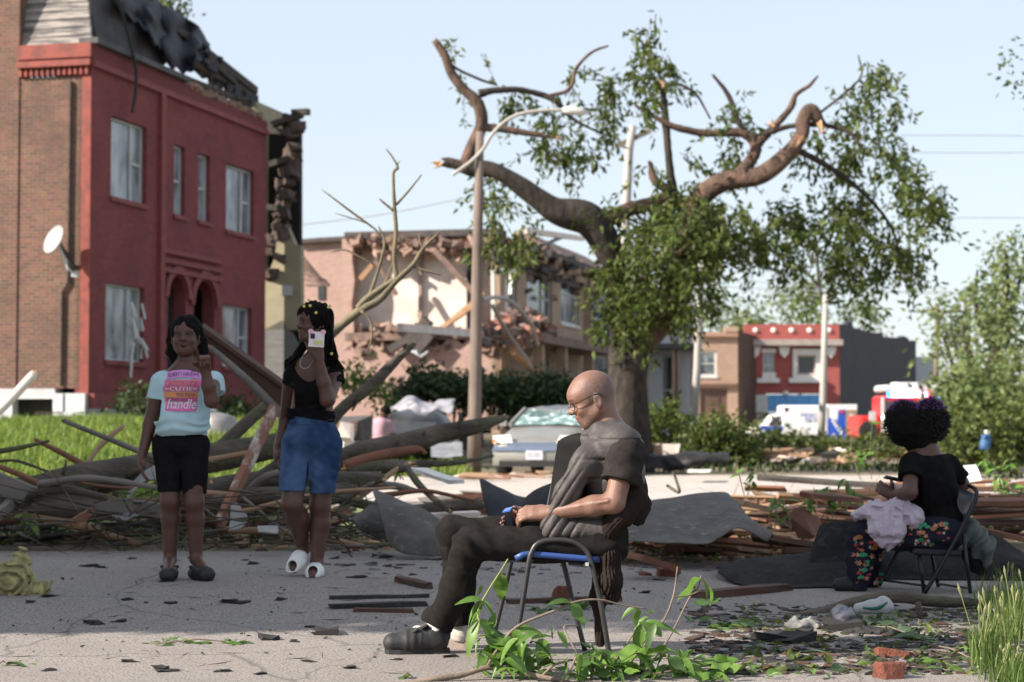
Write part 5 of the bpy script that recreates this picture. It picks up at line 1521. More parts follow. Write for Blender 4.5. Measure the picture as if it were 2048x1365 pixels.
for k in range(9): s.box(on(1336, 1108, .05 + .012 * k) + np.array([-.015 * k * .3, 0, 0]), (.03 - .002 * k, .02, .02), rotm((0, 1, 0), 12), jit=.004)
tag(s.obj('white_splinter', MATS['white_foam']), 'white upright splinter among the boards right of the sweater', 'splinter')

# rubble and litter that nobody could count
r3 = np.random.default_rng(8)


def litter(name, label, n, f, size, mats, seed, flat=.35, cat='litter'):
    r = np.random.default_rng(seed); s = MB()
    for _ in range(n):
        x, y = f(r); p = on(x, y) if y > 860 else None
        sc = size * r.uniform(.4, 1.5); s.mi = int(r.integers(len(mats)))
        s.box(p + np.array([0, 0, sc * flat * .3]), (sc * r.uniform(.7, 1.6), sc, sc * flat), rotm((0, 0, 1), r.uniform(0, 180)) @ rotm((1, 0, 0), r.uniform(-14, 14)), jit=sc * .16)
    o = s.obj(name, mats); return tag(o, label, cat, kind='stuff')


litter('bark_chips', 'tan bark chips at the edge of the road', 420, lambda r: (r.uniform(380, 790), 1074 + abs(r.normal()) * 9), .045, [m_tanboard, m_splinter, m_brownboard], 11)
litter('bark_chips', 'wood chips below the humped grey sheet', 330, lambda r: (r.uniform(1220, 1690), 1112 + r.normal() * 12), .05, [m_tanboard, m_splinter, m_redwood], 12)
litter('gravel', 'fine black grit spread over the road', 1500, lambda r: (r.uniform(-20, 2070), 1100 + 270 * r.uniform() ** .8), .012, [m_shingle, m_greyplank], 13, .6)
litter('rubble', 'grey rubble on road behind the blue chair', 260, lambda r: (r.uniform(640, 1500), 1095 + 60 * r.uniform()), .035, [m_greyplank, m_shingle, m_felt, m_brownboard], 14, .5)
litter('rubble', 'rubble in the lower right on road, darkened to stand in for shade', 2000, lambda r: (r.uniform(1380, 2060), 1215 + 140 * r.uniform()), .032, [m_shingle, m_shingle, m_felt, m_brownboard], 15, .5)  # real debris, made denser and darker to stand in for shade
litter('rubble', 'rubble beyond the pale street', 300, lambda r: (r.uniform(1250, 2060), 902 + 30 * r.uniform()), .28, [m_plaster, m_redwood, m_shingle, m_tanboard, m_greyplank], 16, .6)
litter('rubble', 'house rubble and junk behind the logs', 330, lambda r: (r.uniform(690, 940), 868 + 26 * r.uniform()), .3, [m_greyplank, m_char, m_plaster, m_slate, m_pinkdark], 17, .9)
# black shingle fragments, one by one
fx = [(190, 1253, .10), (236, 1249, .06), (330, 1347, .10), (540, 1284, .10), (175, 1137, .10), (205, 1140, .07), (470, 1210, .11), (340, 1212, .05), (95, 1348, .05), (262, 1330, .06), (590, 1289, .05), (650, 1272, .14), (262, 1122, .06), (505, 1133, .08), (490, 1125, .05), (620, 1260, .04), (60, 1210, .06), (100, 1198, .07), (330, 1168, .06), (255, 1205, .05), (710, 1160, .09), (770, 1120, .10), (400, 1105, .06), (690, 1110, .06), (740, 1132, .07), (560, 1205, .06), (780, 1138, .05), (1560, 1288, .20), (1640, 1300, .07), (1460, 1318, .08), (1395, 1350, .07), (1680, 1262, .22), (1500, 1250, .06), (1550, 1330, .08), (1590, 1345, .09), (1700, 1320, .06), (1320, 1165, .06), (1290, 1190, .07), (1380, 1180, .05), (900, 1320, .05), (790, 1326, .04), (700, 1342, .06), (445, 1350, .05), (520, 1355, .04), (620, 1330, .05)]
shm = []
for v in range(4):
    s = MB(); s.box((0, 0, .035), (1.2, .7, .09), rotm((0, 1, 0), 3), jit=.16); s.box((.2, .1, .11), (.8, .5, .07), rotm((0, 0, 1), 20), jit=.13)
    o = s.obj('shingle_fragment', m_shingle); shm.append(o.data); bpy.data.objects.remove(o)
for k, (x, y, L) in enumerate(fx):
    o = bpy.data.objects.new('shingle_fragment', shm[k % 4]); COL.objects.link(o)
    p = on(x, y, .012); o.location = p; o.scale = (L, L, L * .9); o.rotation_euler = (0, 0, r3.uniform(0, 6.28))
    tag(o, 'small black shingle fragment lying on the grey road', 'shingle', 'shingle fragments scattered on the road')
# insulation at the left edge
ins = thing('insulation_clump', 'torn yellow insulation clump on road at the left edge', 'insulation', on(25, 1192))
c0 = on(25, 1192)
S = SDF(c0 - [.25, .2, .05], c0 + [.3, .2, .35], .006)
S.ell(c0 + [-.02, 0, .09], (.11, .10, .095), None, .03); S.ell(c0 + [.03, 0, .17], (.045, .06, .08), None, .04); S.ell(c0 + [.10, 0, .03], (.10, .06, .035), None, .03)
S.disp(lambda p: .012 * np.sin(np.hypot(p[:, 0] - c0[0] + .02, p[:, 2] - c0[2] - .07) * 150 + 5 * vnoise(p, 9)) + .03 * vnoise(p, 14) + .012 * vnoise(p, 50), .06)
S.mesh('wool', M('yellow_glass_wool', (.46, .42, .19), (.22, .20, .11), scale=16, rough=.95, bump=.8, bscale=60), ins)
# right: branch on the ground, bricks, trainer, bags
log('long grey branch lying on road in front of the folding chair', [(1370, 1244, 7, 9.7), (1480, 1240, 8, 9.75), (1560, 1236, 9, 9.8), (1640, 1224, 10, 9.9), (1720, 1202, 11, 10), (1800, 1190, 12, 10), (1860, 1202, 11, 10), (1930, 1206, 9, 10.1), (1960, 1205, 6, 10.1)], None, 'branch', 'fallen_branch', stubs=((1836, 1205, 1842, 1262, 7, 9.6), (1842, 1240, 1818, 1292, 5, 9.3)))
log('thin bent twig on road in the lower right', [(1615, 1312, 2.5, 8.3), (1660, 1322, 3, 8.2), (1685, 1317, 3, 8.2), (1730, 1328, 2.5, 8.1)], m_tanboard, 'twig', 'twig', n=6, ends=False)
log('brown twig lying across the lower middle road', [(1330, 1320, 3, 8.1), (1440, 1322, 4, 8.1), (1540, 1332, 3, 8)], m_brownboard, 'twig', 'twig', n=6, ends=False)
m_rb = M('red_orange_brick', (.20, .065, .040), (.12, .045, .032), scale=20, rough=.95, bump=.9, bscale=50)
for (x, y, sz, rz, lab) in ((1772, 1362, (.095, .08, .07), 20, 'red brick piece standing at the bottom edge'), (1790, 1318, (.16, .10, .04), -12, 'flat broken red brick with moss on road'), (1122, 1207, (.08, .08, .085), 30, 'small red brick behind the chair leg'), (1335, 1157, (.10, .1, .07), 5, 'dark brick on road between sweater and roofing'), (1290, 1155, (.05, .05, .03), 40, 'red brick crumb right of the sweater'), (712, 1098, (.10, .07, .04), 10, 'dark red crumb below the pointed roofing sheet')):
    s = MB(); s.box((0, 0, 0), sz, None, jit=.02); s.box((sz[0] * .3, 0, -sz[2] * .2), np.array(sz) * .6, rotm((0, 0, 1), 25), jit=.02); o = s.obj('brick_piece', m_rb); o.location = on(x, y, sz[2] * .45); o.rotation_euler = (0, .1, math.radians(rz)); bvm = o.modifiers.new('b', 'BEVEL'); bvm.width = .006; tag(o, lab, 'brick')
tr = thing('trainer', 'white trainer with green side mark lying behind the long branch', 'shoe', on(1745, 1228))
c0 = on(1745, 1232, .0); ax_ = unit([-1, .15, 0]); sd_ = np.cross(up, ax_); Q = lambda a, h, l=0: c0 + ax_ * a + up * h + sd_ * l
S = SDF(*bb([Q(-.14, 0), Q(.16, .13), Q(0, 0, .08), Q(0, 0, -.08)], .03), .004)
S.chain([Q(-.07, .045), Q(0, .045), Q(.07, .035)], [.040, .036, .030], .02); S.cone(Q(-.06, .05), Q(-.055, .07), .036, .034, .02); S.cut(Q(0, .005), (0, 0, -1)); S.cut(Q(0, .11), (0, 0, 1))
S.mesh('upper', M('white_leather', (.40, .41, .40), (.32, .33, .33), scale=9, rough=.5), tr)
s = MB(); s.tube(spline([Q(.05, .045, .036), Q(.0, .04, .040), Q(-.04, .05, .043), Q(-.075, .075, .038)], 4), [.004, .005, .006, .008, .009, .010, .010, .010, .009, .008, .006, .005, .003], 6); s.obj('side_mark', M('dark_green_mark', (.01, .10, .07)), tr)
for x, y, sx, sz, lab in ((1686, 1248, .06, .05, 'grey plastic bag crumpled under the long branch'), (1605, 1262, .085, .035, 'pale crumpled paper on road below the branch'), (1745, 1272, .13, .02, 'dark folded scrap lying flat below the trainer')):
    c0 = on(x, y); S = SDF(c0 - .2, c0 + .2, .006); S.ell(c0 + [0, 0, sz * .7], (sx, .06, sz)); S.disp(lambda p: .014 * vnoise(p, 26) + .012 * vnoise(p, 48), .04); S.cut(c0, (0, 0, -1))
    o = S.mesh('crumpled_bag', M('grey_plastic', (.15, .15, .18), (.22, .21, .24), scale=9, rough=.5) if sz > .04 else (m_shingle if sz < .03 else MATS['dirty_white_cloth'])); tag(o, lab, 'bag' if sz > .04 else 'scrap')

# ------------------------------------------------------------------ poles, wires, vehicles
m_pole = M('weathered_wood_pole', (.20, .155, .13), (.14, .11, .095), scale=5, rough=.9, bump=.5, stretch=(1, 1, .2))
m_polegrey = M('pale_steel_pole', (.42, .40, .37), (.34, .32, .30), scale=3, rough=.6, stretch=(1, 1, .3))
lp_ = thing('street_lamp', 'brown street lamp pole with long curved arm left of the car', 'street lamp', P(948, 950, 36))
s = MB(); s.tube([P(948, 955, 36), P(950, 800, 36), P(955, 500, 36), P(960, 264, 36)], [.135, .125, .10, .075], 12); s.obj('pole', m_pole, lp_, True)
s = MB(); s.tube([P(x, y, 35.9) for x, y in spline([(905, 350), (940, 325), (965, 300), (985, 268), (1015, 240), (1050, 226), (1095, 221), (1130, 220)], 5)], .035, 7); s.obj('arm', m_polegrey, lp_, True)
s = MB(); s.tube([P(1125, 220, 35.9), P(1140, 221, 35.9), P(1160, 224, 35.9), P(1178, 226, 35.9)], [.05, .085, .075, .03], 8); s.obj('lamp_head', m_white, lp_, True)
for nm, lab, pts, Y, r_, m_ in (('utility_pole', 'pale utility pole standing behind the big tree', [(1228, 850), (1246, 560), (1258, 300), (1266, 252)], 58, .15, m_polegrey), ('utility_pole', 'slender pale pole left of tan storefront', [(1386, 890), (1394, 740), (1400, 600), (1404, 508)], 60, .12, m_polegrey), ('utility_pole', 'pale pole in front of the ambulance', [(1642, 888), (1646, 800), (1649, 700), (1651, 590)], 74, .14, m_polegrey), ('utility_pole', 'far brown pole among the pale trees', [(1872, 790), (1873, 720), (1874, 640), (1874, 610)], 110, .15, m_pole)):
    t = thing(nm, lab, 'pole', P(*pts[0], Y)); s = MB(); s.tube([P(x, y, Y) for x, y in pts], [r_ * 1.1, r_, r_ * .9, r_ * .75], 9); s.obj('shaft', m_, t, True)
    if Y in (58, 110):
        c = P(*pts[-1], Y) - np.array([0, 0, .4]); s = MB(); s.box(c, (2.2 if Y == 110 else 1.2, .12, .14), rotm((0, 1, 0), -25 if Y == 58 else 0)); s.obj('cross_arm', m_pole, t)
for k, (pts, Y) in enumerate((([(1800, 271), (1950, 271), (2100, 272)], 90), ([(1800, 305), (1950, 306), (2100, 305)], 90), ([(1400, 572), (1640, 582), (1900, 588), (2100, 592)], 90), ([(1380, 548), (1660, 578), (1900, 584)], 100), ([(600, 450), (760, 430), (960, 390)], 70), ([(1870, 436), (2100, 436)], 90))):
    s = MB(); s.tube([P(x, y, Y) for x, y in spline(pts, 5)], .018, 4); tag(s.obj('overhead_wire', M('wire_grey', (.30, .31, .33))), ['upper power line at right edge of the sky', 'second power line at right below the upper one', 'long power line over the storefront roofs', 'sagging wire above the red storefront', 'faint wire behind the dead limb', 'lowest faint power line right of the tree'][k], 'wire')

# ---- silver car (front towards the camera, turned a little to the right)
CARY = 34.0
cc = P(1070, 953, CARY); cc[2] = .014
yaw = math.radians(-14)
Rc = np.array([[math.cos(yaw), -math.sin(yaw), 0], [math.sin(yaw), math.cos(yaw), 0], [0, 0, 1]])
CL = lambda x, y, z: cc + Rc @ np.array([x, y, z])     # x right, y back from the front bumper, z up
car = thing('parked_car', 'silver sedan with crushed roof and shattered windscreen facing the camera', 'car', cc)
m_car = M('silver_green_paint', (.36, .355, .335), (.30, .295, .28), scale=3, rough=.32, metallic=.55, spec=.5, c3=(.36, .33, .28), s3=6, f3=.34)
m_glassc = M('shattered_glass', (.22, .34, .33), (.07, .12, .12), scale=1.5, rough=.18, spec=.7, c3=(.55, .68, .66), s3=8, f3=.36)
m_tyre = M('tyre_black', (.015, .015, .015), (.03, .03, .03), scale=20, rough=.9)
m_chrome = M('blue_grey_bumper', (.22, .28, .40), (.26, .31, .42), scale=4, rough=.25, metallic=.6)
st = [(-.02, .72, .30, .58), (.06, .80, .22, .66), (.30, .84, .20, .74), (.9, .86, .20, .86), (1.15, .86, .2, .92), (1.4, .86, .2, .94), (3.3, .86, .2, .95), (4.0, .84, .22, .93), (4.4, .80, .3, .85), (4.5, .7, .4, .7)]
V, F = [], []
pf = [(-1, 0), (-1.0, .45), (-.96, .8), (-.80, .97), (-.4, 1.0), (0, 1.02), (.4, 1.0), (.80, .97), (.96, .8), (1.0, .45), (1, 0)]
for y, hw, z0, z1 in st:
    for a, b in pf:
        V.append(CL(a * hw, y, z0 + (z1 - z0) * b + rng.uniform(-.006, .006)))
n = len(pf)
for i in range(len(st) - 1):
    for k in range(n):
        F.append((i * n + k, i * n + (k + 1) % n, (i + 1) * n + (k + 1) % n, (i + 1) * n + k))
F += [tuple(range(n - 1, -1, -1)), tuple((len(st) - 1) * n + k for k in range(n))]
mk('body', np.array(V), F, m_car, car, True)
rf = [(1.12, .74, .93), (1.75, .60, 1.25), (2.2, .60, 1.27), (3.1, .60, 1.30), (3.85, .72, .95)]
V, F = [], []
for i, (y, hw, z) in enumerate(rf):
    for k, x in enumerate(np.linspace(-1, 1, 9)):
        dent = -.10 * math.exp(-((x + .15) / .5) ** 2) if 1 <= i <= 2 else 0
        V.append(CL(x * hw, y, z + dent + .02 * (1 - x * x) + rng.uniform(-.012, .012)))
F = [(i * 9 + k, i * 9 + k + 1, (i + 1) * 9 + k + 1, (i + 1) * 9 + k) for i in range(4) for k in range(8)]
V0 = np.array(V)
o = mk('roof', V0[9:36], [(i * 9 + k, i * 9 + k + 1, (i + 1) * 9 + k + 1, (i + 1) * 9 + k) for i in range(2) for k in range(8)], m_car, car, True); o.modifiers.new('t', 'SOLIDIFY').thickness = .05
o = mk('windscreen', V0[:18], [(k, k + 1, 9 + k + 1, 9 + k) for k in range(8)], m_glassc, car, True)
o = mk('rear_window', V0[27:45], [(k, k + 1, 9 + k + 1, 9 + k) for k in range(8)], m_panedark, car, True)
for g in (-1, 1):
    i = 0 if g < 0 else 8
    V = [V0[i], V0[9 + i], V0[27 + i], V0[36 + i]]
    mk('side_window', np.array(V), [(0, 1, 2, 3)], m_panedark, car)
    s = MB(); s.tube([V0[i], V0[9 + i]], .045, 6); s.obj('pillar', m_car, car)
    s = MB(); s.prism([CL(g * .40, -.03, .62), CL(g * .76, .03, .60), CL(g * .80, .12, .74), CL(g * .46, .02, .76)], Rc @ np.array([0, -.03, 0]))
    hl = s.obj('headlight', M('glossy_headlight', (.80, .78, .70), (.7, .68, .6), scale=4, rough=.08, spec=.8), car)
    s = MB(); s.prism([CL(g * .70, -.045, .62), CL(g * .77, -.03, .62), CL(g * .78, -.02, .68), CL(g * .70, -.04, .68)], Rc @ np.array([0, -.012, 0])); s.obj('indicator', M('amber_lens', (.55, .16, .06), rough=.2), hl)
    for y in (.85, 3.5):
        c = CL(g * .78, y, .30); s = MB(); s.lathe([(.19, -.10), (.29, -.10), (.31, -.05), (.31, .05), (.29, .10), (.19, .10)], c, Rc @ np.array([1, 0, 0]), 18); w_ = s.obj('wheel', m_tyre, car)
        s = MB(); s.lathe([(.02, .0), (.18, .0), (.185, .02), (.02, .03)], c + Rc @ np.array([g * .085, 0, 0]), Rc @ np.array([g, 0, 0]), 14); s.obj('rim', m_frame, w_)
    s = MB(); s.box(CL(g * .93, 1.35, .97), (.14, .09, .11), Rc); s.obj('mirror', m_car, car)
s = MB(); s.hexa([CL(-.5, -.05, .55), CL(.5, -.05, .55), CL(.5, -.05, .63), CL(-.5, -.05, .63)], [CL(-.5, .05, .55), CL(.5, .05, .55), CL(.5, .05, .63), CL(-.5, .05, .63)]); s.obj('grille', m_chrome, car)
s = MB(); s.hexa([CL(-.78, -.06, .48), CL(.78, -.06, .48), CL(.74, -.05, .56), CL(-.74, -.05, .56)], [CL(-.78, .1, .48), CL(.78, .1, .48), CL(.74, .1, .56), CL(-.74, .1, .56)]); s.obj('bumper_trim', m_chrome, car)
s = MB(); s.box(CL(0, -.06, .40), (.31, .02, .16), Rc); pl_ = s.obj('number_plate', M('plate_white', (.55, .55, .58), (.45, .45, .5), scale=9), car)
s = MB(); s.box(CL(0, -.03, .24), (1.3, .05, .10), Rc); s.obj('air_dam', m_tyre, car)
V, F2 = text_pts('7CS 3D2'); mk('plate_lettering', np.array([CL(-.12 + .24 * a, -.073, .36 + .08 * b) for a, b in V]), F2, M('plate_ink', (.10, .12, .2)), pl_)
# ---- dark wrecked car left of the lamp pole
wc = P(830, 935, 42); wr = thing('wrecked_car', 'dark wrecked car half buried in junk left of the lamp pole', 'car', wc)
S = SDF(wc + [-1.6, -1.6, -.3], wc + [1.8, 2.6, 1.9], .05)
S.ell(wc + [0, .6, .5], (1.0, 1.9, .42), None, .1); S.ell(wc + [0, .9, .95], (.75, 1.2, .38), None, .15); S.cut(wc + [0, 0, .15], (0, 0, -1)); S.disp(lambda p: .06 * vnoise(p, 2.2), .2)
S.mesh('body', M('black_car_paint', (.018, .02, .024), (.035, .037, .04), scale=3, rough=.3, spec=.6), wr)
for x in (-.8, .8):
    s = MB(); s.lathe([(.18, -.1), (.3, -.1), (.32, 0), (.3, .1), (.18, .1)], wc + np.array([x, -.4, .32]), (1, 0, 0), 14); s.obj('wheel', m_tyre, wr)
s = MB(); s.box(wc + np.array([-.1, -1.05, .85]), (1.2, .03, .35), rotm((1, 0, 0), -35)); s.obj('windscreen', m_panedark, wr)
# junk left of it
jb = thing('white_appliance', 'battered grey round drum among junk behind the girl', 'appliance', P(425, 890, 30))
s = MB(); s.lathe([(.05, 0), (.26, .02), (.30, .1), (.30, .5), (.24, .6), (.05, .63)], P(428, 905, 30), (.15, 0, 1), 18); s.obj('drum', M('dull_metal', (.30, .28, .27), (.2, .19, .185), scale=4, rough=.4, metallic=.4), jb, True)

# ---- ambulance
AY = 116.0
ab = P(1600, 886, AY); amb = thing('ambulance', 'white ambulance with blue lettering parked before the red storefront', 'ambulance', ab)
A0 = P(1500, 886, AY); A0[2] = 0
k_ = AY / F_PX
AX = lambda px: (px - CX) * k_
AZ = lambda py: P(1600, py, AY)[2]
m_aw = M('ambulance_white', (.75, .75, .75), (.68, .68, .69), scale=1, rough=.35)
m_ab = M('ambulance_blue', (.02, .07, .40), (.03, .09, .5), scale=1, rough=.4)
s = MB(); s.box(((AX(1564) + AX(1656)) / 2, AY + 1.1, (AZ(811) + AZ(872)) / 2), (AX(1656) - AX(1564), 2.3, AZ(811) - AZ(872))); o = s.obj('box_body', m_aw, amb); o.modifiers.new('b', 'BEVEL').width = .08
s = MB(); s.prism([(AX(x), AY + .1, AZ(y)) for x, y in ((1500, 878), (1500, 862), (1508, 855), (1530, 850), (1546, 830), (1562, 827), (1562, 878))], (0, 2.0, 0)); o = s.obj('cab', m_aw, amb); o.modifiers.new('b', 'BEVEL').width = .06
s = MB(); s.prism([(AX(x), AY + .06, AZ(y)) for x, y in ((1537, 851), (1547, 835), (1560, 833), (1560, 852))], (0, .03, 0)); s.obj('cab_window', m_panedark, amb)
s = MB(); s.box(((AX(1505) + AX(1656)) / 2, AY - .02, AZ(857)), (AX(1656) - AX(1505), .05, .2)); s.obj('blue_stripe', m_ab, amb)
s = MB(); s.lathe([(.05, -.05), (.34, -.05), (.36, 0), (.34, .12)], (AX(1506), AY + .0, AZ(866)), (-.4, -1, 0), 12); s.obj('headlight', MATS['glossy_headlight'], amb)
s = MB(); s.box((AX(1512), AY - .03, AZ(865)), (.25, .06, .2)); s.obj('indicator', M('red_lens', (.55, .05, .05), rough=.3), amb)
for x in (1528, 1625):
    s = MB(); s.lathe([(.2, -.12), (.38, -.12), (.4, 0), (.38, .12), (.2, .12)], (AX(x), AY + .12, .42), (0, 1, 0), 16); w_ = s.obj('wheel', m_tyre, amb)
    s = MB(); s.lathe([(.02, .0), (.2, .0), (.02, .04)], (AX(x), AY - .02, .42), (0, -1, 0), 12); s.obj('rim', m_frame, w_)
for body, x0, x1, y0, y1 in (('EMERGENCY', 1600, 1634, 827, 834), ('RESCUE', 1610, 1634, 835, 845)):
    V, F2 = text_pts(body); mk('lettering', np.array([(AX(x0 + (x1 - x0) * a), AY - .06, AZ(y1 - (y1 - y0) * b)) for a, b in V]), F2, m_ab, amb)
s = MB(); s.box((AX(1573), AY - .02, AZ(820)), (.25, .06, .22)); s.obj('side_light', M('red_lamp', (.5, .04, .04), rough=.3), amb)
# rear body with blue livery, turned towards the camera
s = MB(); s.box(((AX(1656) + AX(1714)) / 2, AY + 1.5, (AZ(809) + AZ(880)) / 2), (AX(1714) - AX(1657), 3.0, AZ(809) - AZ(880))); s.obj('rear_body', m_aw, amb)
s = MB(); s.prism([(AX(x), AY - .05, AZ(y)) for x, y in ((1656, 882), (1656, 836), (1664, 838), (1674, 842), (1676, 820), (1690, 819), (1690, 882))], (0, .03, 0)); s.obj('blue_graphic', m_ab, amb)
for k in range(7):
    s = MB(); x = 1661 + 4 * (k % 5); y = 842 + 6 * k; s.prism([(AX(x), AY - .08, AZ(y)), (AX(x + 7), AY - .08, AZ(y - 6)), (AX(x + 5), AY - .08, AZ(y + 6))], (0, .02, 0)); s.obj('white_flash', m_aw, amb)
s = MB(); s.box((AX(1702), AY - .02, AZ(850)), (AX(1712) - AX(1693), .06, AZ(820) - AZ(880))); s.obj('rear_door', M('tan_stripe', (.34, .22, .14), (.25, .17, .12), scale=2), amb)
for y in (834, 852, 868):
    s = MB(); s.box((AX(1702), AY - .06, AZ(y)), (.3, .04, .35)); s.obj('rear_lamp', m_frame, amb)
s = MB(); s.box((AX(1683), AY - .08, AZ(824)), (.2, .04, .22)); s.obj('red_lamp', MATS['red_lamp'], amb)

# ---- fire engine with lit beacons
FY = 100.0
k_f = FY / F_PX; FX = lambda px: (px - CX) * k_f; FZ = lambda py: P(1800, py, FY)[2]
fe = thing('fire_engine', 'red fire engine with lit light bar behind the seated girl\'s hair', 'fire engine', (FX(1800), FY, 0))
m_fred = M('fire_red', (.55, .025, .02), (.42, .02, .018), scale=2, rough=.3, spec=.5)
s = MB(); s.box(((FX(1766) + FX(1884)) / 2, FY + 1.6, (FZ(795) + .5) / 2 + .1), (FX(1884) - FX(1766), 3.2, FZ(795) - .5)); o = s.obj('cab', m_fred, fe); o.modifiers.new('b', 'BEVEL').width = .12
s = MB(); s.box(((FX(1770) + FX(1884)) / 2, FY + 1.6, FZ(777)), (FX(1884) - FX(1770), 3.1, FZ(770) - FZ(784))); o = s.obj('cab_roof', m_frame, fe); o.modifiers.new('b', 'BEVEL').width = .1
s = MB(); s.box(((FX(1805) + FX(1850)) / 2, FY + 2.0, FZ(768)), (FX(1850) - FX(1800), 1.6, .2)); s.obj('roof_unit', m_aw, fe)
s = MB(); s.box(((FX(1772) + FX(1880)) / 2, FY - .02, FZ(825)), (FX(1880) - FX(1772), .06, FZ(802) - FZ(846))); s.obj('windscreen', m_panedark, fe)
s = MB(); s.box((FX(1766), FY + .1, FZ(830)), (.12, .3, FZ(790) - FZ(860))); s.obj('pillar', m_frame, fe)
s = MB(); s.box(((FX(1722) + FX(1768)) / 2, FY + 2.4, FZ(855)), (FX(1768) - FX(1722), 3.6, FZ(835) - FZ(882))); o = s.obj('pump_body', m_fred, fe); o.modifiers.new('b', 'BEVEL').width = .15
s = MB(); s.lathe([(.02, -.05), (.32, -.05), (.36, 0), (.02, .02)], (FX(1745), FY + .57, FZ(855)), (0, -1, 0), 16); s.obj('crest', M('gold_crest', (.42, .22, .05)), fe)
for x0, x1, c, e in ((1774, 1781, (.05, .35, 1.0), 2), (1781, 1828, (.75, .72, 1.0), 2.2), (1828, 1832, (1.0, .35, .05), 2), (1832, 1852, (1.0, .6, .85), 2.0), (1852, 1858, (1.0, .08, .12), 2)):
    s = MB(); s.box(((FX(x0) + FX(x1)) / 2, FY - .1, FZ(790)), (FX(x1) - FX(x0) - .01, .3, FZ(785) - FZ(795))); s.obj('beacon', M('lit_beacon_%d' % x0, c, emit=e), fe)
for x, y, r_, c, e in ((1774, 856, .12, (1.0, .95, .85), 9), (1778, 863, .14, (1.0, .42, .04), 8), (1766, 836, .10, (1, 1, 1), 3), (1876, 796, .10, (.08, .3, 1.0), 5), (1872, 878, .12, (.1, .15, 1.0), 6), (1858, 882, .12, (.1, .15, 1.0), 6)):
    s = MB(); s.lathe([(.01, -.05), (r_, -.05), (r_, 0), (.01, .05)], (FX(x), FY - .12, FZ(y)), (0, -1, 0), 12); s.obj('lamp', M('lit_lamp_%d' % x, c, emit=e), fe)
s = MB(); s.box((FX(1742), FY - .3, FZ(833)), (.3, .2, .5)); s.obj('mirror', m_frame, fe)
for x in (1738, 1795, 1862):
    s = MB(); s.lathe([(.25, -.15), (.5, -.15), (.52, 0), (.5, .15), (.25, .15)], (FX(x), FY + .3, .55), (0, 1, 0), 16); s.obj('wheel', m_tyre, fe)
s = MB(); s.box(((FX(1770) + FX(1882)) / 2, FY - .2, .75), (FX(1882) - FX(1770), .5, .45)); s.obj('bumper', m_frame, fe)
# small things in the brush at right
bd = thing('blue_drum', 'small blue object with white painted highlight in the brush at right', 'drum', P(1968, 905, 45))
s = MB(); s.lathe([(.09, 0), (.10, .05), (.09, .26), (.03, .27)], P(1968, 900, 33), (.2, 0, 1), 14); s.obj('body', M('blue_plastic', (.03, .09, .20), rough=.6), bd, True)
s = MB(); s.lathe([(.02, .27), (.06, .27), (.05, .34)], P(1968, 900, 33), (.2, 0, 1), 10); s.obj('cap', m_white, bd, True)  # white end piece stands in for a bright highlight

# ------------------------------------------------------------------ people
m_skin = M('skin', (1.0, 1.0, 1.0), (.86, .84, .83), scale=28, rough=.44, attr='tint', spec=.45, bump=.22, bscale=150, sss=.10, contrast=(.3, .7))


def hand(S, w, d, n, side, sc=1.0, curl=(20, 30, 20), spread=.0, thumb=(.6, .75, -.25), tcurl=.3, k=.008, index=None):
    d, n = unit(d), unit(n); side = unit(np.asarray(side, float) - d * np.dot(side, d)); n = unit(np.cross(d, side)) * np.sign(np.dot(np.cross(d, side), n))
    for i in range(4):
        off = side * (.030 - i * .020) * sc
        S.cone(w + off * .55, w + d * .082 * sc + off, .017 * sc, .0125 * sc, k * 1.6)
    S.cone(w - d * .01, w + d * .05 * sc, .024 * sc, .022 * sc, k * 2, flat=(side, 1.35))
    for i, L in enumerate((.072, .080, .074, .058)):
        off = side * (.030 - i * .0205) * sc
        p = w + d * .085 * sc + off
        dr = unit(d + side * spread * (1.5 - i))
        cs = curl if not (index is not None and i == 0) else index
        r = .0105 * sc
        for sgi, (fr, cu) in enumerate(zip((.45, .32, .26), cs)):
            M3 = rotm(side, cu); q = M3 @ dr
            if np.dot(q, n) > np.dot(dr, n) + 1e-6: q = rotm(side, -cu) @ dr
            dr = q
            e = p + dr * L * fr * sc * 1.05
            S.cone(p, e, r, r * .9, k * .55); p = e; r *= .9
    p = w + d * .022 * sc + side * .028 * sc
    td = unit(d * thumb[0] + side * thumb[1] + n * thumb[2])
    e = p + td * .042 * sc
    S.cone(p, e, .017 * sc, .0125 * sc, k * 1.5)
    S.cone(e, e + unit(td + d * tcurl) * .032 * sc, .0125 * sc, .009 * sc, k)


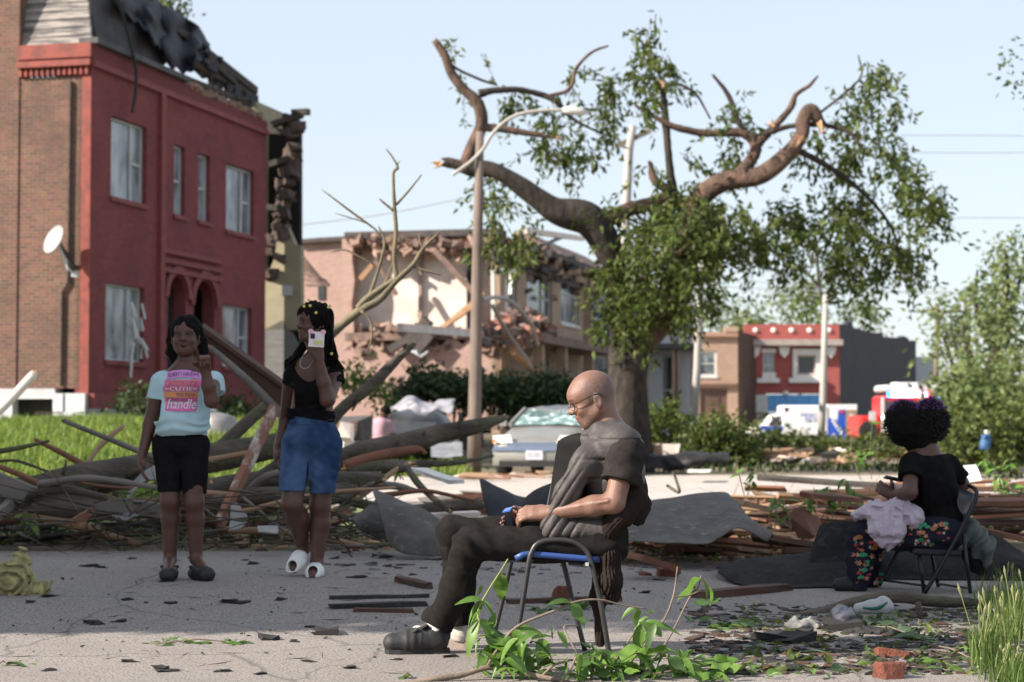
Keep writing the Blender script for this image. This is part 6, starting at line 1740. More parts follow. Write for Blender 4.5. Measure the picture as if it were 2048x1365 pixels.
class Head:
    def __init__(s, C, Fv, U, sc=1.0, wide=1.0):
        s.C = np.asarray(C, float); s.F = unit(Fv); s.U = unit(np.asarray(U, float) - s.F * np.dot(U, s.F)); s.L = np.cross(s.U, s.F)
        s.sc = sc; s.wide = wide; s.R = np.stack([s.F, s.U, s.L], 1)

    def p(s, f, u, l=0.0):
        return s.C + s.sc * (s.F * f + s.U * u + s.L * l * s.wide)

    def loc(s, V):
        q = (V - s.C) @ s.R / s.sc
        q[:, 2] /= s.wide
        return q

    def build(s, S, neck, neck_r=.055, lips=1.0, mouth=0.0, jowl=1.0, nose=1.0):
        sc, w = s.sc, s.wide
        E = lambda c, r, k=.015, op='u': S.ell(s.p(*c), np.array([r[0], r[1], r[2] * w]) * sc, s.R, k * sc, op)
        K = lambda a, b, ra, rb, k=.012, op='u', flat=None: S.cone(s.p(*a), s.p(*b), ra * sc, rb * sc, k * sc, flat, op)
        S.cone(s.p(-.025, -.03), neck, neck_r * 1.02, neck_r, .03)
        E((-.006, .035, 0), (.101, .090, .077), .02)
        E((.036, -.030, 0), (.058, .085, .060 * jowl), .02)
        E((.055, .040, 0), (.047, .045, .058), .02)
        E((.064, -.082, 0), (.028, .024, .028 * jowl), .02)
        for g in (-1, 1):
            K((.0, -.045, g * .055), (.060, -.085, g * .022), .018, .016, .03)
            E((.074, .029, g * .026), (.017, .009, .024), .012)
            E((.068, -.022, g * .040), (.02, .017, .016), .02)
            E((.100, .008, g * .031), (.017, .011, .017), .010, 's')
            E((.0765, .008, g * .031), (.0155, .0125, .0165), .004)
            E((-.010, -.012, g * .078), (.020, .033, .011), .008)
            E((-.004, -.010, g * .090), (.011, .020, .008), .006, 's')
        K((.088, .020, 0), (.108 * nose, -.012, 0), .009, .0125, .012)
        E((.106 * nose, -.014, 0), (.0155, .012, .014), .010)
        for g in (-1, 1):
            E((.098, -.018, g * .013), (.012, .0095, .0095), .008)
        E((.088, -.046, 0), (.014, .0085 * lips, .025), .008)
        E((.085, -.061, 0), (.014, .0095 * lips, .022), .008)
        K((.104, -.0535, -.016), (.104, -.0535, .016), .0035, .0035, .004, 's')
        if mouth:
            E((.098, -.054, 0), (.026, .010 * mouth, .017), .005, 's')
        return s

    def paint(s, V, base, lip, dark, mouth=0.0, stubble=None, scalp=None):
        q = s.loc(V.astype(float)); f, u, l = q[:, 0], q[:, 1], q[:, 2]
        col = np.tile(np.array(base, float), (len(V), 1))
        near = (np.abs(u) < .16) & (np.abs(l) < .11) & (np.abs(f) < .16)

        def mixin(m, c):
            m = np.clip(m, 0, 1)[:, None] * near[:, None]
            col[:] = col * (1 - m) + np.array(c) * m
        if scalp is not None:
            mixin(scalp[1] * sm(.05, .02, f) * sm(.105, .06, u + .25 * f) * sm(-.05, -.02, u) * (.75 + .5 * vnoise(V, 160)), scalp[0])
        if stubble is not None:
            mixin(stubble[1] * sm(-.035, -.05, u) * sm(.02, .05, f) * (.65 + .5 * vnoise(V, 150)), stubble[0])
        lipm = (1 - sm(.8, 1.15, np.sqrt(((u + .0535) / .017) ** 2 + (l / .026) ** 2))) * (f > .07)
        mixin(lipm * .85, lip)
        if mouth:
            mixin((1 - sm(.7, 1.0, np.sqrt(((u + .054) / (.0085 * mouth)) ** 2 + (l / .016) ** 2))) * (f > .05), (.02, .008, .008))
            mixin((1 - sm(.7, 1.0, np.sqrt(((u + .048) / .0035) ** 2 + (l / .013) ** 2))) * (f > .05), (.45, .42, .38))
        for g in (-1, 1):
            e = np.sqrt(((u - .008) / .0065) ** 2 + ((l - g * .031) / .0145) ** 2)
            mixin(.7 * (1 - sm(.6, .95, e)) * (f > .06), (.30, .26, .245))
            mixin((1 - sm(.8, 1.1, np.sqrt(((u - .008) / .0068) ** 2 + ((l - g * .031) / .0085) ** 2))) * (f > .06), (.015, .01, .01))
            mixin((1 - sm(.7, 1.2, np.sqrt(((u - .0155) / .003) ** 2 + ((l - g * .031) / .017) ** 2))) * (f > .06), dark)
            mixin(.8 * (1 - sm(.7, 1.2, np.sqrt(((u - .032 + .1 * abs(0)) / .0045) ** 2 + ((l - g * .032) / .022) ** 2))) * (f > .06), dark)
        return col


# ================================================================== seated man
MY = 8.1
J = lambda x, y, d=0.0: P(x, y, MY + d)
man = thing('person', 'man in dark quilted vest and dark trousers seated on blue chair looking down', 'person', J(930, 1300))
HM = Head(J(1187, 800), (-math.cos(math.radians(22)), -.06, -math.sin(math.radians(22))), (-math.sin(math.radians(22)), 0, math.cos(math.radians(22))), 1.0)
hipN, kneN, ankN = J(1196, 1082, -.11), J(938, 1090, -.12), J(874, 1262, .10)
hipF, kneF, ankF = J(1192, 1074, .12), J(906, 1066, .17), J(921, 1248, .28)
shN, elN, wrN = J(1252, 908, -.19), J(1229, 1006, -.235), J(1092, 1027, -.16)
shF, elF, wrF = J(1246, 905, .19), J(1192, 1008, .26), J(1066, 1040, .10)
nk = J(1226, 884)
S = SDF(*bb([J(985, 735), J(1300, 1310), J(800, 1300), J(1000, 1000, .5), J(1000, 1000, -.33)], .02), .0042)
HM.build(S, nk, .056, lips=1.25)
S.cone(nk, J(1205, 1050), .085, .11, .05, flat=((0, 1, 0), 1.35))
S.chain([shN, elN], [.052, .043], .03).chain([elN, elN + (wrN - elN) * .3, wrN], [.043, .042, .029], .02, flat=((0, 1, 0), 1.05))
S.chain([shF, elF, wrF], [.052, .042, .028], .02)
S.cone(nk, shN, .06, .055, .03); S.cone(nk, shF, .06, .055, .03)
for a, b, c in ((hipN, kneN, ankN), (hipF, kneF, ankF)):
    S.chain([a, b], [.07, .05], .02); S.chain([b, c], [.046, .03], .02)
    S.cone(c, c + np.array([-.015, 0, -.05]), .024, .02, .02)
hand(S, wrN, (-1, .12, .02), (-.25, -.55, .8), (-.1, .75, .62), 1.0, (38, 34, 20), thumb=(.75, .5, -.5), k=.008)
hand(S, wrF, (-1, .0, .10), (0, .8, .5), (0, -.5, .85), 1.0, (34, 46, 30), thumb=(.8, .5, -.2), k=.008)
S.chain([elN + np.array([-.03, -.042, .01]), elN * .5 + wrN * .5 + np.array([0, -.036, .012]), wrN + np.array([.02, -.022, .01])], [.006, .006, .004], .012)
mskin = (.205, .110, .080)
S.mesh('body', m_skin, man, col=lambda V: HM.paint(V, mskin, (.20, .085, .075), (.03, .02, .018), stubble=((.075, .055, .048), .7), scalp=((.085, .062, .054), .75)))
# goatee tuft
S = SDF(*bb([HM.p(.05, -.12, -.03), HM.p(.12, -.07, .03)], .02), .003)
S.ell(HM.p(.074, -.098, 0), (.017, .017, .016), HM.R, .01).disp(lambda p: .004 * vnoise(p, 120))
S.mesh('beard', M('grey_stubble', (.16, .13, .11), (.40, .36, .32), scale=180, rough=.9), man)
# trousers
m_tr = M('charcoal_trousers', (.013, .0120, .0118), (.0195, .018, .0175), scale=40, rough=.95, bump=.25, bscale=300, spec=.05)
S = SDF(*bb([J(835, 1030), J(1240, 1275), J(1000, 1000, .48), J(1000, 1000, -.28)], .03), .005)
S.chain([hipN + [0.02, 0, 0], hipN * .5 + kneN * .5 + [0, 0, -.002], kneN], [.098, .079, .066], .03)
S.chain([hipF + [0.02, 0, 0], hipF * .5 + kneF * .5, kneF], [.095, .080, .068], .03)
S.cone(J(1205, 1078, -.08), J(1205, 1074, .1), .115, .11, .05)
S.chain([kneN, kneN * .5 + ankN * .5 + [.016, 0, .0], ankN + [.0, 0, .01]], [.068, .070, .060], .035)
S.chain([kneF, kneF * .5 + ankF * .5 + [.012, 0, 0], ankF], [.068, .066, .058], .035)
S.cone(ankN + [-.006, 0, .05], ankN + [-.012, 0, -.06], .062, .062, .03); S.cone(ankF + [0, 0, .05], ankF + [0, 0, -.05], .058, .058, .03)
S.cut(ankN + np.array([0, 0, .020]), (-.45, 0, -1), *bb([ankN], .14)); S.cut(ankF + np.array([0, 0, -.004]), (.1, 0, -1), *bb([ankF], .11))


def trf(p):
    dn = unit(ankN - kneN); v = p - kneN; t = v @ dn; ang = np.arctan2(v[:, 1], v[:, 0])
    leg = sm(.02, .12, t) * (1 - sm(.36, .42, t)) * (p[:, 2] < kneN[2] - .03)
    w = .010 * leg * (np.abs(np.sin(ang * 1.5 + 3.5 * t + 1.2 * vnoise(p, 5))) ** .6 - .6)
    back = .010 * np.exp(-((v[:, 0] - .06) / .06) ** 2 - (v[:, 2] / .07) ** 2) * np.sin(55 * (v[:, 2] + v[:, 0]))
    th = .005 * np.sin((p[:, 0] * 1.0 + p[:, 2] * 2.2) * 34 + 4 * vnoise(p, 7)) * (p[:, 2] > kneN[2] - .1)
    return w + back + th * .8 + .003 * vnoise(p, 16)


S.disp(trf)
S.mesh('trousers', m_tr, man)
# shirt
m_sh = M('black_tee', (.022, .019, .018), (.034, .030, .028), scale=30, rough=.95, bump=.25, bscale=260, spec=.05)
slv = shN * .42 + elN * .58
S = SDF(*bb([J(1130, 860), J(1300, 1090), J(1250, 1000, .33), J(1250, 1000, -.36)], .03), .005)
S.ell(J(1226, 945), (.112, .175, .18), None, .03)
S.ell(J(1200, 1035), (.12, .16, .13), None, .05)
S.cone(J(1228, 890, -.1), J(1228, 890, .1), .075, .075, .04); S.cone(nk, shN, .070, .078, .04); S.cone(nk, shF, .07, .076, .04); S.ell(J(1178, 985), (.10, .15, .16), None, .05)
S.chain([shN + [0, .01, 0], slv + [.006, 0, 0], slv * .7 + elN * .3], [.080, .074, .076], .03)
S.cone(shF, shF * .4 + elF * .6, .075, .078, .03)
S.cut(slv, elN - shN + np.array([-.012, 0, 0]), slv - .14, slv + .14)
S.disp(lambda p: .003 * np.sin((p @ np.array([20., 8, 46.])) + 5 * vnoise(p, 9)) * (vnoise(p, 5, 2) * .5 + .5) + .002 * vnoise(p, 22))
S.mesh('shirt', m_sh, man)
# quilted vest: near panel wraps chest and back; far flap stands open
m_vest = M('dark_grey_quilted_nylon', (.066, .058, .057), (.050, .044, .044), scale=9, rough=.55, bump=.25, bscale=60, spec=.3)
m_lin = M('black_nylon_lining', (.006, .006, .0065), (.010, .010, .010), scale=9, rough=.7, bump=.1, bscale=30, spec=.12)
S = SDF(*bb([J(1075, 845), J(1305, 1100), J(1200, 1000, .30), J(1200, 1000, -.34)], .03), .005)
S.ell(J(1224, 950), (.142, .20, .20), None, .03)
S.ell(J(1182, 1040), (.135, .175, .09), None, .06)
S.cone(J(1228, 884, -.16), J(1232, 884, .14), .066, .066, .05); S.cone(nk, J(1246, 893, -.165), .085, .088, .04)
S.chain([J(1205, 872, -.10), J(1170, 925, -.165), J(1135, 985, -.185), J(1105, 1040, -.165), J(1098, 1066, -.16)], [.045, .05, .045, .036, .03], .05, flat=((0, 1, 0), .75))
S.chain([J(1200, 1062, -.16), J(1110, 1062, -.17)], [.05, .035], .05)
S.chain([J(1180, 868, .02), J(1172, 880, -.05), J(1196, 866, -.10), J(1226, 862, -.10), J(1240, 866, 0)], [.024, .026, .028, .026, .026], .02, flat=((0, 0, 1), 1.5))
S.cone(J(1125, 905, .03), J(1100, 1060, .03), .10, .13, .0, None, 's') if False else None
S.ell(J(1140, 935, .06), (.085, .19, .22), rotm((0, 1, 0), -18) , .02, 's')
S.cone(shN + [-.004, -.075, -.02], slv + [.0, -.06, 0], .074, .088, .010, None, 's')
S.cone(HM.p(-.02, -.05), nk, .062, .066, .01, None, 's')


def vq(p):
    c = J(1150, 960, -.15); v = p - c
    e = unit([-.55, 0, -.83]); a = v @ np.cross(e, [0, 1, 0.])
    front = sm(.06, -.02, v[:, 0])
    g_ = np.abs(((a + .006 * vnoise(p, 9)) / .034) % 1 - .5) * .034; q = (.0095 * np.exp(-((.017 - g_) / .0045) ** 2) - .002) * front
    g2 = np.abs(((p[:, 2] + .012 * vnoise(p, 5)) / .085) % 1 - .5) * .085; q2 = .006 * np.exp(-((.0425 - g2) / .005) ** 2) * (1 - front)
    return q + q2 + .0022 * vnoise(p, 20) + .003 * np.abs(vnoise(p * np.array([1, 1, .5], np.float32), 26))


S.disp(vq)
S.mesh('vest', m_vest, man)
fl = [(1150, 872, .13), (1119, 880, .16), (1114, 905, .18), (1106, 960, .17), (1096, 1012, .16), (1088, 1042, .15), (1150, 1042, .10), (1165, 980, .10), (1182, 900, .08)]
fl = [(x, y, MY + d) for x, y, d in fl]
o = felt('vest_flap', 'x', [(1160, 868, MY + .10), (1121, 880, MY + .16), (1113, 905, MY + .18), (1106, 950, MY + .175), (1098, 1005, MY + .16), (1086, 1044, MY + .15)], [(1190, 880, MY + .03), (1186, 900, MY + .04), (1178, 930, MY + .05), (1168, 975, MY + .06), (1156, 1020, MY + .07), (1150, 1046, MY + .08)], m_lin, thick=.02, noise=.012, bulge=.02, n1=30, n2=10)
del o['label'], o['category']; adopt(o, man)
s = MB(); s.tube([J(x, y, d - .004) for x, y, d in spline([(1117, 882, .16), (1113, 905, .18), (1105, 960, .17), (1095, 1012, .16)], 4)], .0035, 5); s.obj('zipper', M('zip_metal', (.35, .35, .36), metallic=.8, rough=.4), man)
# spectacles
sp = MB()
mg = M('dark_wire', (.03, .025, .02), rough=.3, metallic=.6)
for g in (-1, 1):
    ring = [HM.p(.105 - .012 * abs(math.sin(a)) * 0 - .010 * abs(math.cos(a) * .024 + .031) / .05, .003 + .0155 * math.sin(a), g * (.033 + .023 * math.cos(a))) for a in np.linspace(0, 2 * math.pi, 17)]
    sp.tube(ring, .0016, 5, cap=False)
    sp.tube([HM.p(.098, .010, g * .056), HM.p(.085, .012, g * .068), HM.p(.0, .020, g * .082), HM.p(-.022, .016, g * .086), HM.p(-.035, -.004, g * .082)], .0021, 5)
sp.tube([HM.p(.108, .006, -.010), HM.p(.112, .009, 0), HM.p(.108, .006, .010)], .0018, 5)
gl = sp.obj('spectacles', mg, man)
for g in (-1, 1):
    V = [HM.p(.1035 - .010 * abs(math.cos(a) * .024 + .031) / .05, .003 + .0155 * math.sin(a), g * (.033 + .023 * math.cos(a))) for a in np.linspace(0, 2 * math.pi, 17)[:-1]]
    mk('lens', np.array(V), [tuple(range(16))], M('lens_glass', (.9, .9, .9), rough=.02, alpha=.12, spec=.6), gl)
# shoes
m_shoe = M('black_shoe', (.016, .016, .017), (.026, .026, .027), scale=30, rough=.6, bump=.2, bscale=90)
m_sole = M('black_sole', (.022, .022, .022), rough=.8)
def zg(p): return float(gz(p[0], p[1])) + .012


tn, hn = P(768, 1296, 8.17), P(900, 1302, 8.2)
tn[2] = hn[2] = zg(tn)
ax = unit(tn - hn); lt = np.cross(up, ax)
SH = lambda a, h, l=0: hn + ax * a + up * h + lt * l
S = SDF(*bb([SH(-.02, 0), SH(.33, .17), SH(.1, 0, .08), SH(.1, 0, -.08)], .02), .0035)
S.chain([SH(.05, .05), SH(.17, .048), SH(.245, .046)], [.042, .047, .042], .02, flat=(lt, 1.15))
S.cone(SH(.055, .05), SH(.05, .105), .042, .040, .02); S.cone(SH(.085, .085), SH(.175, .062), .036, .034, .03); S.cone(SH(.012, .07), SH(.004, .105), .014, .010, .015)
S.cut(SH(0, .012), (0, 0, -1)); S.cone(SH(.052, .17), SH(.060, .095), .038, .036, .004, None, 's')
S.disp(lambda p: .0012 * np.sin(((p - hn) @ ax) * 190) * (((p - hn) @ ax) > .12) * (((p - hn) @ ax) < .2))
so = S.mesh('shoe', m_shoe, man); so['label'] = 'black velcro trainer with white sock showing'
pr = [(-.002, -.034), (.03, -.042), (.12, -.050), (.22, -.053), (.27, -.040), (.288, 0), (.27, .040), (.22, .053), (.12, .050), (.03, .042), (-.002, .034)]
s = MB(); s.prism([SH(.004 + a * .96, .0, l * .86) for a, l in pr], up * .020); s.obj('sole', m_sole, so)
for k, (a, h) in enumerate(((.155, .100), (.115, .118))):
    s = MB(); s.box(SH(a, h, .012), (.030, .062, .008), np.stack([unit(ax * .9 - up * .55), lt, unit(up * .9 + ax * .55)], 1)); s.obj('strap', M('grey_velcro', (.075, .078, .078), (.06, .06, .06), scale=50, rough=.8), so)
S = SDF(*bb([SH(.0, .05), SH(.12, .19)], .07), .004); S.cone(SH(.050, .16), SH(.066, .075), .041, .043, .01)
S.mesh('sock', M('white_sock', (.72, .72, .74), (.62, .62, .64), scale=60, rough=.95), man)
h2, t2 = P(944, 1297, 8.38), P(830, 1292, 8.42); h2[2] = t2[2] = zg(h2)
ax2 = unit(t2 - h2); lt2 = np.cross(up, ax2); SB = lambda a, h, l=0: h2 + ax2 * a + up * h + lt2 * l
S = SDF(*bb([SB(-.02, 0), SB(.32, .2), SB(.1, 0, .08), SB(.1, 0, -.08)], .02), .004)
S.chain([SB(.052, .06), SB(.17, .055), SB(.245, .05)], [.05, .047, .042], .02); S.cone(SB(.055, .05), SB(.052, .14), .050, .045, .02)
S.cut(SB(0, .03), (0, 0, -1)); S.cut(SB(0, .155), (.2, 0, 1)); S.disp(lambda p: .0016 * np.sin((p[:, 2] * 1.2 + p[:, 0] * .55) * 190))
so = S.mesh('shoe', M('off_white_leather', (.62, .57, .53), (.52, .47, .43), scale=14, rough=.6), man); so['label'] = 'off white high top shoe'
s = MB(); s.prism([SB(a, .0, l) for a, l in pr], up * .036); s.obj('sole', M('dusty_rubber', (.46, .38, .33), (.38, .31, .27), scale=20), so)
# phone in his hands
ph_ = thing('phone', 'black phone with blue edge held in the seated man\'s lap', 'phone', J(1020, 1040, .0))
pc, pd = J(1021, 1040, .02), unit([-.25, -.1, .95])
R = np.stack([unit([.95, -.2, .22]), np.cross(pd, unit([.95, -.2, .22])), pd], 1)
R[:, 1] = unit(np.cross(R[:, 2], R[:, 0])); R[:, 0] = unit(np.cross(R[:, 1], R[:, 2]))
s = MB(); s.box(pc, (.026, .070, .085), R); s.obj('back', M('black_phone_back', (.010, .012, .02), rough=.3), ph_)
s = MB(); s.box(pc + pd * .0445, (.034, .072, .006), R); s.obj('rim', M('blue_phone_rim', (.07, .16, .55), rough=.35), ph_)

# ---- the blue chair
m_tube = M('dark_grey_tube', (.045, .045, .047), (.065, .065, .066), scale=12, rough=.38, metallic=.5)
m_blue = M('blue_plastic_seat', (.03, .07, .24), (.025, .06, .20), scale=8, rough=.45)
ch = thing('stacking_chair', 'blue seated stacking chair with dark tube frame under the man', 'chair', J(1100, 1310))
nd, fd = -.20, .17
gl_ = lambda x, y, d: (lambda p: np.array([p[0], p[1], max(p[2], zg(p) + .001)]))(J(x, y, d))
for nm, pts in (('leg_frame', [(1026, 1334, nd), (1046, 1200, nd), (1057, 1130, nd), (1063, 1106, nd), (1076, 1087, nd), (1106, 1080, nd), (1143, 1083, nd), (1168, 1097, nd), (1181, 1120, nd), (1200, 1200, nd), (1221, 1334, nd)]),
                ('leg_frame', [(980, 1306, fd), (1005, 1200, fd), (1022, 1125, fd), (1032, 1106, fd), (1050, 1092, fd), (1080, 1090, fd), (1105, 1097, fd), (1126, 1125, fd), (1148, 1215, fd), (1170, 1306, fd)])):
    s = MB(); q = spline([gl_(*p) for p in pts], 5); s.tube(q, .0115, 10); s.obj(nm, m_tube, ch, True)
for d in (nd + .02, fd - .02):
    s = MB(); s.tube(spline([J(1172, 1125, d), J(1200, 1118, d), J(1218, 1096, d), J(1226, 1060, d), J(1236, 1000, d), J(1240, 965, d)], 5), .010, 8); s.obj('back_upright', m_tube, ch, True)
s = MB(); s.tube([J(1172, 1131, nd), J(1140, 1127, fd)], .010, 8); s.obj('cross_bar', m_tube, ch)
s = MB(); s.tube([J(1062, 1122, nd), J(1024, 1120, fd)], .010, 8); s.obj('cross_bar', m_tube, ch)
s = MB(); s.box(J(1174, 1129, nd - .012), (.014, .01, .014)); s.obj('bolt_cap', m_frame, ch)
V, n1, n2 = [], 14, 9
for i in range(n1):
    u = i / (n1 - 1)
    for j in range(n2):
        v = j / (n2 - 1) * 2 - 1
        x = 1012 + (1180 - 1012) * u + 10 * v * -1
        y = 1103 + 14 * u + (12 * (1 - sm(0, .12, u)) - 12 * 0) * 1 - 5 * (1 - v * v) * -1
        V.append(J(x + 10, y + (3 if abs(v) > .9 else 0), -.015 + v * .185))
F = [(i * n2 + j, i * n2 + j + 1, (i + 1) * n2 + j + 1, (i + 1) * n2 + j) for i in range(n1 - 1) for j in range(n2 - 1)]
o = mk('seat', np.array(V), F, m_blue, ch, True); md = o.modifiers.new('t', 'SOLIDIFY'); md.thickness = .024; md.offset = 0
V = []
for i in range(10):
    v = i / 9 * 2 - 1
    for y, dx in ((955, 0), (985, -3), (1020, -6), (1050, -10)):
        V.append(J(1240 + dx + 10 * (1 - v * v), y, -.015 + v * .2))
F = [(i * 4 + j, (i + 1) * 4 + j, (i + 1) * 4 + j + 1, i * 4 + j + 1) for i in range(9) for j in range(3)]
o = mk('backrest', np.array(V), F, m_blue, ch, True); md = o.modifiers.new('t', 'SOLIDIFY'); md.thickness = .018
# ribbed sweater over the chair back
m_sweat = M('brown_ribbed_knit', (.026, .0185, .016), (.018, .013, .0115), scale=20, rough=.95, bump=.3, bscale=160, spec=.1)
S = SDF(*bb([J(1175, 950), J(1300, 1300), J(1240, 1100, .3), J(1240, 1100, -.32)], .02), .005)
S.chain([J(1262, 962, -.10), J(1266, 1000, -.17), J(1245, 1030, -.20), J(1222, 1056, -.19), J(1208, 1080, -.17)], [.045, .055, .045, .036, .028], .03)
S.chain([J(1268, 960, .05), J(1278, 1010, -.12), J(1275, 1036, -.14)], [.05, .045, .03], .03)
S.cone(J(1262, 970, -.12), J(1262, 970, .16), .045, .04, .03)
S.chain([J(1232, 1060, -.12), J(1218, 1110, -.13), J(1218, 1160, -.13), J(1222, 1190, -.12)], [.03, .045, .05, .042], .03, flat=((0, 1, 0), 1.7))
S.chain([J(1196, 1130, .0), J(1196, 1200, .02), J(1200, 1285, .03)], [.03, .03, .018], .02)


def rib(p):
    v = p - J(1262, 962); up_ = p[:, 2] > J(1200, 1062)[2]
    th = np.arctan2(v[:, 2] - .05, v[:, 0] + .12)
    a = np.where(up_, (v[:, 0] * .75 + v[:, 2] * -.55 + .25 * v[:, 1]) * 450, (v[:, 0] + .3 * v[:, 1]) * 450)
    return .003 * np.sin(a + 1.2 * vnoise(p, 9)) + .006 * vnoise(p, 13)


S.disp(rib)
tag(S.mesh('sweater', m_sweat), 'brown ribbed sweater draped over the back of the blue chair', 'sweater')

# ================================================================== girl in printed tee
GY = 11.0
J = lambda x, y, d=0.0: P(x, y, GY + d)
girl = thing('person', 'girl in pale blue printed tee and black shorts pointing forward', 'person', J(370, 1150))
gskin = (.094, .041, .028)
HG = Head(J(371, 675), (.03, -1, -.02), (0, -.02, 1), .96, 1.03)
shL, elL, wrL = J(322, 764, .0), J(300, 850, .02), J(284, 912, -.02)
shR, elR, wrR = J(428, 764, .0), J(423, 802, -.20), J(410, 738, -.24)
S = SDF(*bb([J(262, 625), J(445, 1160), J(370, 900, .3), J(370, 900, -.52)], .02), .0052)
HG.build(S, J(374, 742), .046, lips=1.1, mouth=1.0, jowl=1.08, nose=.97)
S.cone(J(374, 745), J(364, 890), .075, .085, .05, flat=((1, 0, 0), 1.35))
S.cone(J(374, 745), shL, .05, .048, .03); S.cone(J(374, 745), shR, .05, .048, .03)
S.chain([shL, elL, wrL], [.050, .040, .027], .02); S.chain([shR, elR], [.048, .039], .02); S.chain([elR, elR * .55 + wrR * .45, wrR], [.039, .037, .026], .02)
hand(S, wrL, (.02, -.1, -1), (-.9, -.3, 0), (.2, -.95, 0), .92, (16, 18, 14), k=.008)
hand(S, wrR, (-.05, -.55, .8), (.2, .75, .6), (-.95, 0, .0), .95, (75, 85, 40), thumb=(.6, .4, -.6), k=.007, index=(12, 6, 4))
kL, aL, kR, aR = J(341, 1002, -.01), J(340, 1120, .03), J(388, 1004, -.02), J(392, 1118, .02)
S.chain([J(337, 890), kL], [.066, .058], .03); S.chain([J(390, 890), kR], [.066, .058], .03)
for k_, a_ in ((kL, aL), (kR, aR)):
    S.chain([k_, k_ * .7 + a_ * .3 + [0, .012, 0], a_], [.056, .054, .036], .02)
fL, fR = J(336, 1142, -.14), J(410, 1140, -.10)
for a_, f_ in ((aL, fL), (aR, fR)):
    S.cone(a_, f_, .034, .026, .02)
S.mesh('body', m_skin, girl, col=lambda V: HG.paint(V, gskin, (.11, .045, .042), (.012, .008, .008), mouth=1.0))
m_hair = M('black_hair', (.006, .0055, .0055), (.010, .009, .009), scale=60, rough=.8, bump=.8, bscale=90, spec=.08)
S = SDF(*bb([J(325, 618), J(420, 752), J(370, 700, .22), J(370, 700, -.14)], .03), .005)
S.ell(HG.p(-.015, .042), (.110, .092, .088), HG.R, .02)
for g in (-1, 1):
    S.chain([HG.p(-.03, .05, g * .065), HG.p(-.05, -.02, g * .086), HG.p(-.06, -.09, g * .092), HG.p(-.06, -.14, g * .080)], [.034, .032, .028, .016], .02)
S.ell(HG.p(-.06, -.05), (.06, .12, .09), HG.R, .03)
S.ell(HG.p(.088, -.035), (.068, .096, .0645), HG.R, .012, 's')
S.disp(lambda p: .009 * vnoise(p, 30) + .006 * np.abs(vnoise(p * np.array([1, 1, .35], np.float32), 75)) - .003)
S.mesh('hair', m_hair, girl)
m_tee = M('pale_blue_tee', (.42, .58, .64), (.37, .52, .58), scale=14, rough=.9, bump=.15, bscale=220, spec=.15)
S = SDF(*bb([J(295, 725), J(452, 885), J(370, 800, .3), J(370, 800, -.28)], .03), .005)
S.ell(J(372, 795), (.152, .112, .17), None, .03); S.ell(J(364, 842, -.03), (.160, .138, .15), None, .05)
S.cone(J(330, 768), J(420, 768), .066, .066, .05); S.cone(J(374, 752), J(374, 770), .075, .1, .04)
S.chain([J(323, 765), J(312, 806)], [.064, .058], .025); S.chain([J(427, 765), J(431, 800, -.07)], [.066, .062], .025)
S.cut(J(316, 798), (-.15, 0, -1), *cbox(J, 280, 745, 327, 840))
S.cut(J(430, 794), (.2, -.3, -1), *cbox(J, 421, 745, 460, 840))
S.cut(J(364, 872), (.06, 0, -1)); S.cone(J(374, 715), J(374, 742), .075, .062, .008, None, 's')
S.disp(lambda p: .007 * np.exp(-((p[:, 2] - J(0, 856)[2]) / .05) ** 2) * np.sin(p[:, 2] * 130 + 6 * vnoise(p, 5)) + .005 * vnoise(p, 10) + .002 * vnoise(p, 26))
S.mesh('tee', m_tee, girl)


def front_y(S, x, z, y0):
    """first surface the point (x, z) meets coming from the camera side"""
    i = np.clip(((x - S.lo[0]) / S.h).astype(int), 0, S.n[0] - 1); k = np.clip(((z - S.lo[2]) / S.h).astype(int), 0, S.n[2] - 1)
    ins = S.D[i, :, k] < 0
    j = np.argmax(ins, 1)
    y = S.lo[1] + j * S.h
    ok = ins.any(1)
    return np.where(ok, y, y0)


def on_tee(pts2):
    """pixel points -> points on the tee front"""
    W3 = np.array([P(x, y, GY - .13) for x, y in pts2])
    y = front_y(S, W3[:, 0], W3[:, 2], GY - .1)
    return np.array([P(a[0], a[1], b - .008) for a, b in zip(pts2, y)])


mp_, mo_, mt_, mw_ = M('print_pink', (.62, .14, .36)), M('print_orange', (.55, .22, .09)), M('print_mauve', (.55, .24, .55)), M('print_pale', (.66, .72, .74))
md_ = M('print_dark', (.10, .06, .16))
pr_ = thing('shirt_print', None, None); bpy.data.objects.remove(pr_)
for nm, x0, x1, y0, y1, m_, sk in (('print_band', 334, 401, 744, 759, mt_, -4), ('print_band', 329, 404, 760, 772, mp_, 0), ('print_band', 326, 399, 772.5, 783, M('print_rose', (.50, .11, .22)), 0), ('print_band', 328, 396, 784, 795, mo_, 0), ('print_band', 329, 395, 796, 803, M('print_berry', (.50, .09, .20)), 0), ('print_band', 331, 393, 804, 822, mp_, 1)):
    nx, ny = 16, 4
    pts = [(x0 + (x1 - x0) * i / nx + rng.uniform(-1, 1) * (i in (0, nx)), y0 + (y1 - y0) * j / ny + sk * math.sin(math.pi * i / nx)) for i in range(nx + 1) for j in range(ny + 1)]
    V = on_tee(pts); F = [(i * 5 + j, i * 5 + j + 1, (i + 1) * 5 + j + 1, (i + 1) * 5 + j) for i in range(nx) for j in range(ny)]
    mk(nm, V, F, m_, girl, True)


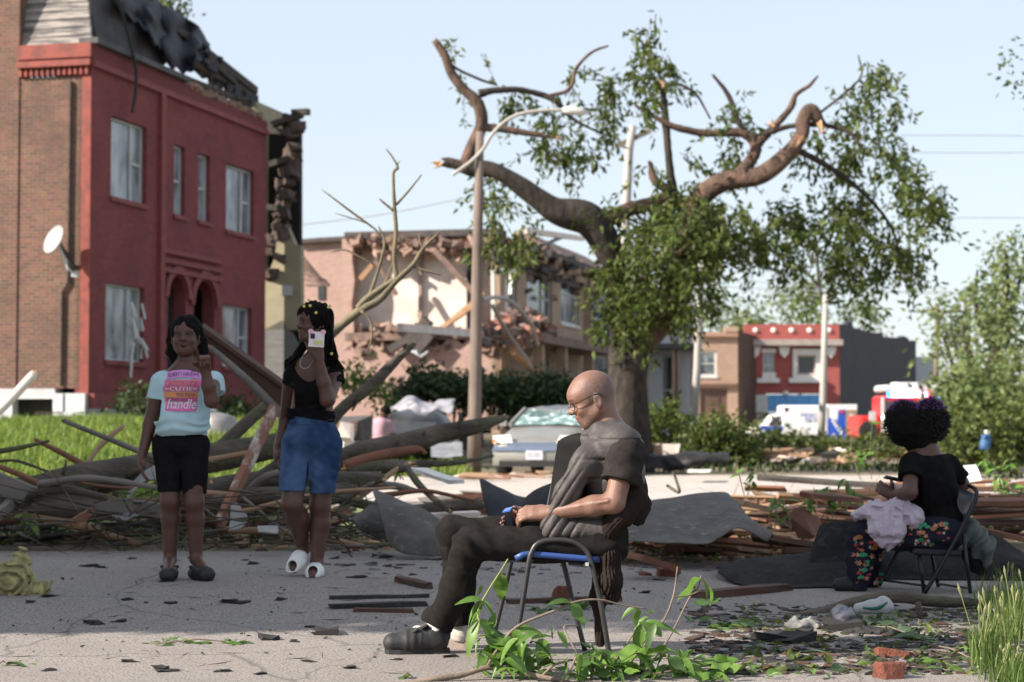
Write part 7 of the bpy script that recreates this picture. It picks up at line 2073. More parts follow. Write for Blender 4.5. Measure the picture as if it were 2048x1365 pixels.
for body, x0, x1, y0, y1, m_, sh in (('SORRY I HAVE MY', 336, 399, 747, 755, md_, 0), ('attitude', 336, 396, 757, 771, mo_, .3), ('=CUTIE=', 330, 394, 774, 782, mw_, 0), ('TOO MUCH', 352, 390, 786, 793, md_, 0), ('TO SORT OUT', 334, 376, 797, 802, md_, 0), ('handle', 334, 393, 799, 818, mw_, .3)):
    V, F = text_pts(body, sh)
    pts = [(x0 + (x1 - x0) * a, y1 - (y1 - y0) * b - 3 * math.sin(math.pi * a) * (body[0] == 'S')) for a, b in V]
    V3 = on_tee(pts); V3[:, 1] -= .003
    mk('print_lettering', V3, F, m_, girl)
m_bks = M('black_shorts', (.008, .008, .010), (.013, .012, .014), scale=24, rough=.95, spec=.08)
S = SDF(*bb([J(298, 855), J(425, 1000), J(370, 900, .25), J(370, 900, -.25)], .03), .005)
S.ell(J(361, 885), (.155, .125, .10), None, .04)
S.chain([J(336, 892), J(340, 950), J(341, 992)], [.094, .078, .070], .015); S.chain([J(388, 892), J(388, 950), J(389, 996)], [.092, .078, .069], .012)
S.cut(J(340, 984), (0, 0, -1), *cbox(J, 280, 960, 364, 1030)); S.cut(J(388, 989), (0, 0, -1), *cbox(J, 363, 960, 440, 1030))
S.cone(J(364, 932), J(364, 1000), .002, .007, .004, ((0, 1, 0), 30), 's'); S.disp(lambda p: .003 * vnoise(p, 20)); S.mesh('shorts', m_bks, girl)
m_clog = M('black_foam_clog', (.013, .013, .014), (.02, .02, .02), scale=20, rough=.6)


def clog(a_, f_, mat, parent, name, L=.24, r=.043, straps=True, lift=0.0):
    g0 = np.array([a_[0], a_[1], float(gz(a_[0], a_[1])) + .013 + lift]); d = unit([f_[0] - a_[0], f_[1] - a_[1], 0]); sd = np.cross(up, d)
    Q = lambda a, h, l=0: g0 + d * a + up * h + sd * l
    S = SDF(*bb([Q(-.07, 0), Q(L, .12), Q(.1, 0, .08), Q(.1, 0, -.08)], .02), .004)
    S.chain([Q(-.02, .03), Q(.06, .033), Q(L - .075, .034)], [r * .85, r, r * 1.05], .02, flat=(sd, 1.12))
    S.cone(Q(.05, .05), Q(L - .1, .042), r * .8, r * .85, .02)
    S.cut(Q(0, 0), (0, 0, -1))
    S.cone(Q(-.015, .075), Q(.01, .05), .034, .034, .006, None, 's')
    if straps:
        S.chain([Q(.03, .07, .045), Q(-.045, .06, 0), Q(.03, .07, -.045)], [.010, .011, .010], .006)
    return S.mesh(name, mat, parent)


clog(aL, fL, m_clog, girl, 'clog'); clog(aR, fR, m_clog, girl, 'clog')

# ================================================================== woman with phone
WY = 11.24
J = lambda x, y, d=0.0: P(x, y, WY + d)
wom = thing('person', 'woman in black top and denim shorts walking with phone at her mouth', 'person', J(625, 1160))
wskin = (.090, .040, .028)
HW = Head(J(627, 650), (-.80, -.60, .02), (.02, 0, 1), .95, 1.0)
shL, elL, wrL = J(584, 752, .04), J(572, 840, .16), J(556, 895, .08)
shR, elR, wrR = J(668, 755, -.02), J(655, 800, -.16), J(636, 712, -.20)
S = SDF(*bb([J(535, 590), J(705, 1172), J(620, 900, .36), J(620, 900, -.45)], .02), .0052)
HW.build(S, J(628, 738), .045, lips=1.35, nose=.97)
S.cone(J(628, 735), J(622, 850), .075, .10, .05, flat=((1, 0, 0), 1.35))
S.ell(J(620, 745), (.13, .07, .08), None, .04)
S.cone(J(628, 735), shL, .052, .05, .03); S.cone(J(628, 735), shR, .052, .052, .03)
S.chain([shL, elL, wrL], [.052, .040, .026], .02); S.chain([shR, elR], [.054, .043], .02); S.chain([elR, elR * .6 + wrR * .4, wrR], [.043, .038, .026], .02)
hand(S, wrL, (-.1, -.15, -1), (-.9, 0, .1), (0, -1, 0), .95, (18, 20, 14), k=.008)
hand(S, wrR, (-.12, -.1, 1), (.15, -1, .1), (-1, -.1, 0), .98, (42, 40, 22), thumb=(.8, .5, -.3), k=.007)
kL, aL, kR, aR = J(584, 1008, -.10), J(607, 1098, .10), J(640, 1010, .02), J(633, 1128, .03)
S.chain([J(600, 880), kL], [.08, .062], .03); S.chain([J(648, 880), kR], [.08, .062], .03)
for k_, a_ in ((kL, aL), (kR, aR)):
    S.chain([k_, k_ * .68 + a_ * .32 + [.006, .014, 0], a_], [.060, .060, .036], .02)
fL, fR = J(588, 1138, -.04), J(625, 1152, -.15)
S.cone(aL, fL, .036, .028, .02); S.cone(aR, fR, .036, .028, .02)
S.mesh('body', m_skin, wom, col=lambda V: HW.paint(V, wskin, (.10, .042, .04), (.012, .008, .008)))
# locs
S = SDF(*bb([J(575, 585), J(690, 705), J(630, 650, .2), J(630, 650, -.16)], .03), .005)
S.ell(HW.p(-.012, .052), (.112, .090, .092), HW.R, .02); S.ell(HW.p(-.06, -.01), (.06, .10, .085), HW.R, .02)
S.ell(HW.p(.078, -.030), (.068, .094, .066), HW.R, .012, 's')
S.disp(lambda p: .008 * vnoise(p, 34) + .005 * np.sin(p[:, 0] * 190 + p[:, 1] * 120 + 3 * vnoise(p, 20)))
S.mesh('hair', m_hair, wom)
s = MB(); rl = np.random.default_rng(77)
for k in range(58):
    g = rl.choice((-1, 1), p=(.62, .38)) if True else 1
    a = rl.uniform(-.5, 1.0)
    st = HW.p(-.03 - .05 * max(a, 0), .075 - .03 * rl.uniform(0, 1), g * (.06 + .02 * rl.uniform(0, 1)))
    if k % 5 < 3:      # the near side falls to the right shoulder
        e1, e2 = J(656 + rl.uniform(-10, 12), 690, -.05 + rl.uniform(-.1, .14)), J(664 + rl.uniform(-24, 26), 735 + rl.uniform(-8, 12), rl.uniform(-.12, .14))
        st = HW.p(-.04 - .05 * rl.uniform(0, 1), .05 + .04 * rl.uniform(-1, 1), -.07 + .03 * rl.uniform(-1, 1)) if k % 2 else HW.p(-.09, .03 * rl.uniform(-1, 2), .06 * rl.uniform(-1, 1))
    else:
        e1, e2 = J(600 + rl.uniform(-10, 6), 706, .05 + rl.uniform(-.06, .08)), J(577 + rl.uniform(-10, 18), 732 + rl.uniform(-10, 9), rl.uniform(-.10, .06))
        st = HW.p(-.0 + .02 * rl.uniform(-1, 1), .0 + .04 * rl.uniform(-1, 1), .085)
    q = spline([st, st * .5 + e1 * .5 + rl.normal(size=3) * .008, e1, e2], 6)
    rr = [.0095 * (1 + .22 * math.sin(i * 2.4 + k)) * (1 if i < len(q) - 3 else .75) for i in range(len(q))]
    s.tube(q, rr, 6)
o = s.obj('braids', m_hair, wom, True); o['kind'] = 'stuff'
mbead = M('yellow_bead', (.62, .55, .12), rough=.35)
for (x, y, d) in ((617, 600, -.09), (608, 613, -.14), (620, 612, -.15), (632, 626, -.16), (657, 615, -.05), (663, 708, -.17), (660, 612, -.05)):
    s = MB(); s.lathe([(.002, -.006), (.008, -.004), (.009, 0), (.008, .004), (.002, .006)], J(x, y, d), (0, 1, 0), 8); s.obj('bead', mbead, wom)
m_btop = M('black_knit_top', (.006, .006, .0065), (.010, .0095, .010), scale=30, rough=.95, spec=.06, bump=.15, bscale=240)
S = SDF(*bb([J(560, 720), J(700, 865), J(630, 800, .28), J(630, 800, -.3)], .03), .005)
S.ell(J(622, 795), (.155, .11, .16), None, .03); S.ell(J(622, 835), (.14, .105, .09), None, .04)
for x in (600, 640): S.ell(J(x, 785, -.07), (.068, .068, .062), None, .04)
S.cone(J(590, 748), J(664, 750), .058, .062, .05); S.chain([J(664, 750), J(676, 782, -.06)], [.064, .064], .03); S.chain([J(590, 750), J(580, 778, .05)], [.060, .058], .03)
S.cut(J(674, 774), (.35, -.25, -1), *cbox(J, 657, 735, 710, 820)); S.cut(J(584, 772), (-.25, .1, -1), *cbox(J, 545, 735, 592, 815))
S.cone(J(618, 700, -.05), J(618, 738, -.09), .085, .072, .01, None, 's'); S.cone(J(628, 690), J(628, 735), .07, .066, .01, None, 's')
S.disp(lambda p: .004 * vnoise(p, 14) + .0025 * np.sin(p[:, 2] * 150 + 5 * vnoise(p, 7)) * (p[:, 2] < J(0, 805)[2]))
S.mesh('top', m_btop, wom)
m_denim = M('blue_denim', (.010, .026, .072), (.024, .055, .130), scale=5, rough=.85, bump=.2, bscale=240, spec=.15, c3=(.055, .10, .20), s3=3.0, f3=.42)
S = SDF(*bb([J(545, 835), J(700, 1005), J(620, 900, .28), J(620, 900, -.34)], .03), .005)
S.ell(J(624, 888), (.172, .135, .12), None, .04); S.cone(J(624, 848), J(624, 870), .125, .14, .04, flat=((1, 0, 0), 1.12))
S.chain([J(598, 892), J(590, 950, -.05), J(583, 992, -.09)], [.106, .088, .077], .015); S.chain([J(650, 892), J(646, 950), J(643, 1000, .02)], [.106, .087, .074], .010)
S.cut(J(584, 981), (0, 0, -1), *cbox(J, 530, 950, 614, 1040)); S.cut(J(643, 987), (0, 0, -1), *cbox(J, 613, 950, 700, 1040)); S.cut(J(624, 838), (.18, 0, 1))
S.disp(lambda p: .0022 * np.sin((p[:, 2] * 1.4 + np.abs(p[:, 0] - J(622, 0)[0]) * .9) * 85 + 4 * vnoise(p, 6)) * (.4 + .6 * vnoise(p, 5, 4)) + .002 * vnoise(p, 25))
S.cone(J(617, 925, -.05), J(613, 1000, -.05), .002, .010, .006, ((0, 1, 0), 30), 's')
S.mesh('denim_shorts', m_denim, wom)
for pts in (((570, 845), (598, 850), (630, 848), (668, 838)), ((621, 852), (622, 872), (618, 892), (622, 905))):
    pp2 = spline(pts, 4); y = front_y(S, np.array([P(a, b, WY - .1)[0] for a, b in pp2]), np.array([P(a, b, WY - .1)[2] for a, b in pp2]), WY - .12)
    s = MB(); s.tube([P(a, b, c - .002) for (a, b), c in zip(pp2, y)], .003, 4); s.obj('seam', M('denim_seam', (.020, .035, .08)), wom)
m_slide = M('white_foam_slide', (.70, .70, .68), (.62, .62, .60), scale=16, rough=.6)


def slide(a_, f_, parent, lift=0.0, tilt=0.0):
    z0 = float(gz(f_[0], f_[1])) + .013 + lift
    d = unit([f_[0] - a_[0], f_[1] - a_[1], 0]); sd = np.cross(up, d)
    g0 = np.array([a_[0], a_[1], z0]); d3 = unit(d - up * tilt); u3 = np.cross(d3, sd)
    if u3[2] < 0: u3 = -u3
    g0 = g0 + up * (tilt * .22)
    Q = lambda a, h, l=0: g0 + d3 * a + u3 * h + sd * l
    S = SDF(*bb([Q(-.08, 0), Q(.24, .1), Q(.1, 0, .08), Q(.1, 0, -.08)], .03), .004)
    S.chain([Q(-.035, .018), Q(.08, .018), Q(.17, .018)], [.034, .040, .036], .02, flat=(sd, 1.2)); S.cut(Q(0, .034), u3); S.cut(Q(0, 0), -u3)
    S.cone(Q(.055, .030), Q(.135, .026), .052, .048, .012); S.cone(Q(-.05, .05), Q(.2, .034), .040, .026, .004, None, 's')
    S.cut(Q(0, 0), -u3)
    return S.mesh('slide_sandal', m_slide, parent)


slide(aR, fR, wom); slide(aL + np.array([0, 0, 0]), fL, wom, .0, .42)
# phone with eared case
pw_ = thing('phone', 'phone in white case with pink ears held at the woman\'s cheek', 'phone', J(636, 680, -.22))
Rp = np.stack([unit([1, -.05, -.06]), unit([.05, 1, .1]), unit([.06, -.1, 1])], 1)
c = J(633, 679, -.275)
s = MB(); s.box(c, (.088, .014, .088), Rp); s.obj('case', M('white_case', (.72, .66, .70), rough=.4), pw_)
for g in (-1, 1):
    s = MB(); s.lathe([(.015, -.008), (.015, .008)], c + Rp @ np.array([g * .036, 0, .043]), Rp[:, 1], 10); s.obj('ear', M('pink_case_ear', (.72, .40, .52), rough=.4), pw_)
s = MB(); s.box(c + Rp @ np.array([-.022, -.008, .018]), (.026, .006, .030), Rp); s.obj('camera_bump', M('dark_lens', (.02, .02, .03), rough=.2), pw_)
s = MB(); s.box(c + Rp @ np.array([.012, -.008, -.018]), (.05, .004, .026), Rp); s.obj('yellow_patch', M('case_yellow', (.60, .56, .26), rough=.5), pw_)
s = MB(); s.tube(spline([J(606, 712, -.10), J(600, 728, -.135), J(606, 737, -.15), J(618, 734, -.15), J(628, 716, -.12)], 4), .0012, 5); s.obj('necklace', M('silver_chain', (.5, .5, .5), metallic=1, rough=.3), wom)

# ================================================================== seated girl at right
KY = 11.2
J = lambda x, y, d=0.0: P(x, y, KY + d)
kid = thing('person', 'girl in black tee and patterned trousers seated on folding chair with two hair puffs', 'person', J(1715, 1195))
kskin = (.085, .040, .028)
HK = Head(J(1834, 862), (-.78, .60, -.05), (0, 0, 1), .92, 1.0)
hp_ = [J(1884, 1068, -.10), J(1880, 1066, .12)]
kn_ = [J(1722, 1070, -.02), J(1735, 1072, .22)]
an_ = [J(1716, 1176, .0), J(1740, 1170, .24)]
shL, elL, wrL = J(1822, 930, -.09), J(1820, 985, -.19), J(1786, 992, .02)
shR, elR, wrR = J(1900, 932, .10), J(1924, 968, .22), J(1850, 985, .36)
S = SDF(*bb([J(1680, 795), J(1950, 1200), J(1800, 1000, .5), J(1800, 1000, -.33)], .02), .0055)
HK.build(S, J(1848, 905), .048)
S.cone(J(1850, 905), J(1882, 1050), .075, .10, .05, flat=((1, 0, 0), 1.2))
S.cone(J(1850, 908), shL, .05, .048, .03); S.cone(J(1850, 908), shR, .05, .048, .03)
S.chain([shL, elL, wrL], [.048, .042, .028], .02); S.chain([shR, elR, wrR], [.048, .042, .028], .02)
hand(S, wrL, (-.7, .3, .5), (-.3, -.9, .3), (-.4, .2, .8), .9, (30, 30, 20), k=.008); hand(S, wrR, (-1, .1, .1), (0, .5, .8), (0, -1, 0), .9, (30, 30, 20), k=.008)
for i in (0, 1):
    S.chain([hp_[i], kn_[i], an_[i]], [.07, .052, .034], .02); S.cone(an_[i], an_[i] + [-.12, 0, -.03], .034, .026, .02)
S.mesh('body', m_skin, kid, col=lambda V: HK.paint(V, kskin, (.12, .05, .045), (.012, .008, .008)))
S = SDF(*bb([J(1770, 790), J(1900, 915), J(1835, 850, .25), J(1835, 850, -.25)], .03), .005)
S.ell(J(1808, 846, -.02), (.108, .11, .128), None, .0); S.ell(J(1860, 842, .02), (.108, .11, .128), None, .03); S.ell(J(1836, 868), (.105, .10, .11), None, .04)
S.ell(HK.p(.10, -.03), (.07, .10, .07), HK.R, .02, 's')
S.disp(lambda p: .010 * vnoise(p, 28) + .007 * np.abs(vnoise(p, 85)) - .002)
S.mesh('hair', m_hair, kid)
# loose frizz with violet tips on the puffs
fr = np.random.default_rng(12); pts = []
for cx, cy in ((1808, 846), (1860, 842)):
    q = fr.normal(size=(900, 3)); q /= np.linalg.norm(q, axis=1, keepdims=True)
    pts.append(np.concatenate([J(cx, cy) + q * [.108, .11, .126], q], 1))
pts = np.concatenate(pts); s0, dq = pts[:, :3], pts[:, 3:] + fr.normal(size=(len(pts), 3)) * .4
sv = np.cross(dq, [0, 1, 0]); sv /= np.linalg.norm(sv, axis=1, keepdims=True) + 1e-6
V = np.stack([s0 - sv * .004, s0 + sv * .004, s0 + dq * .018], 1).reshape(-1, 3)
tz = V[:, 2] > J(0, 818)[2]
colr = np.where((tz & (np.arange(len(V)) % 3 == 2))[:, None], np.array([[.22, .08, .40]]), np.array([[.010, .009, .009]]))
o = mk('hair_frizz', V, np.arange(len(V)).reshape(-1, 3), M('frizz', (1, 1, 1), rough=.8, attr='tint'), kid, attr={'tint': colr}); o['kind'] = 'stuff'
S = SDF(*bb([J(1790, 890), J(1945, 1075), J(1860, 1000, .36), J(1860, 1000, -.36)], .03), .0055)
S.ell(J(1864, 975), (.150, .145, .20), rotm((0, 1, 0), -6), .03); S.ell(J(1886, 1045), (.12, .15, .12), None, .05)
S.cone(shL + [.02, .03, 0], shR + [-.02, -.02, 0], .07, .07, .05); S.cone(J(1848, 905), J(1852, 930), .058, .09, .04)
S.chain([shL, shL * .45 + elL * .55], [.068, .074], .03); S.chain([shR, shR * .3 + elR * .7], [.066, .066], .03)
S.cut(shL * .5 + elL * .5, elL - shL, J(1785, 1010, -.36), J(1838, 925, -.06)); S.cut(shR * .35 + elR * .65, elR - shR, J(1905, 1010, .1), J(1950, 925, .36))
S.disp(lambda p: .006 * np.sin(p @ np.array([26., 10, 52.]) + 5 * vnoise(p, 7)) * (vnoise(p, 4, 1) * .5 + .5) + .003 * vnoise(p, 18)); S.mesh('tee', m_btop, kid)
m_pj = M('navy_print_trousers', (.011, .011, .020), (.016, .016, .028), scale=20, rough=.9, spec=.15)
S = SDF(*bb([J(1680, 1020), J(1935, 1195), J(1800, 1100, .42), J(1800, 1100, -.3)], .03), .0055)
for i in (0, 1):
    S.chain([hp_[i] + [.02, 0, 0], hp_[i] * .5 + kn_[i] * .5, kn_[i]], [.10, .088, .076], .03); S.chain([kn_[i], kn_[i] * .5 + an_[i] * .5, an_[i] + [0, 0, .01]], [.078, .074, .06], .03)
    S.cut(an_[i] + np.array([0, 0, -.015]), (0, 0, -1), an_[i] - .12, an_[i] + .12)
S.cone(J(1886, 1068, -.05), J(1886, 1064, .1), .12, .12, .05); S.disp(lambda p: .005 * vnoise(p, 12) + .004 * np.sin(p[:, 2] * 70 + p[:, 0] * 20 + 4 * vnoise(p, 6)))
S.mesh('trousers', m_pj, kid)
PJ = S
pal = [M('print_star_peach', (.42, .20, .12)), M('print_leaf_green', (.03, .22, .11)), M('print_star_white', (.55, .55, .58)), M('print_brown', (.30, .12, .055)), M('print_red', (.38, .03, .05))]
kr = np.random.default_rng(4); bm = {k: MB() for k in range(5)}
for k in range(120):
    if k < 64: cx, cy = kr.uniform(1696, 1765), kr.uniform(1052, 1168)
    else: cx, cy = kr.uniform(1740, 1900), kr.uniform(1045, 1092)
    c = int(kr.choice([0, 0, 1, 1, 2, 3, 3, 4])); R_ = kr.uniform(5.0, 8.0) * (.75 if c in (2, 4) else 1); a0 = kr.uniform(0, 6)
    n = 10 if c in (0, 2) else 7
    q = [(cx + (R_ if (i % 2 == 0 or c not in (0, 2)) else R_ * .42) * math.cos(a0 + 2 * math.pi * i / n), cy + (R_ if (i % 2 == 0 or c not in (0, 2)) else R_ * .42) * (.6 if c in (1, 3, 4) else 1) * math.sin(a0 + 2 * math.pi * i / n)) for i in range(n)]
    W3 = np.array([P(x, y, KY - .08) for x, y in q + [(cx, cy)]])
    i_ = ((W3[:, 0] - PJ.lo[0]) / PJ.h).astype(int); k_ = ((W3[:, 2] - PJ.lo[2]) / PJ.h).astype(int)
    if (i_ < 0).any() or (i_ >= PJ.n[0]).any() or (k_ < 0).any() or (k_ >= PJ.n[2]).any(): continue
    ins = PJ.D[i_, :, k_] < 0
    if not ins.any(1).all(): continue
    y_ = PJ.lo[1] + np.argmax(ins, 1) * PJ.h
    if np.ptp(y_) > .05: continue
    V = [P(x, y, b - .006) for (x, y), b in zip(q + [(cx, cy)], y_)]
    bm[c].add(V, [(i, (i + 1) % n, n) for i in range(n)])
for c in range(5):
    if bm[c].v:
        o = bm[c].obj('print_motifs', pal[c], kid); o['kind'] = 'stuff'
m_kshoe = M('black_sneaker', (.012, .012, .013), rough=.7)
for i in (0, 1):
    clog(an_[i] + np.array([0, 0, 0]), an_[i] + np.array([-.2, -.02, 0]), m_kshoe, kid, 'shoe', L=.19, r=.036, straps=False)
s = MB(); c = J(1787, 958, -.02); s.box(c, (.105, .075, .009), rotm((0, 1, 0), 12) @ rotm((1, 0, 0), -10)); o = s.obj('phone', M('black_phone', (.012, .012, .015), rough=.15)); tag(o, 'flat black phone held out by the girl on folding chair', 'phone')
# lavender cloth on her lap
S = SDF(*bb([J(1695, 995), J(1850, 1110), J(1770, 1050, .2), J(1770, 1050, -.32)], .03), .005)
S.chain([J(1716, 1030, -.02), J(1750, 1022, -.08), J(1800, 1020, -.10), J(1834, 1030, -.10)], [.032, .05, .058, .04], .04)
S.chain([J(1752, 1030, -.12), J(1758, 1060, -.15), J(1768, 1092, -.15)], [.04, .042, .018], .04); S.chain([J(1790, 1030, -.13), J(1790, 1066, -.16), J(1786, 1092, -.15)], [.045, .045, .022], .04)
S.ell(J(1776, 1050, -.14), (.09, .05, .11), None, .04); S.ell(J(1830, 1038, -.13), (.045, .05, .06), None, .03)


def fold(p):
    v = p - J(1780, 1020, -.1); a = np.arctan2(v[:, 0], -v[:, 2] + .05)
    return .010 * np.sin(a * 11 + 7 * vnoise(p, 9)) * .6 + .020 * np.abs(vnoise(p, 19)) + .010 * np.abs(vnoise(p, 38)) - .012


S.disp(fold, .04)
tag(S.mesh('sweatshirt', M('lavender_fleece', (.46, .40, .47), (.40, .345, .41), scale=20, rough=.95, spec=.1)), 'crumpled lavender sweatshirt lying across the seated girl\'s lap', 'sweatshirt')

# ---- folding chair
fc = thing('folding_chair', 'black metal folding chair carrying the girl with hair puffs', 'chair', J(1880, 1190))
m_fold = M('black_metal', (.014, .014, .016), (.022, .022, .024), scale=12, rough=.4, metallic=.3)


def gp_(x, y, d):
    p = J(x, y, d); return np.array([p[0], p[1], max(p[2], float(gz(p[0], p[1])) + .016)])


for d, pts in ((-.22, [(1849, 1196), (1880, 1136), (1915, 1072), (1944, 1016), (1953, 994), (1950, 978), (1938, 972)]), (.24, [(1758, 1172), (1790, 1112), (1826, 1050), (1860, 1000), (1880, 976), (1900, 970), (1916, 971)])):
    s = MB(); s.tube(spline([gp_(x, y, d if i < 5 else d * (.9 if i == 5 else .5)) for i, (x, y) in enumerate(pts)], 4), .0125, 8); s.obj('back_frame', m_fold, fc, True)
for d, a, b in ((-.20, (1927, 1070), (1941, 1196)), (.22, (1862, 1108), (1877, 1178)), (-.17, (1838, 1106), (1848, 1190)) ):
    s = MB(); s.tube([gp_(*a, d), gp_(*b, d)], .0115, 8); s.obj('leg', m_fold, fc, True)
s = MB(); s.tube([J(1768, 1161, .2), J(1852, 1172, -.18)], .008, 6); s.obj('cross_bar', m_fold, fc)
s = MB(); s.tube([J(1877, 1168, .2), J(1938, 1177, -.2)], .008, 6); s.obj('cross_bar', m_fold, fc)
V = [J(x, y, d) for d in (-.2, .2) for x, y in ((1822, 1097), (1905, 1103))]
q = [J(1826, 1098, -.2), J(1925, 1102, -.2), J(1905, 1092, .2), J(1806, 1090, .2)]
s = MB(); s.hexa([p + np.array([0, 0, -.035]) for p in q], q); o = s.obj('seat', m_fold, fc); o.modifiers.new('b', 'BEVEL').width = .01
V = []
for i in range(8):
    v = i / 7
    for (x0, y0), (x1, y1) in (((1948, 988), (1910, 976)), ((1944, 1004), (1908, 1000)), ((1936, 1026), (1902, 1024)), ((1926, 1042), (1896, 1042))):
        V.append(J(x0 + (x1 - x0) * v, y0 + (y1 - y0) * v, -.19 + .38 * v) + np.array([.02 * math.sin(math.pi * v), 0, 0]))
F = [(i * 4 + j, (i + 1) * 4 + j, (i + 1) * 4 + j + 1, i * 4 + j + 1) for i in range(7) for j in range(3)]
o = mk('backrest', np.array(V), F, M('grey_blue_metal', (.16, .18, .21), (.13, .15, .18), scale=6, rough=.35, metallic=.3), fc, True); o.modifiers.new('t', 'SOLIDIFY').thickness = .008
# grey jacket hanging behind
S = SDF(*bb([J(1895, 1040), J(1995, 1165), J(1940, 1100, .3), J(1940, 1100, -.3)], .03), .0055)
S.chain([J(1912, 1092, -.02), J(1944, 1062, .02), J(1966, 1090, 0), J(1976, 1124, -.02)], [.05, .05, .055, .03], .05, flat=((0, 1, 0), 1.8)); S.cone(J(1950, 1080), J(1952, 1110), .05, .045, .04)
S.disp(lambda p: .010 * np.sin((p[:, 0] * .8 - p[:, 2] * .5) * 62 + 5 * vnoise(p, 6)) + .005 * vnoise(p, 20))
jk = S.mesh('jacket', M('grey_green_fleece', (.115, .13, .125), (.09, .10, .10), scale=20, rough=.95, spec=.1)); tag(jk, 'grey jacket hanging behind the folding chair', 'jacket')
S = SDF(*bb([J(1925, 1090), J(1990, 1170), J(1940, 1100, .2), J(1940, 1100, -.2)], .03), .006)
S.chain([J(1935, 1105, .03), J(1952, 1130, .03), J(1962, 1142, .03)], [.045, .045, .035], .03, flat=((0, 1, 0), 1.6)); S.disp(lambda p: .006 * vnoise(p, 14)); o = S.mesh('lining', m_lin, jk)

# ================================================================== distant person in pink
J = lambda x, y, d=0.0: P(x, y, 38.0 + d)
pk = thing('person', 'distant person in pink tee bending behind the broken log', 'person', J(765, 935))
S = SDF(*bb([J(725, 810), J(800, 950), J(760, 900, .5), J(760, 900, -.5)], .05), .016)
S.ell(J(769, 826), (.09, .10, .12)); S.cone(J(767, 836), J(764, 850), .06, .07, .05); S.chain([J(764, 850), J(762, 885)], [.13, .14], .05, flat=((0, 1, 0), .8))
S.chain([J(778, 848), J(788, 872), J(792, 890, -.1)], [.06, .045, .035], .03); S.chain([J(750, 850), J(745, 875, .1), J(752, 890)], [.06, .045, .035], .03)
S.chain([J(756, 885), J(754, 915), J(753, 945)], [.09, .065, .045], .04); S.chain([J(770, 885), J(774, 915), J(776, 945)], [.09, .065, .045], .04)
S.mesh('body', m_skin, pk, col=lambda V: np.tile(np.array([[.09, .045, .035]]), (len(V), 1)))
S = SDF(*bb([J(730, 830), J(796, 895), J(760, 860, .4), J(760, 860, -.4)], .05), .016)
S.chain([J(764, 851), J(762, 884)], [.165, .175], .05); S.chain([J(778, 846), J(784, 862)], [.08, .085], .05); S.chain([J(752, 846), J(748, 864)], [.08, .085], .05); S.disp(lambda p: .012 * vnoise(p, 6), .08)
S.mesh('tee', M('dusty_pink_tee', (.46, .28, .33), (.38, .23, .28), scale=4, rough=.9), pk)
S = SDF(*bb([J(755, 812), J(784, 842), J(770, 820, .25), J(770, 820, -.25)], .05), .014)
S.ell(J(771, 822), (.105, .115, .105)); S.mesh('hair', m_hair, pk)
S = SDF(*bb([J(735, 875), J(790, 950), J(770, 900, .3), J(770, 900, -.3)], .05), .016)
S.chain([J(756, 888), J(754, 938)], [.11, .07], .05); S.chain([J(770, 888), J(775, 938)], [.11, .07], .05); S.mesh('trousers', m_bks, pk)

# ------------------------------------------------------------------ foreground leaves and grass
def leaf_mesh_data(kind):
    n = 9; V = []; F = []
    for i in range(n):
        t = i / (n - 1)
        w = (math.sin(math.pi * t ** .8) ** .85) * .22 * (1 - .25 * t) + .002
        bend = -.28 * t * t
        fold = .10 * w / .22
        V += [(t, -w, bend + fold), (t, 0, bend), (t, w, bend + fold)]
    for i in range(n - 1):
        a = i * 3
        F += [(a, a + 3, a + 4, a + 1), (a + 1, a + 4, a + 5, a + 2)]
    if kind == 1: V = [(x, y * .8, z - .25 * abs(y) - .15 * x * x) for x, y, z in V]
    if kind == 2: V = [(x, y * 1.25, z * .4 + .06 * math.sin(9 * x)) for x, y, z in V]
    if kind == 3: V = [(x, y * .55 + .12 * x * x, z - .3 * x * x) for x, y, z in V]
    me = bpy.data.meshes.new('leaf'); me.from_pydata(V, [], F); me.polygons.foreach_set('use_smooth', np.ones(len(F), bool)); me.update()
    return me


m_bl = [M('leaf_green_%d' % k, c, d, scale=5, rough=.42, tmix=.35, spec=.5) for k, (c, d) in enumerate((((.105, .20, .030), (.075, .16, .024)), ((.15, .26, .045), (.11, .21, .035)), ((.065, .13, .022), (.045, .10, .018)), ((.10, .16, .07), (.075, .13, .06))))]
LM = []
for k in range(4):
    for c in range(4):
        me = leaf_mesh_data(k); me.materials.append(m_bl[c]); LM.append(me)


def put_leaf(p, d, n, size, parent, kind=None, tone=None, r=random):
    d = unit(d); n = np.asarray(n, float); s_ = unit(np.cross(n, d)); n = np.cross(d, s_)
    k = r.randrange(4) if kind is None else kind; c = r.choice((0, 0, 1, 1, 2)) if tone is None else tone
    o = bpy.data.objects.new('leaf', LM[k * 4 + c]); COL.objects.link(o)
    Mx = Matrix(((d[0] * size, s_[0] * size, n[0] * size, p[0]), (d[1] * size, s_[1] * size, n[1] * size, p[1]), (d[2] * size, s_[2] * size, n[2] * size, p[2]), (0, 0, 0, 1)))
    if parent is not None:
        o.parent = parent; o.matrix_parent_inverse = Matrix.Translation(parent.location).inverted()
    o.matrix_basis = Mx
    return o


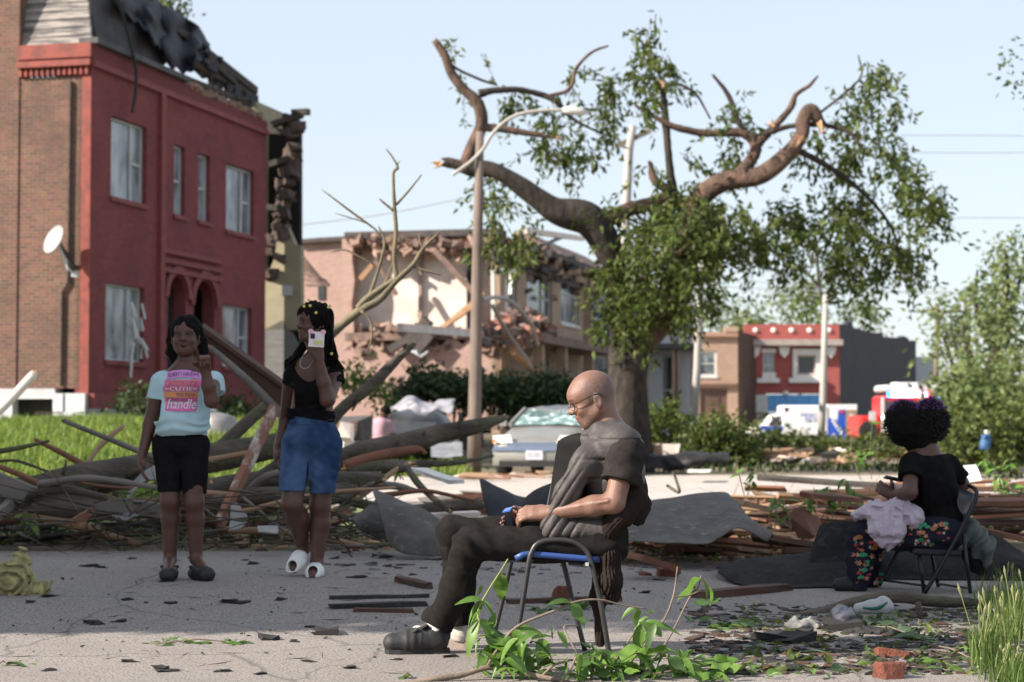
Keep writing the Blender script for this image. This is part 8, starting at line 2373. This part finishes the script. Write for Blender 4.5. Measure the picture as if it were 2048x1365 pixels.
m_stem = M('grey_brown_stem', (.22, .17, .13), (.15, .115, .09), scale=9, rough=.8, bump=.4)
m_stemg = M('green_stem', (.24, .28, .08), (.20, .22, .07), scale=9, rough=.7)
fb = thing('leafy_branch', 'torn leafy branch lying across the bottom in front of the chair', 'branch', P(1000, 1360, 7.35))
fb_leaf = []
FR = random.Random(5)
stems = (([(800, 1370, 6, 7.3), (870, 1358, 6, 7.3), (918, 1352, 6, 7.32), (974, 1336, 6, 7.35), (1015, 1339, 5, 7.36), (1084, 1354, 5, 7.3), (1150, 1368, 4, 7.25)], m_stem, ()),
         ([(974, 1334, 3.4, 7.35), (996, 1298, 3.2, 7.38), (1034, 1254, 3, 7.4), (1106, 1223, 2.6, 7.42), (1152, 1204, 2.4, 7.44), (1199, 1200, 2, 7.46), (1246, 1211, 1.6, 7.48), (1292, 1218, 1.2, 7.5)], m_stem, ((.28, 5), (.55, 3), (.95, 2))),
         ([(1016, 1118, 1.4, 7.5), (1000, 1145, 1.6, 7.5), (974, 1186, 1.8, 7.48), (956, 1223, 2, 7.45), (962, 1250, 1.8, 7.43), (980, 1280, 1.8, 7.4)], m_stemg, ((.22, 2), (.5, 4), (.75, 4), (.95, 3))),
         ([(1355, 1134, 1.2, 7.6), (1346, 1195, 1.8, 7.58), (1321, 1251, 2.2, 7.55), (1262, 1323, 2.6, 7.5), (1235, 1362, 2.6, 7.45)], m_stem, ((.75, 3),)),
         ([(1402, 1152, 1.2, 7.7), (1396, 1176, 1.6, 7.7), (1381, 1192, 1.8, 7.7), (1340, 1273, 2, 7.62), (1290, 1345, 2.2, 7.5)], m_stem, ((.05, 2),)),
         ([(1155, 1308, 1.6, 7.3), (1128, 1255, 1.6, 7.35), (1160, 1252, 1.2, 7.38)], m_stem, ()), ([(1155, 1308, 2, 7.28), (1140, 1340, 2.2, 7.26), (1120, 1368, 2.2, 7.24)], m_stem, ()),
         ([(1282, 1248, 1.2, 7.5), (1255, 1285, 1.5, 7.48), (1225, 1330, 1.8, 7.4)], m_stem, ((.05, 3),)), ([(1085, 1352, 3, 7.3), (1110, 1330, 2.4, 7.32), (1150, 1320, 2, 7.34), (1230, 1310, 1.8, 7.4), (1300, 1305, 1.4, 7.45)], m_stem, ((.6, 4), (.9, 4))), ([(1230, 1362, 2.2, 7.4), (1330, 1345, 2.2, 7.42), (1420, 1330, 1.8, 7.5), (1480, 1318, 1.2, 7.55)], m_stem, ((.3, 4), (.5, 5), (.75, 5), (.98, 3))),
         ([(1345, 1195, 1.2, 7.6), (1375, 1192, 1.4, 7.66), (1405, 1180, 1.2, 7.7)], m_stem, ()))
for rows, m_, lv in stems:
    q = spline(np.array(rows, float), 5); pts = [P(a, b, d) for a, b, c, d in q]
    s = MB(); s.tube(pts, [c * d / F_PX for a, b, c, d in q], 7, rough=.05); s.obj('stem', m_, fb, True)
    for t, n in lv:
        p = pts[min(len(pts) - 1, int(t * (len(pts) - 1)))]
        for k in range(n):
            d = unit([FR.uniform(-1, 1), FR.uniform(-.8, .3), FR.uniform(-.9, .25)])
            put_leaf(p, d, (FR.uniform(-.5, .5), -.5, 1), FR.uniform(.08, .15), fb, r=FR)
clusters = [(1010, 1300, 50, 26, 20, .13), (1060, 1290, 40, 24, 16, .13), (985, 1320, 35, 30, 15, .13), (1040, 1345, 55, 16, 12, .12), (975, 1260, 18, 30, 7, .10), (1180, 1320, 60, 25, 22, .10), (1150, 1345, 55, 16, 14, .10), (1250, 1335, 50, 24, 20, .11), (1330, 1310, 40, 30, 24, .12), (1370, 1330, 45, 25, 20, .11), (1310, 1350, 60, 14, 18, .10), (1440, 1345, 50, 18, 16, .10), (1500, 1350, 30, 14, 8, .09), (1630, 1350, 30, 14, 8, .10), (1560, 1355, 30, 8, 4, .08), (1300, 1235, 18, 16, 6, .10), (1418, 1190, 5, 18, 3, .10), (960, 1200, 12, 20, 4, .09), (1200, 1300, 18, 14, 5, .09), (1110, 1255, 14, 14, 4, .09)]
for cx, cy, rx, ry, n, sz in clusters:
    Yb = 7.42 + FR.uniform(-.05, .05)
    for k in range(n):
        x, y = cx + rx * FR.gauss(0, .55), cy + ry * FR.gauss(0, .55)
        p = P(x, y, Yb + FR.gauss(0, .09))
        zmin = float(gz(p[0], p[1])) + .03
        if p[2] < zmin: p[2] = zmin
        d = unit([FR.gauss(0, .8), FR.uniform(-.9, .4), FR.uniform(-1.0, .35)])
        if p[2] < zmin + .06: d[2] = abs(d[2]) * .3; d = unit(d)
        if FR.random() < .84: put_leaf(p, d, (FR.uniform(-.6, .6), FR.uniform(-.9, .2), 1), sz * FR.uniform(.5, 1.15), fb, r=FR)
# leaf groups lying on the road, each a torn sprig
def sprig(label, spots, seed, size=.09, tone=None, name='torn_sprig'):
    R_ = random.Random(seed); x0, y0 = spots[0][0], spots[0][1]
    t = thing(name, label, 'sprig', on(x0, y0))
    for x, y, n, spread in spots:
        for k in range(n):
            p = on(x + R_.gauss(0, spread), y + R_.gauss(0, spread * .18)); p[2] += .012
            a = R_.uniform(0, 6.28); put_leaf(p, (math.cos(a), math.sin(a), R_.uniform(.0, .5)), (R_.uniform(-.4, .4), R_.uniform(-.6, .2), 1), size * R_.uniform(.6, 1.2), t, tone=tone, r=R_)
    a, b = on(spots[0][0] - 10, y0, .012), on(spots[-1][0] + 14, spots[-1][1], .014)
    s = MB(); s.tube([a, (a + b) / 2 + np.array([0, 0, .02]), b], [.003, .0035, .002], 5); s.obj('stem', m_stem, t)
    return t


sprig('small green sprig lying on the sunlit road at lower left', [(310, 1294, 2, 6), (330, 1288, 5, 10), (365, 1292, 5, 12), (395, 1294, 3, 10), (445, 1292, 5, 12), (480, 1293, 3, 10)], 1, .075)
sprig('green leaf at the left edge of the sunlit road', [(4, 1338, 4, 8)], 2, .11)
sprig('green leaves left of the leafy branch at bottom', [(812, 1362, 3, 5)], 3, .07)
sprig('wilted green leaves on the road below the long branch', [(1440, 1262, 8, 14), (1470, 1258, 8, 12), (1520, 1258, 7, 10), (1400, 1250, 4, 8)], 4, .11)
sprig('broad grey green leaves beside the trainer', [(1740, 1258, 8, 16), (1790, 1270, 8, 16), (1770, 1245, 6, 14), (1820, 1280, 6, 14)], 5, .15, 3)
sprig('single wide leaf lying flat on the lower right road', [(1530, 1303, 3, 8), (1600, 1312, 2, 6)], 6, .13, 3)
sprig('leaves tangled under the grass at right', [(1850, 1290, 10, 24), (1900, 1310, 10, 24), (1830, 1330, 8, 20), (1880, 1345, 8, 24), (1960, 1340, 6, 20)], 7, .09)
sprig('green leaves between the chair legs', [(1110, 1212, 9, 9), (1140, 1222, 7, 12), (1090, 1228, 5, 10), (1180, 1220, 5, 14)], 8, .12, 2)
sprig('leaves scattered on the boards right of the sweater', [(1250, 1128, 5, 10), (1370, 1118, 6, 8), (1430, 1120, 4, 10)], 9, .09, 1)
sprig('green weeds at the foot of log pile left of the girl', [(60, 1085, 8, 14), (110, 1088, 8, 20), (190, 1090, 6, 20), (20, 1092, 6, 14), (250, 1092, 5, 18)], 10, .10, 2)
for lab, x, y, h, Y, n, sd in (('leafy shoot standing before the pale street', 1488, 1000, 85, 15.5, 9, 1), ('leafy shoots growing through the boards left of girl', 1545, 1060, 60, 14, 20, 2), ('leafy shoots among the boards behind the dark roofing', 1640, 1040, 60, 14.4, 26, 3), ('leafy shoots on top of the lumber heap left of girl', 1700, 1010, 50, 14.8, 16, 4), ('thin sapling behind the phone of seated girl', 1740, 960, 110, 18, 14, 5), ('leafy shoot below the dark branch by the lamp pole', 800, 960, 40, 17, 14, 6), ('weeds beside the fallen trunk at left', 60, 1060, 40, 13.4, 10, 7), ('leafy shoots right of the folding chair', 2010, 1010, 70, 16, 26, 8), ('leafy shoots at the right edge behind chair', 1985, 960, 60, 20, 22, 9)):
    R_ = random.Random(sd); t = thing('leafy_shoot', lab, 'shoot', P(x, y, Y))
    for k in range(max(2, n // 6)):
        a = P(x + R_.gauss(0, 16 if n > 12 else 4), y, Y); b = a + np.array([R_.gauss(0, .07), R_.gauss(0, .05), h * Y / F_PX * R_.uniform(.7, 1.1)])
        s = MB(); s.tube([a, (a + b) / 2 + np.array([R_.gauss(0, .02), 0, 0]), b], [.005, .004, .002], 5); s.obj('stem', m_stem, t)
        for j in range(max(3, int(n / max(2, n // 6)))):
            p = a + (b - a) * R_.uniform(.3, 1.0); put_leaf(p, (R_.gauss(0, 1), R_.gauss(0, .7), R_.uniform(-.8, .3)), (R_.gauss(0, .4), -.5, 1), .11 * R_.uniform(.6, 1.3) * (Y / 14) ** .4, t, tone=R_.choice((0, 1, 1)), r=R_)
# grass clumps, lower right
def clump(label, spots, n, h, seed, name='grass_clump', w=.0028):
    r = np.random.default_rng(seed); pos, hs = [], []
    for x, y, rx, k in spots:
        for _ in range(k):
            p = on(x + r.normal() * rx * .55, y + r.normal() * 7); pos.append(p - np.array([0, 0, .01])); hs.append(h * r.uniform(.5, 1.2))
    t = thing(name, label, 'grass', pos[0]); pos = np.array(pos)
    blades('blades', pos, np.array(hs), m_grass2, t, .55, w, seed)['kind'] = 'stuff'
    sel = r.choice(len(pos), len(pos) // 30)
    for i in sel:
        b = pos[i]; tip = b + np.array([r.normal() * .05, r.normal() * .04, hs[i] * r.uniform(1.1, 1.5)])
        s = MB(); s.tube([b, (b + tip) / 2 + np.array([r.normal() * .01, 0, 0]), tip - (tip - b) * .14], .0015, 4); s.tube([tip - (tip - b) * .16, tip - (tip - b) * .07, tip], [.002, .006, .001], 5); s.obj('seed_head', m_dry2, t)
    return t


m_grass2 = M('tall_grass', (.13, .20, .05), (.085, .145, .035), scale=8, rough=.55, attr='tint', tmix=.42)
m_dry2 = M('seed_straw', (.22, .24, .10), (.18, .19, .08), scale=9)
clump('tall seeding grass clump at lower right', [(1975, 1335, 22, 230), (2000, 1330, 26, 200), (1960, 1345, 12, 60)], 0, .24, 1)
clump('grass clump at the right edge of the road', [(2035, 1280, 24, 220), (2010, 1250, 26, 130), (2055, 1240, 20, 160)], 0, .22, 2)
clump('short grass at the bottom right corner', [(2030, 1366, 24, 260), (1995, 1366, 20, 90)], 0, .13, 3)
clump('thin grass behind the long branch at right', [(1970, 1215, 26, 90), (2020, 1210, 28, 160)], 0, .18, 4)
# trees left of the camera that shade the middle of the road
shade_tree(-9.5, 8.9, 7.6, 2.5, 3.4, 9000, 91, 'leafy street tree standing left of the road out of frame')
shade_tree(-10.5, 12.6, 7.0, 2.6, 3.2, 8000, 92, 'second leafy street tree farther along the road')
shade_tree(-10.6, 7.75, 13.5, 2.8, 3.6, 11000, 93, 'tall leafy street tree behind the first one out of frame')

# leaf litter and twig tangle, too many to count
def ground_leaves(name, label, n, f, size, mat, seed, lift=.02):
    r = np.random.default_rng(seed); pos = np.array([on(*f(r)) for _ in range(n)]); pos[:, 2] += r.uniform(.004, lift, n)
    ax = r.normal(size=(n, 3)); ax[:, 2] = np.abs(ax[:, 2]) * .25
    o = leaves(name, pos, size, mat, None, ax=ax, seed=seed, width=.5, curl=.3); return tag(o, label, 'leaf litter', kind='stuff')


ground_leaves('leaf_litter', 'torn leaves in the wreck pile below the logs', 900, lambda r: (r.uniform(-20, 720), 1090 - 45 * r.uniform() ** 1.6), .075, m_leafdark, 1, .12)
ground_leaves('leaf_litter', 'torn leaves strewn over the lower right road', 700, lambda r: (r.uniform(1480, 2060) , 1225 + 130 * r.uniform()), .05, m_leaf, 2)
ground_leaves('leaf_litter', 'torn leaves around the boards behind the chair', 650, lambda r: (r.uniform(1230, 2060), 1030 + 95 * r.uniform()), .075, m_leaf, 3, .16)
ground_leaves('leaf_litter', 'thin scatter of leaf scraps over the road', 220, lambda r: (r.uniform(0, 1500), 1110 + 220 * r.uniform()), .028, m_leafdark, 4)
ground_leaves('leaf_litter', 'leaves beyond the pale street among junk', 800, lambda r: (r.uniform(700, 2060), 905 + 40 * r.uniform()), .14, m_leaf, 5, .3)
rt = np.random.default_rng(6); tw = []
for k in range(230):
    x, y = rt.uniform(-20, 760), rt.uniform(985, 1090); a = P(x, y, 13.2 + rt.uniform(-.3, 1.6)); a[2] = max(a[2], float(gz(a[0], a[1])) + .02)
    tw.append((a, a + unit([rt.normal(), rt.normal() * .5, rt.normal() * .35]) * rt.uniform(.2, .9)))
o = twigs('twig_tangle', tw, .010, m_log, None); tag(o, 'tangle of thin broken twigs through the log pile', 'twigs', kind='stuff')
tw = []
for k in range(330):
    p = on(rt.uniform(-20, 2060), 1095 + 265 * rt.uniform()); p[2] += .008; an = rt.uniform(0, 6.28); tw.append((p, p + np.array([math.cos(an), math.sin(an), rt.uniform(0, .1)]) * rt.uniform(.03, .16)))
for k in range(260):
    p = on(rt.uniform(1450, 2060), rt.uniform(1010, 1110)); p[2] += rt.uniform(0, .2); tw.append((p, p + unit([rt.normal(), rt.normal() * .5, rt.normal() * .3]) * rt.uniform(.15, .6)))
o = twigs('loose_twigs', tw, .005, m_log, None); tag(o, 'fine loose twigs scattered over road and boards', 'twigs', kind='stuff')

bp_ = thing('brush_pile', 'heap of broken limbs filling the gaps between the big logs', 'branch pile', P(350, 1060, 13.8))
for k in range(46):
    x, y, Y = rt.uniform(-20, 780), rt.uniform(955, 1068), 14.0 + rt.uniform(-.5, 1.4); L = rt.uniform(.4, 1.5); a = P(x, y, Y); an = rt.normal() * .5 + (math.pi if rt.random() < .5 else 0)
    d = unit([math.cos(an), rt.normal() * .3, math.sin(an) * .7]); m = a + d * L * .5 + rt.normal(size=3) * .06; b = a + d * L
    for q in (a, m, b): q[2] = max(q[2], float(gz(q[0], q[1])) + .03)
    r0 = rt.uniform(.012, .042); s = MB(); s.tube(spline([a, m, b], 5), np.linspace(r0, r0 * .55, 11), 8, rough=.12, jag=1.0); s.obj('limb', [m_log, m_greyplank, m_tanboard, m_log, m_redwood][int(rt.integers(5))], bp_, True)
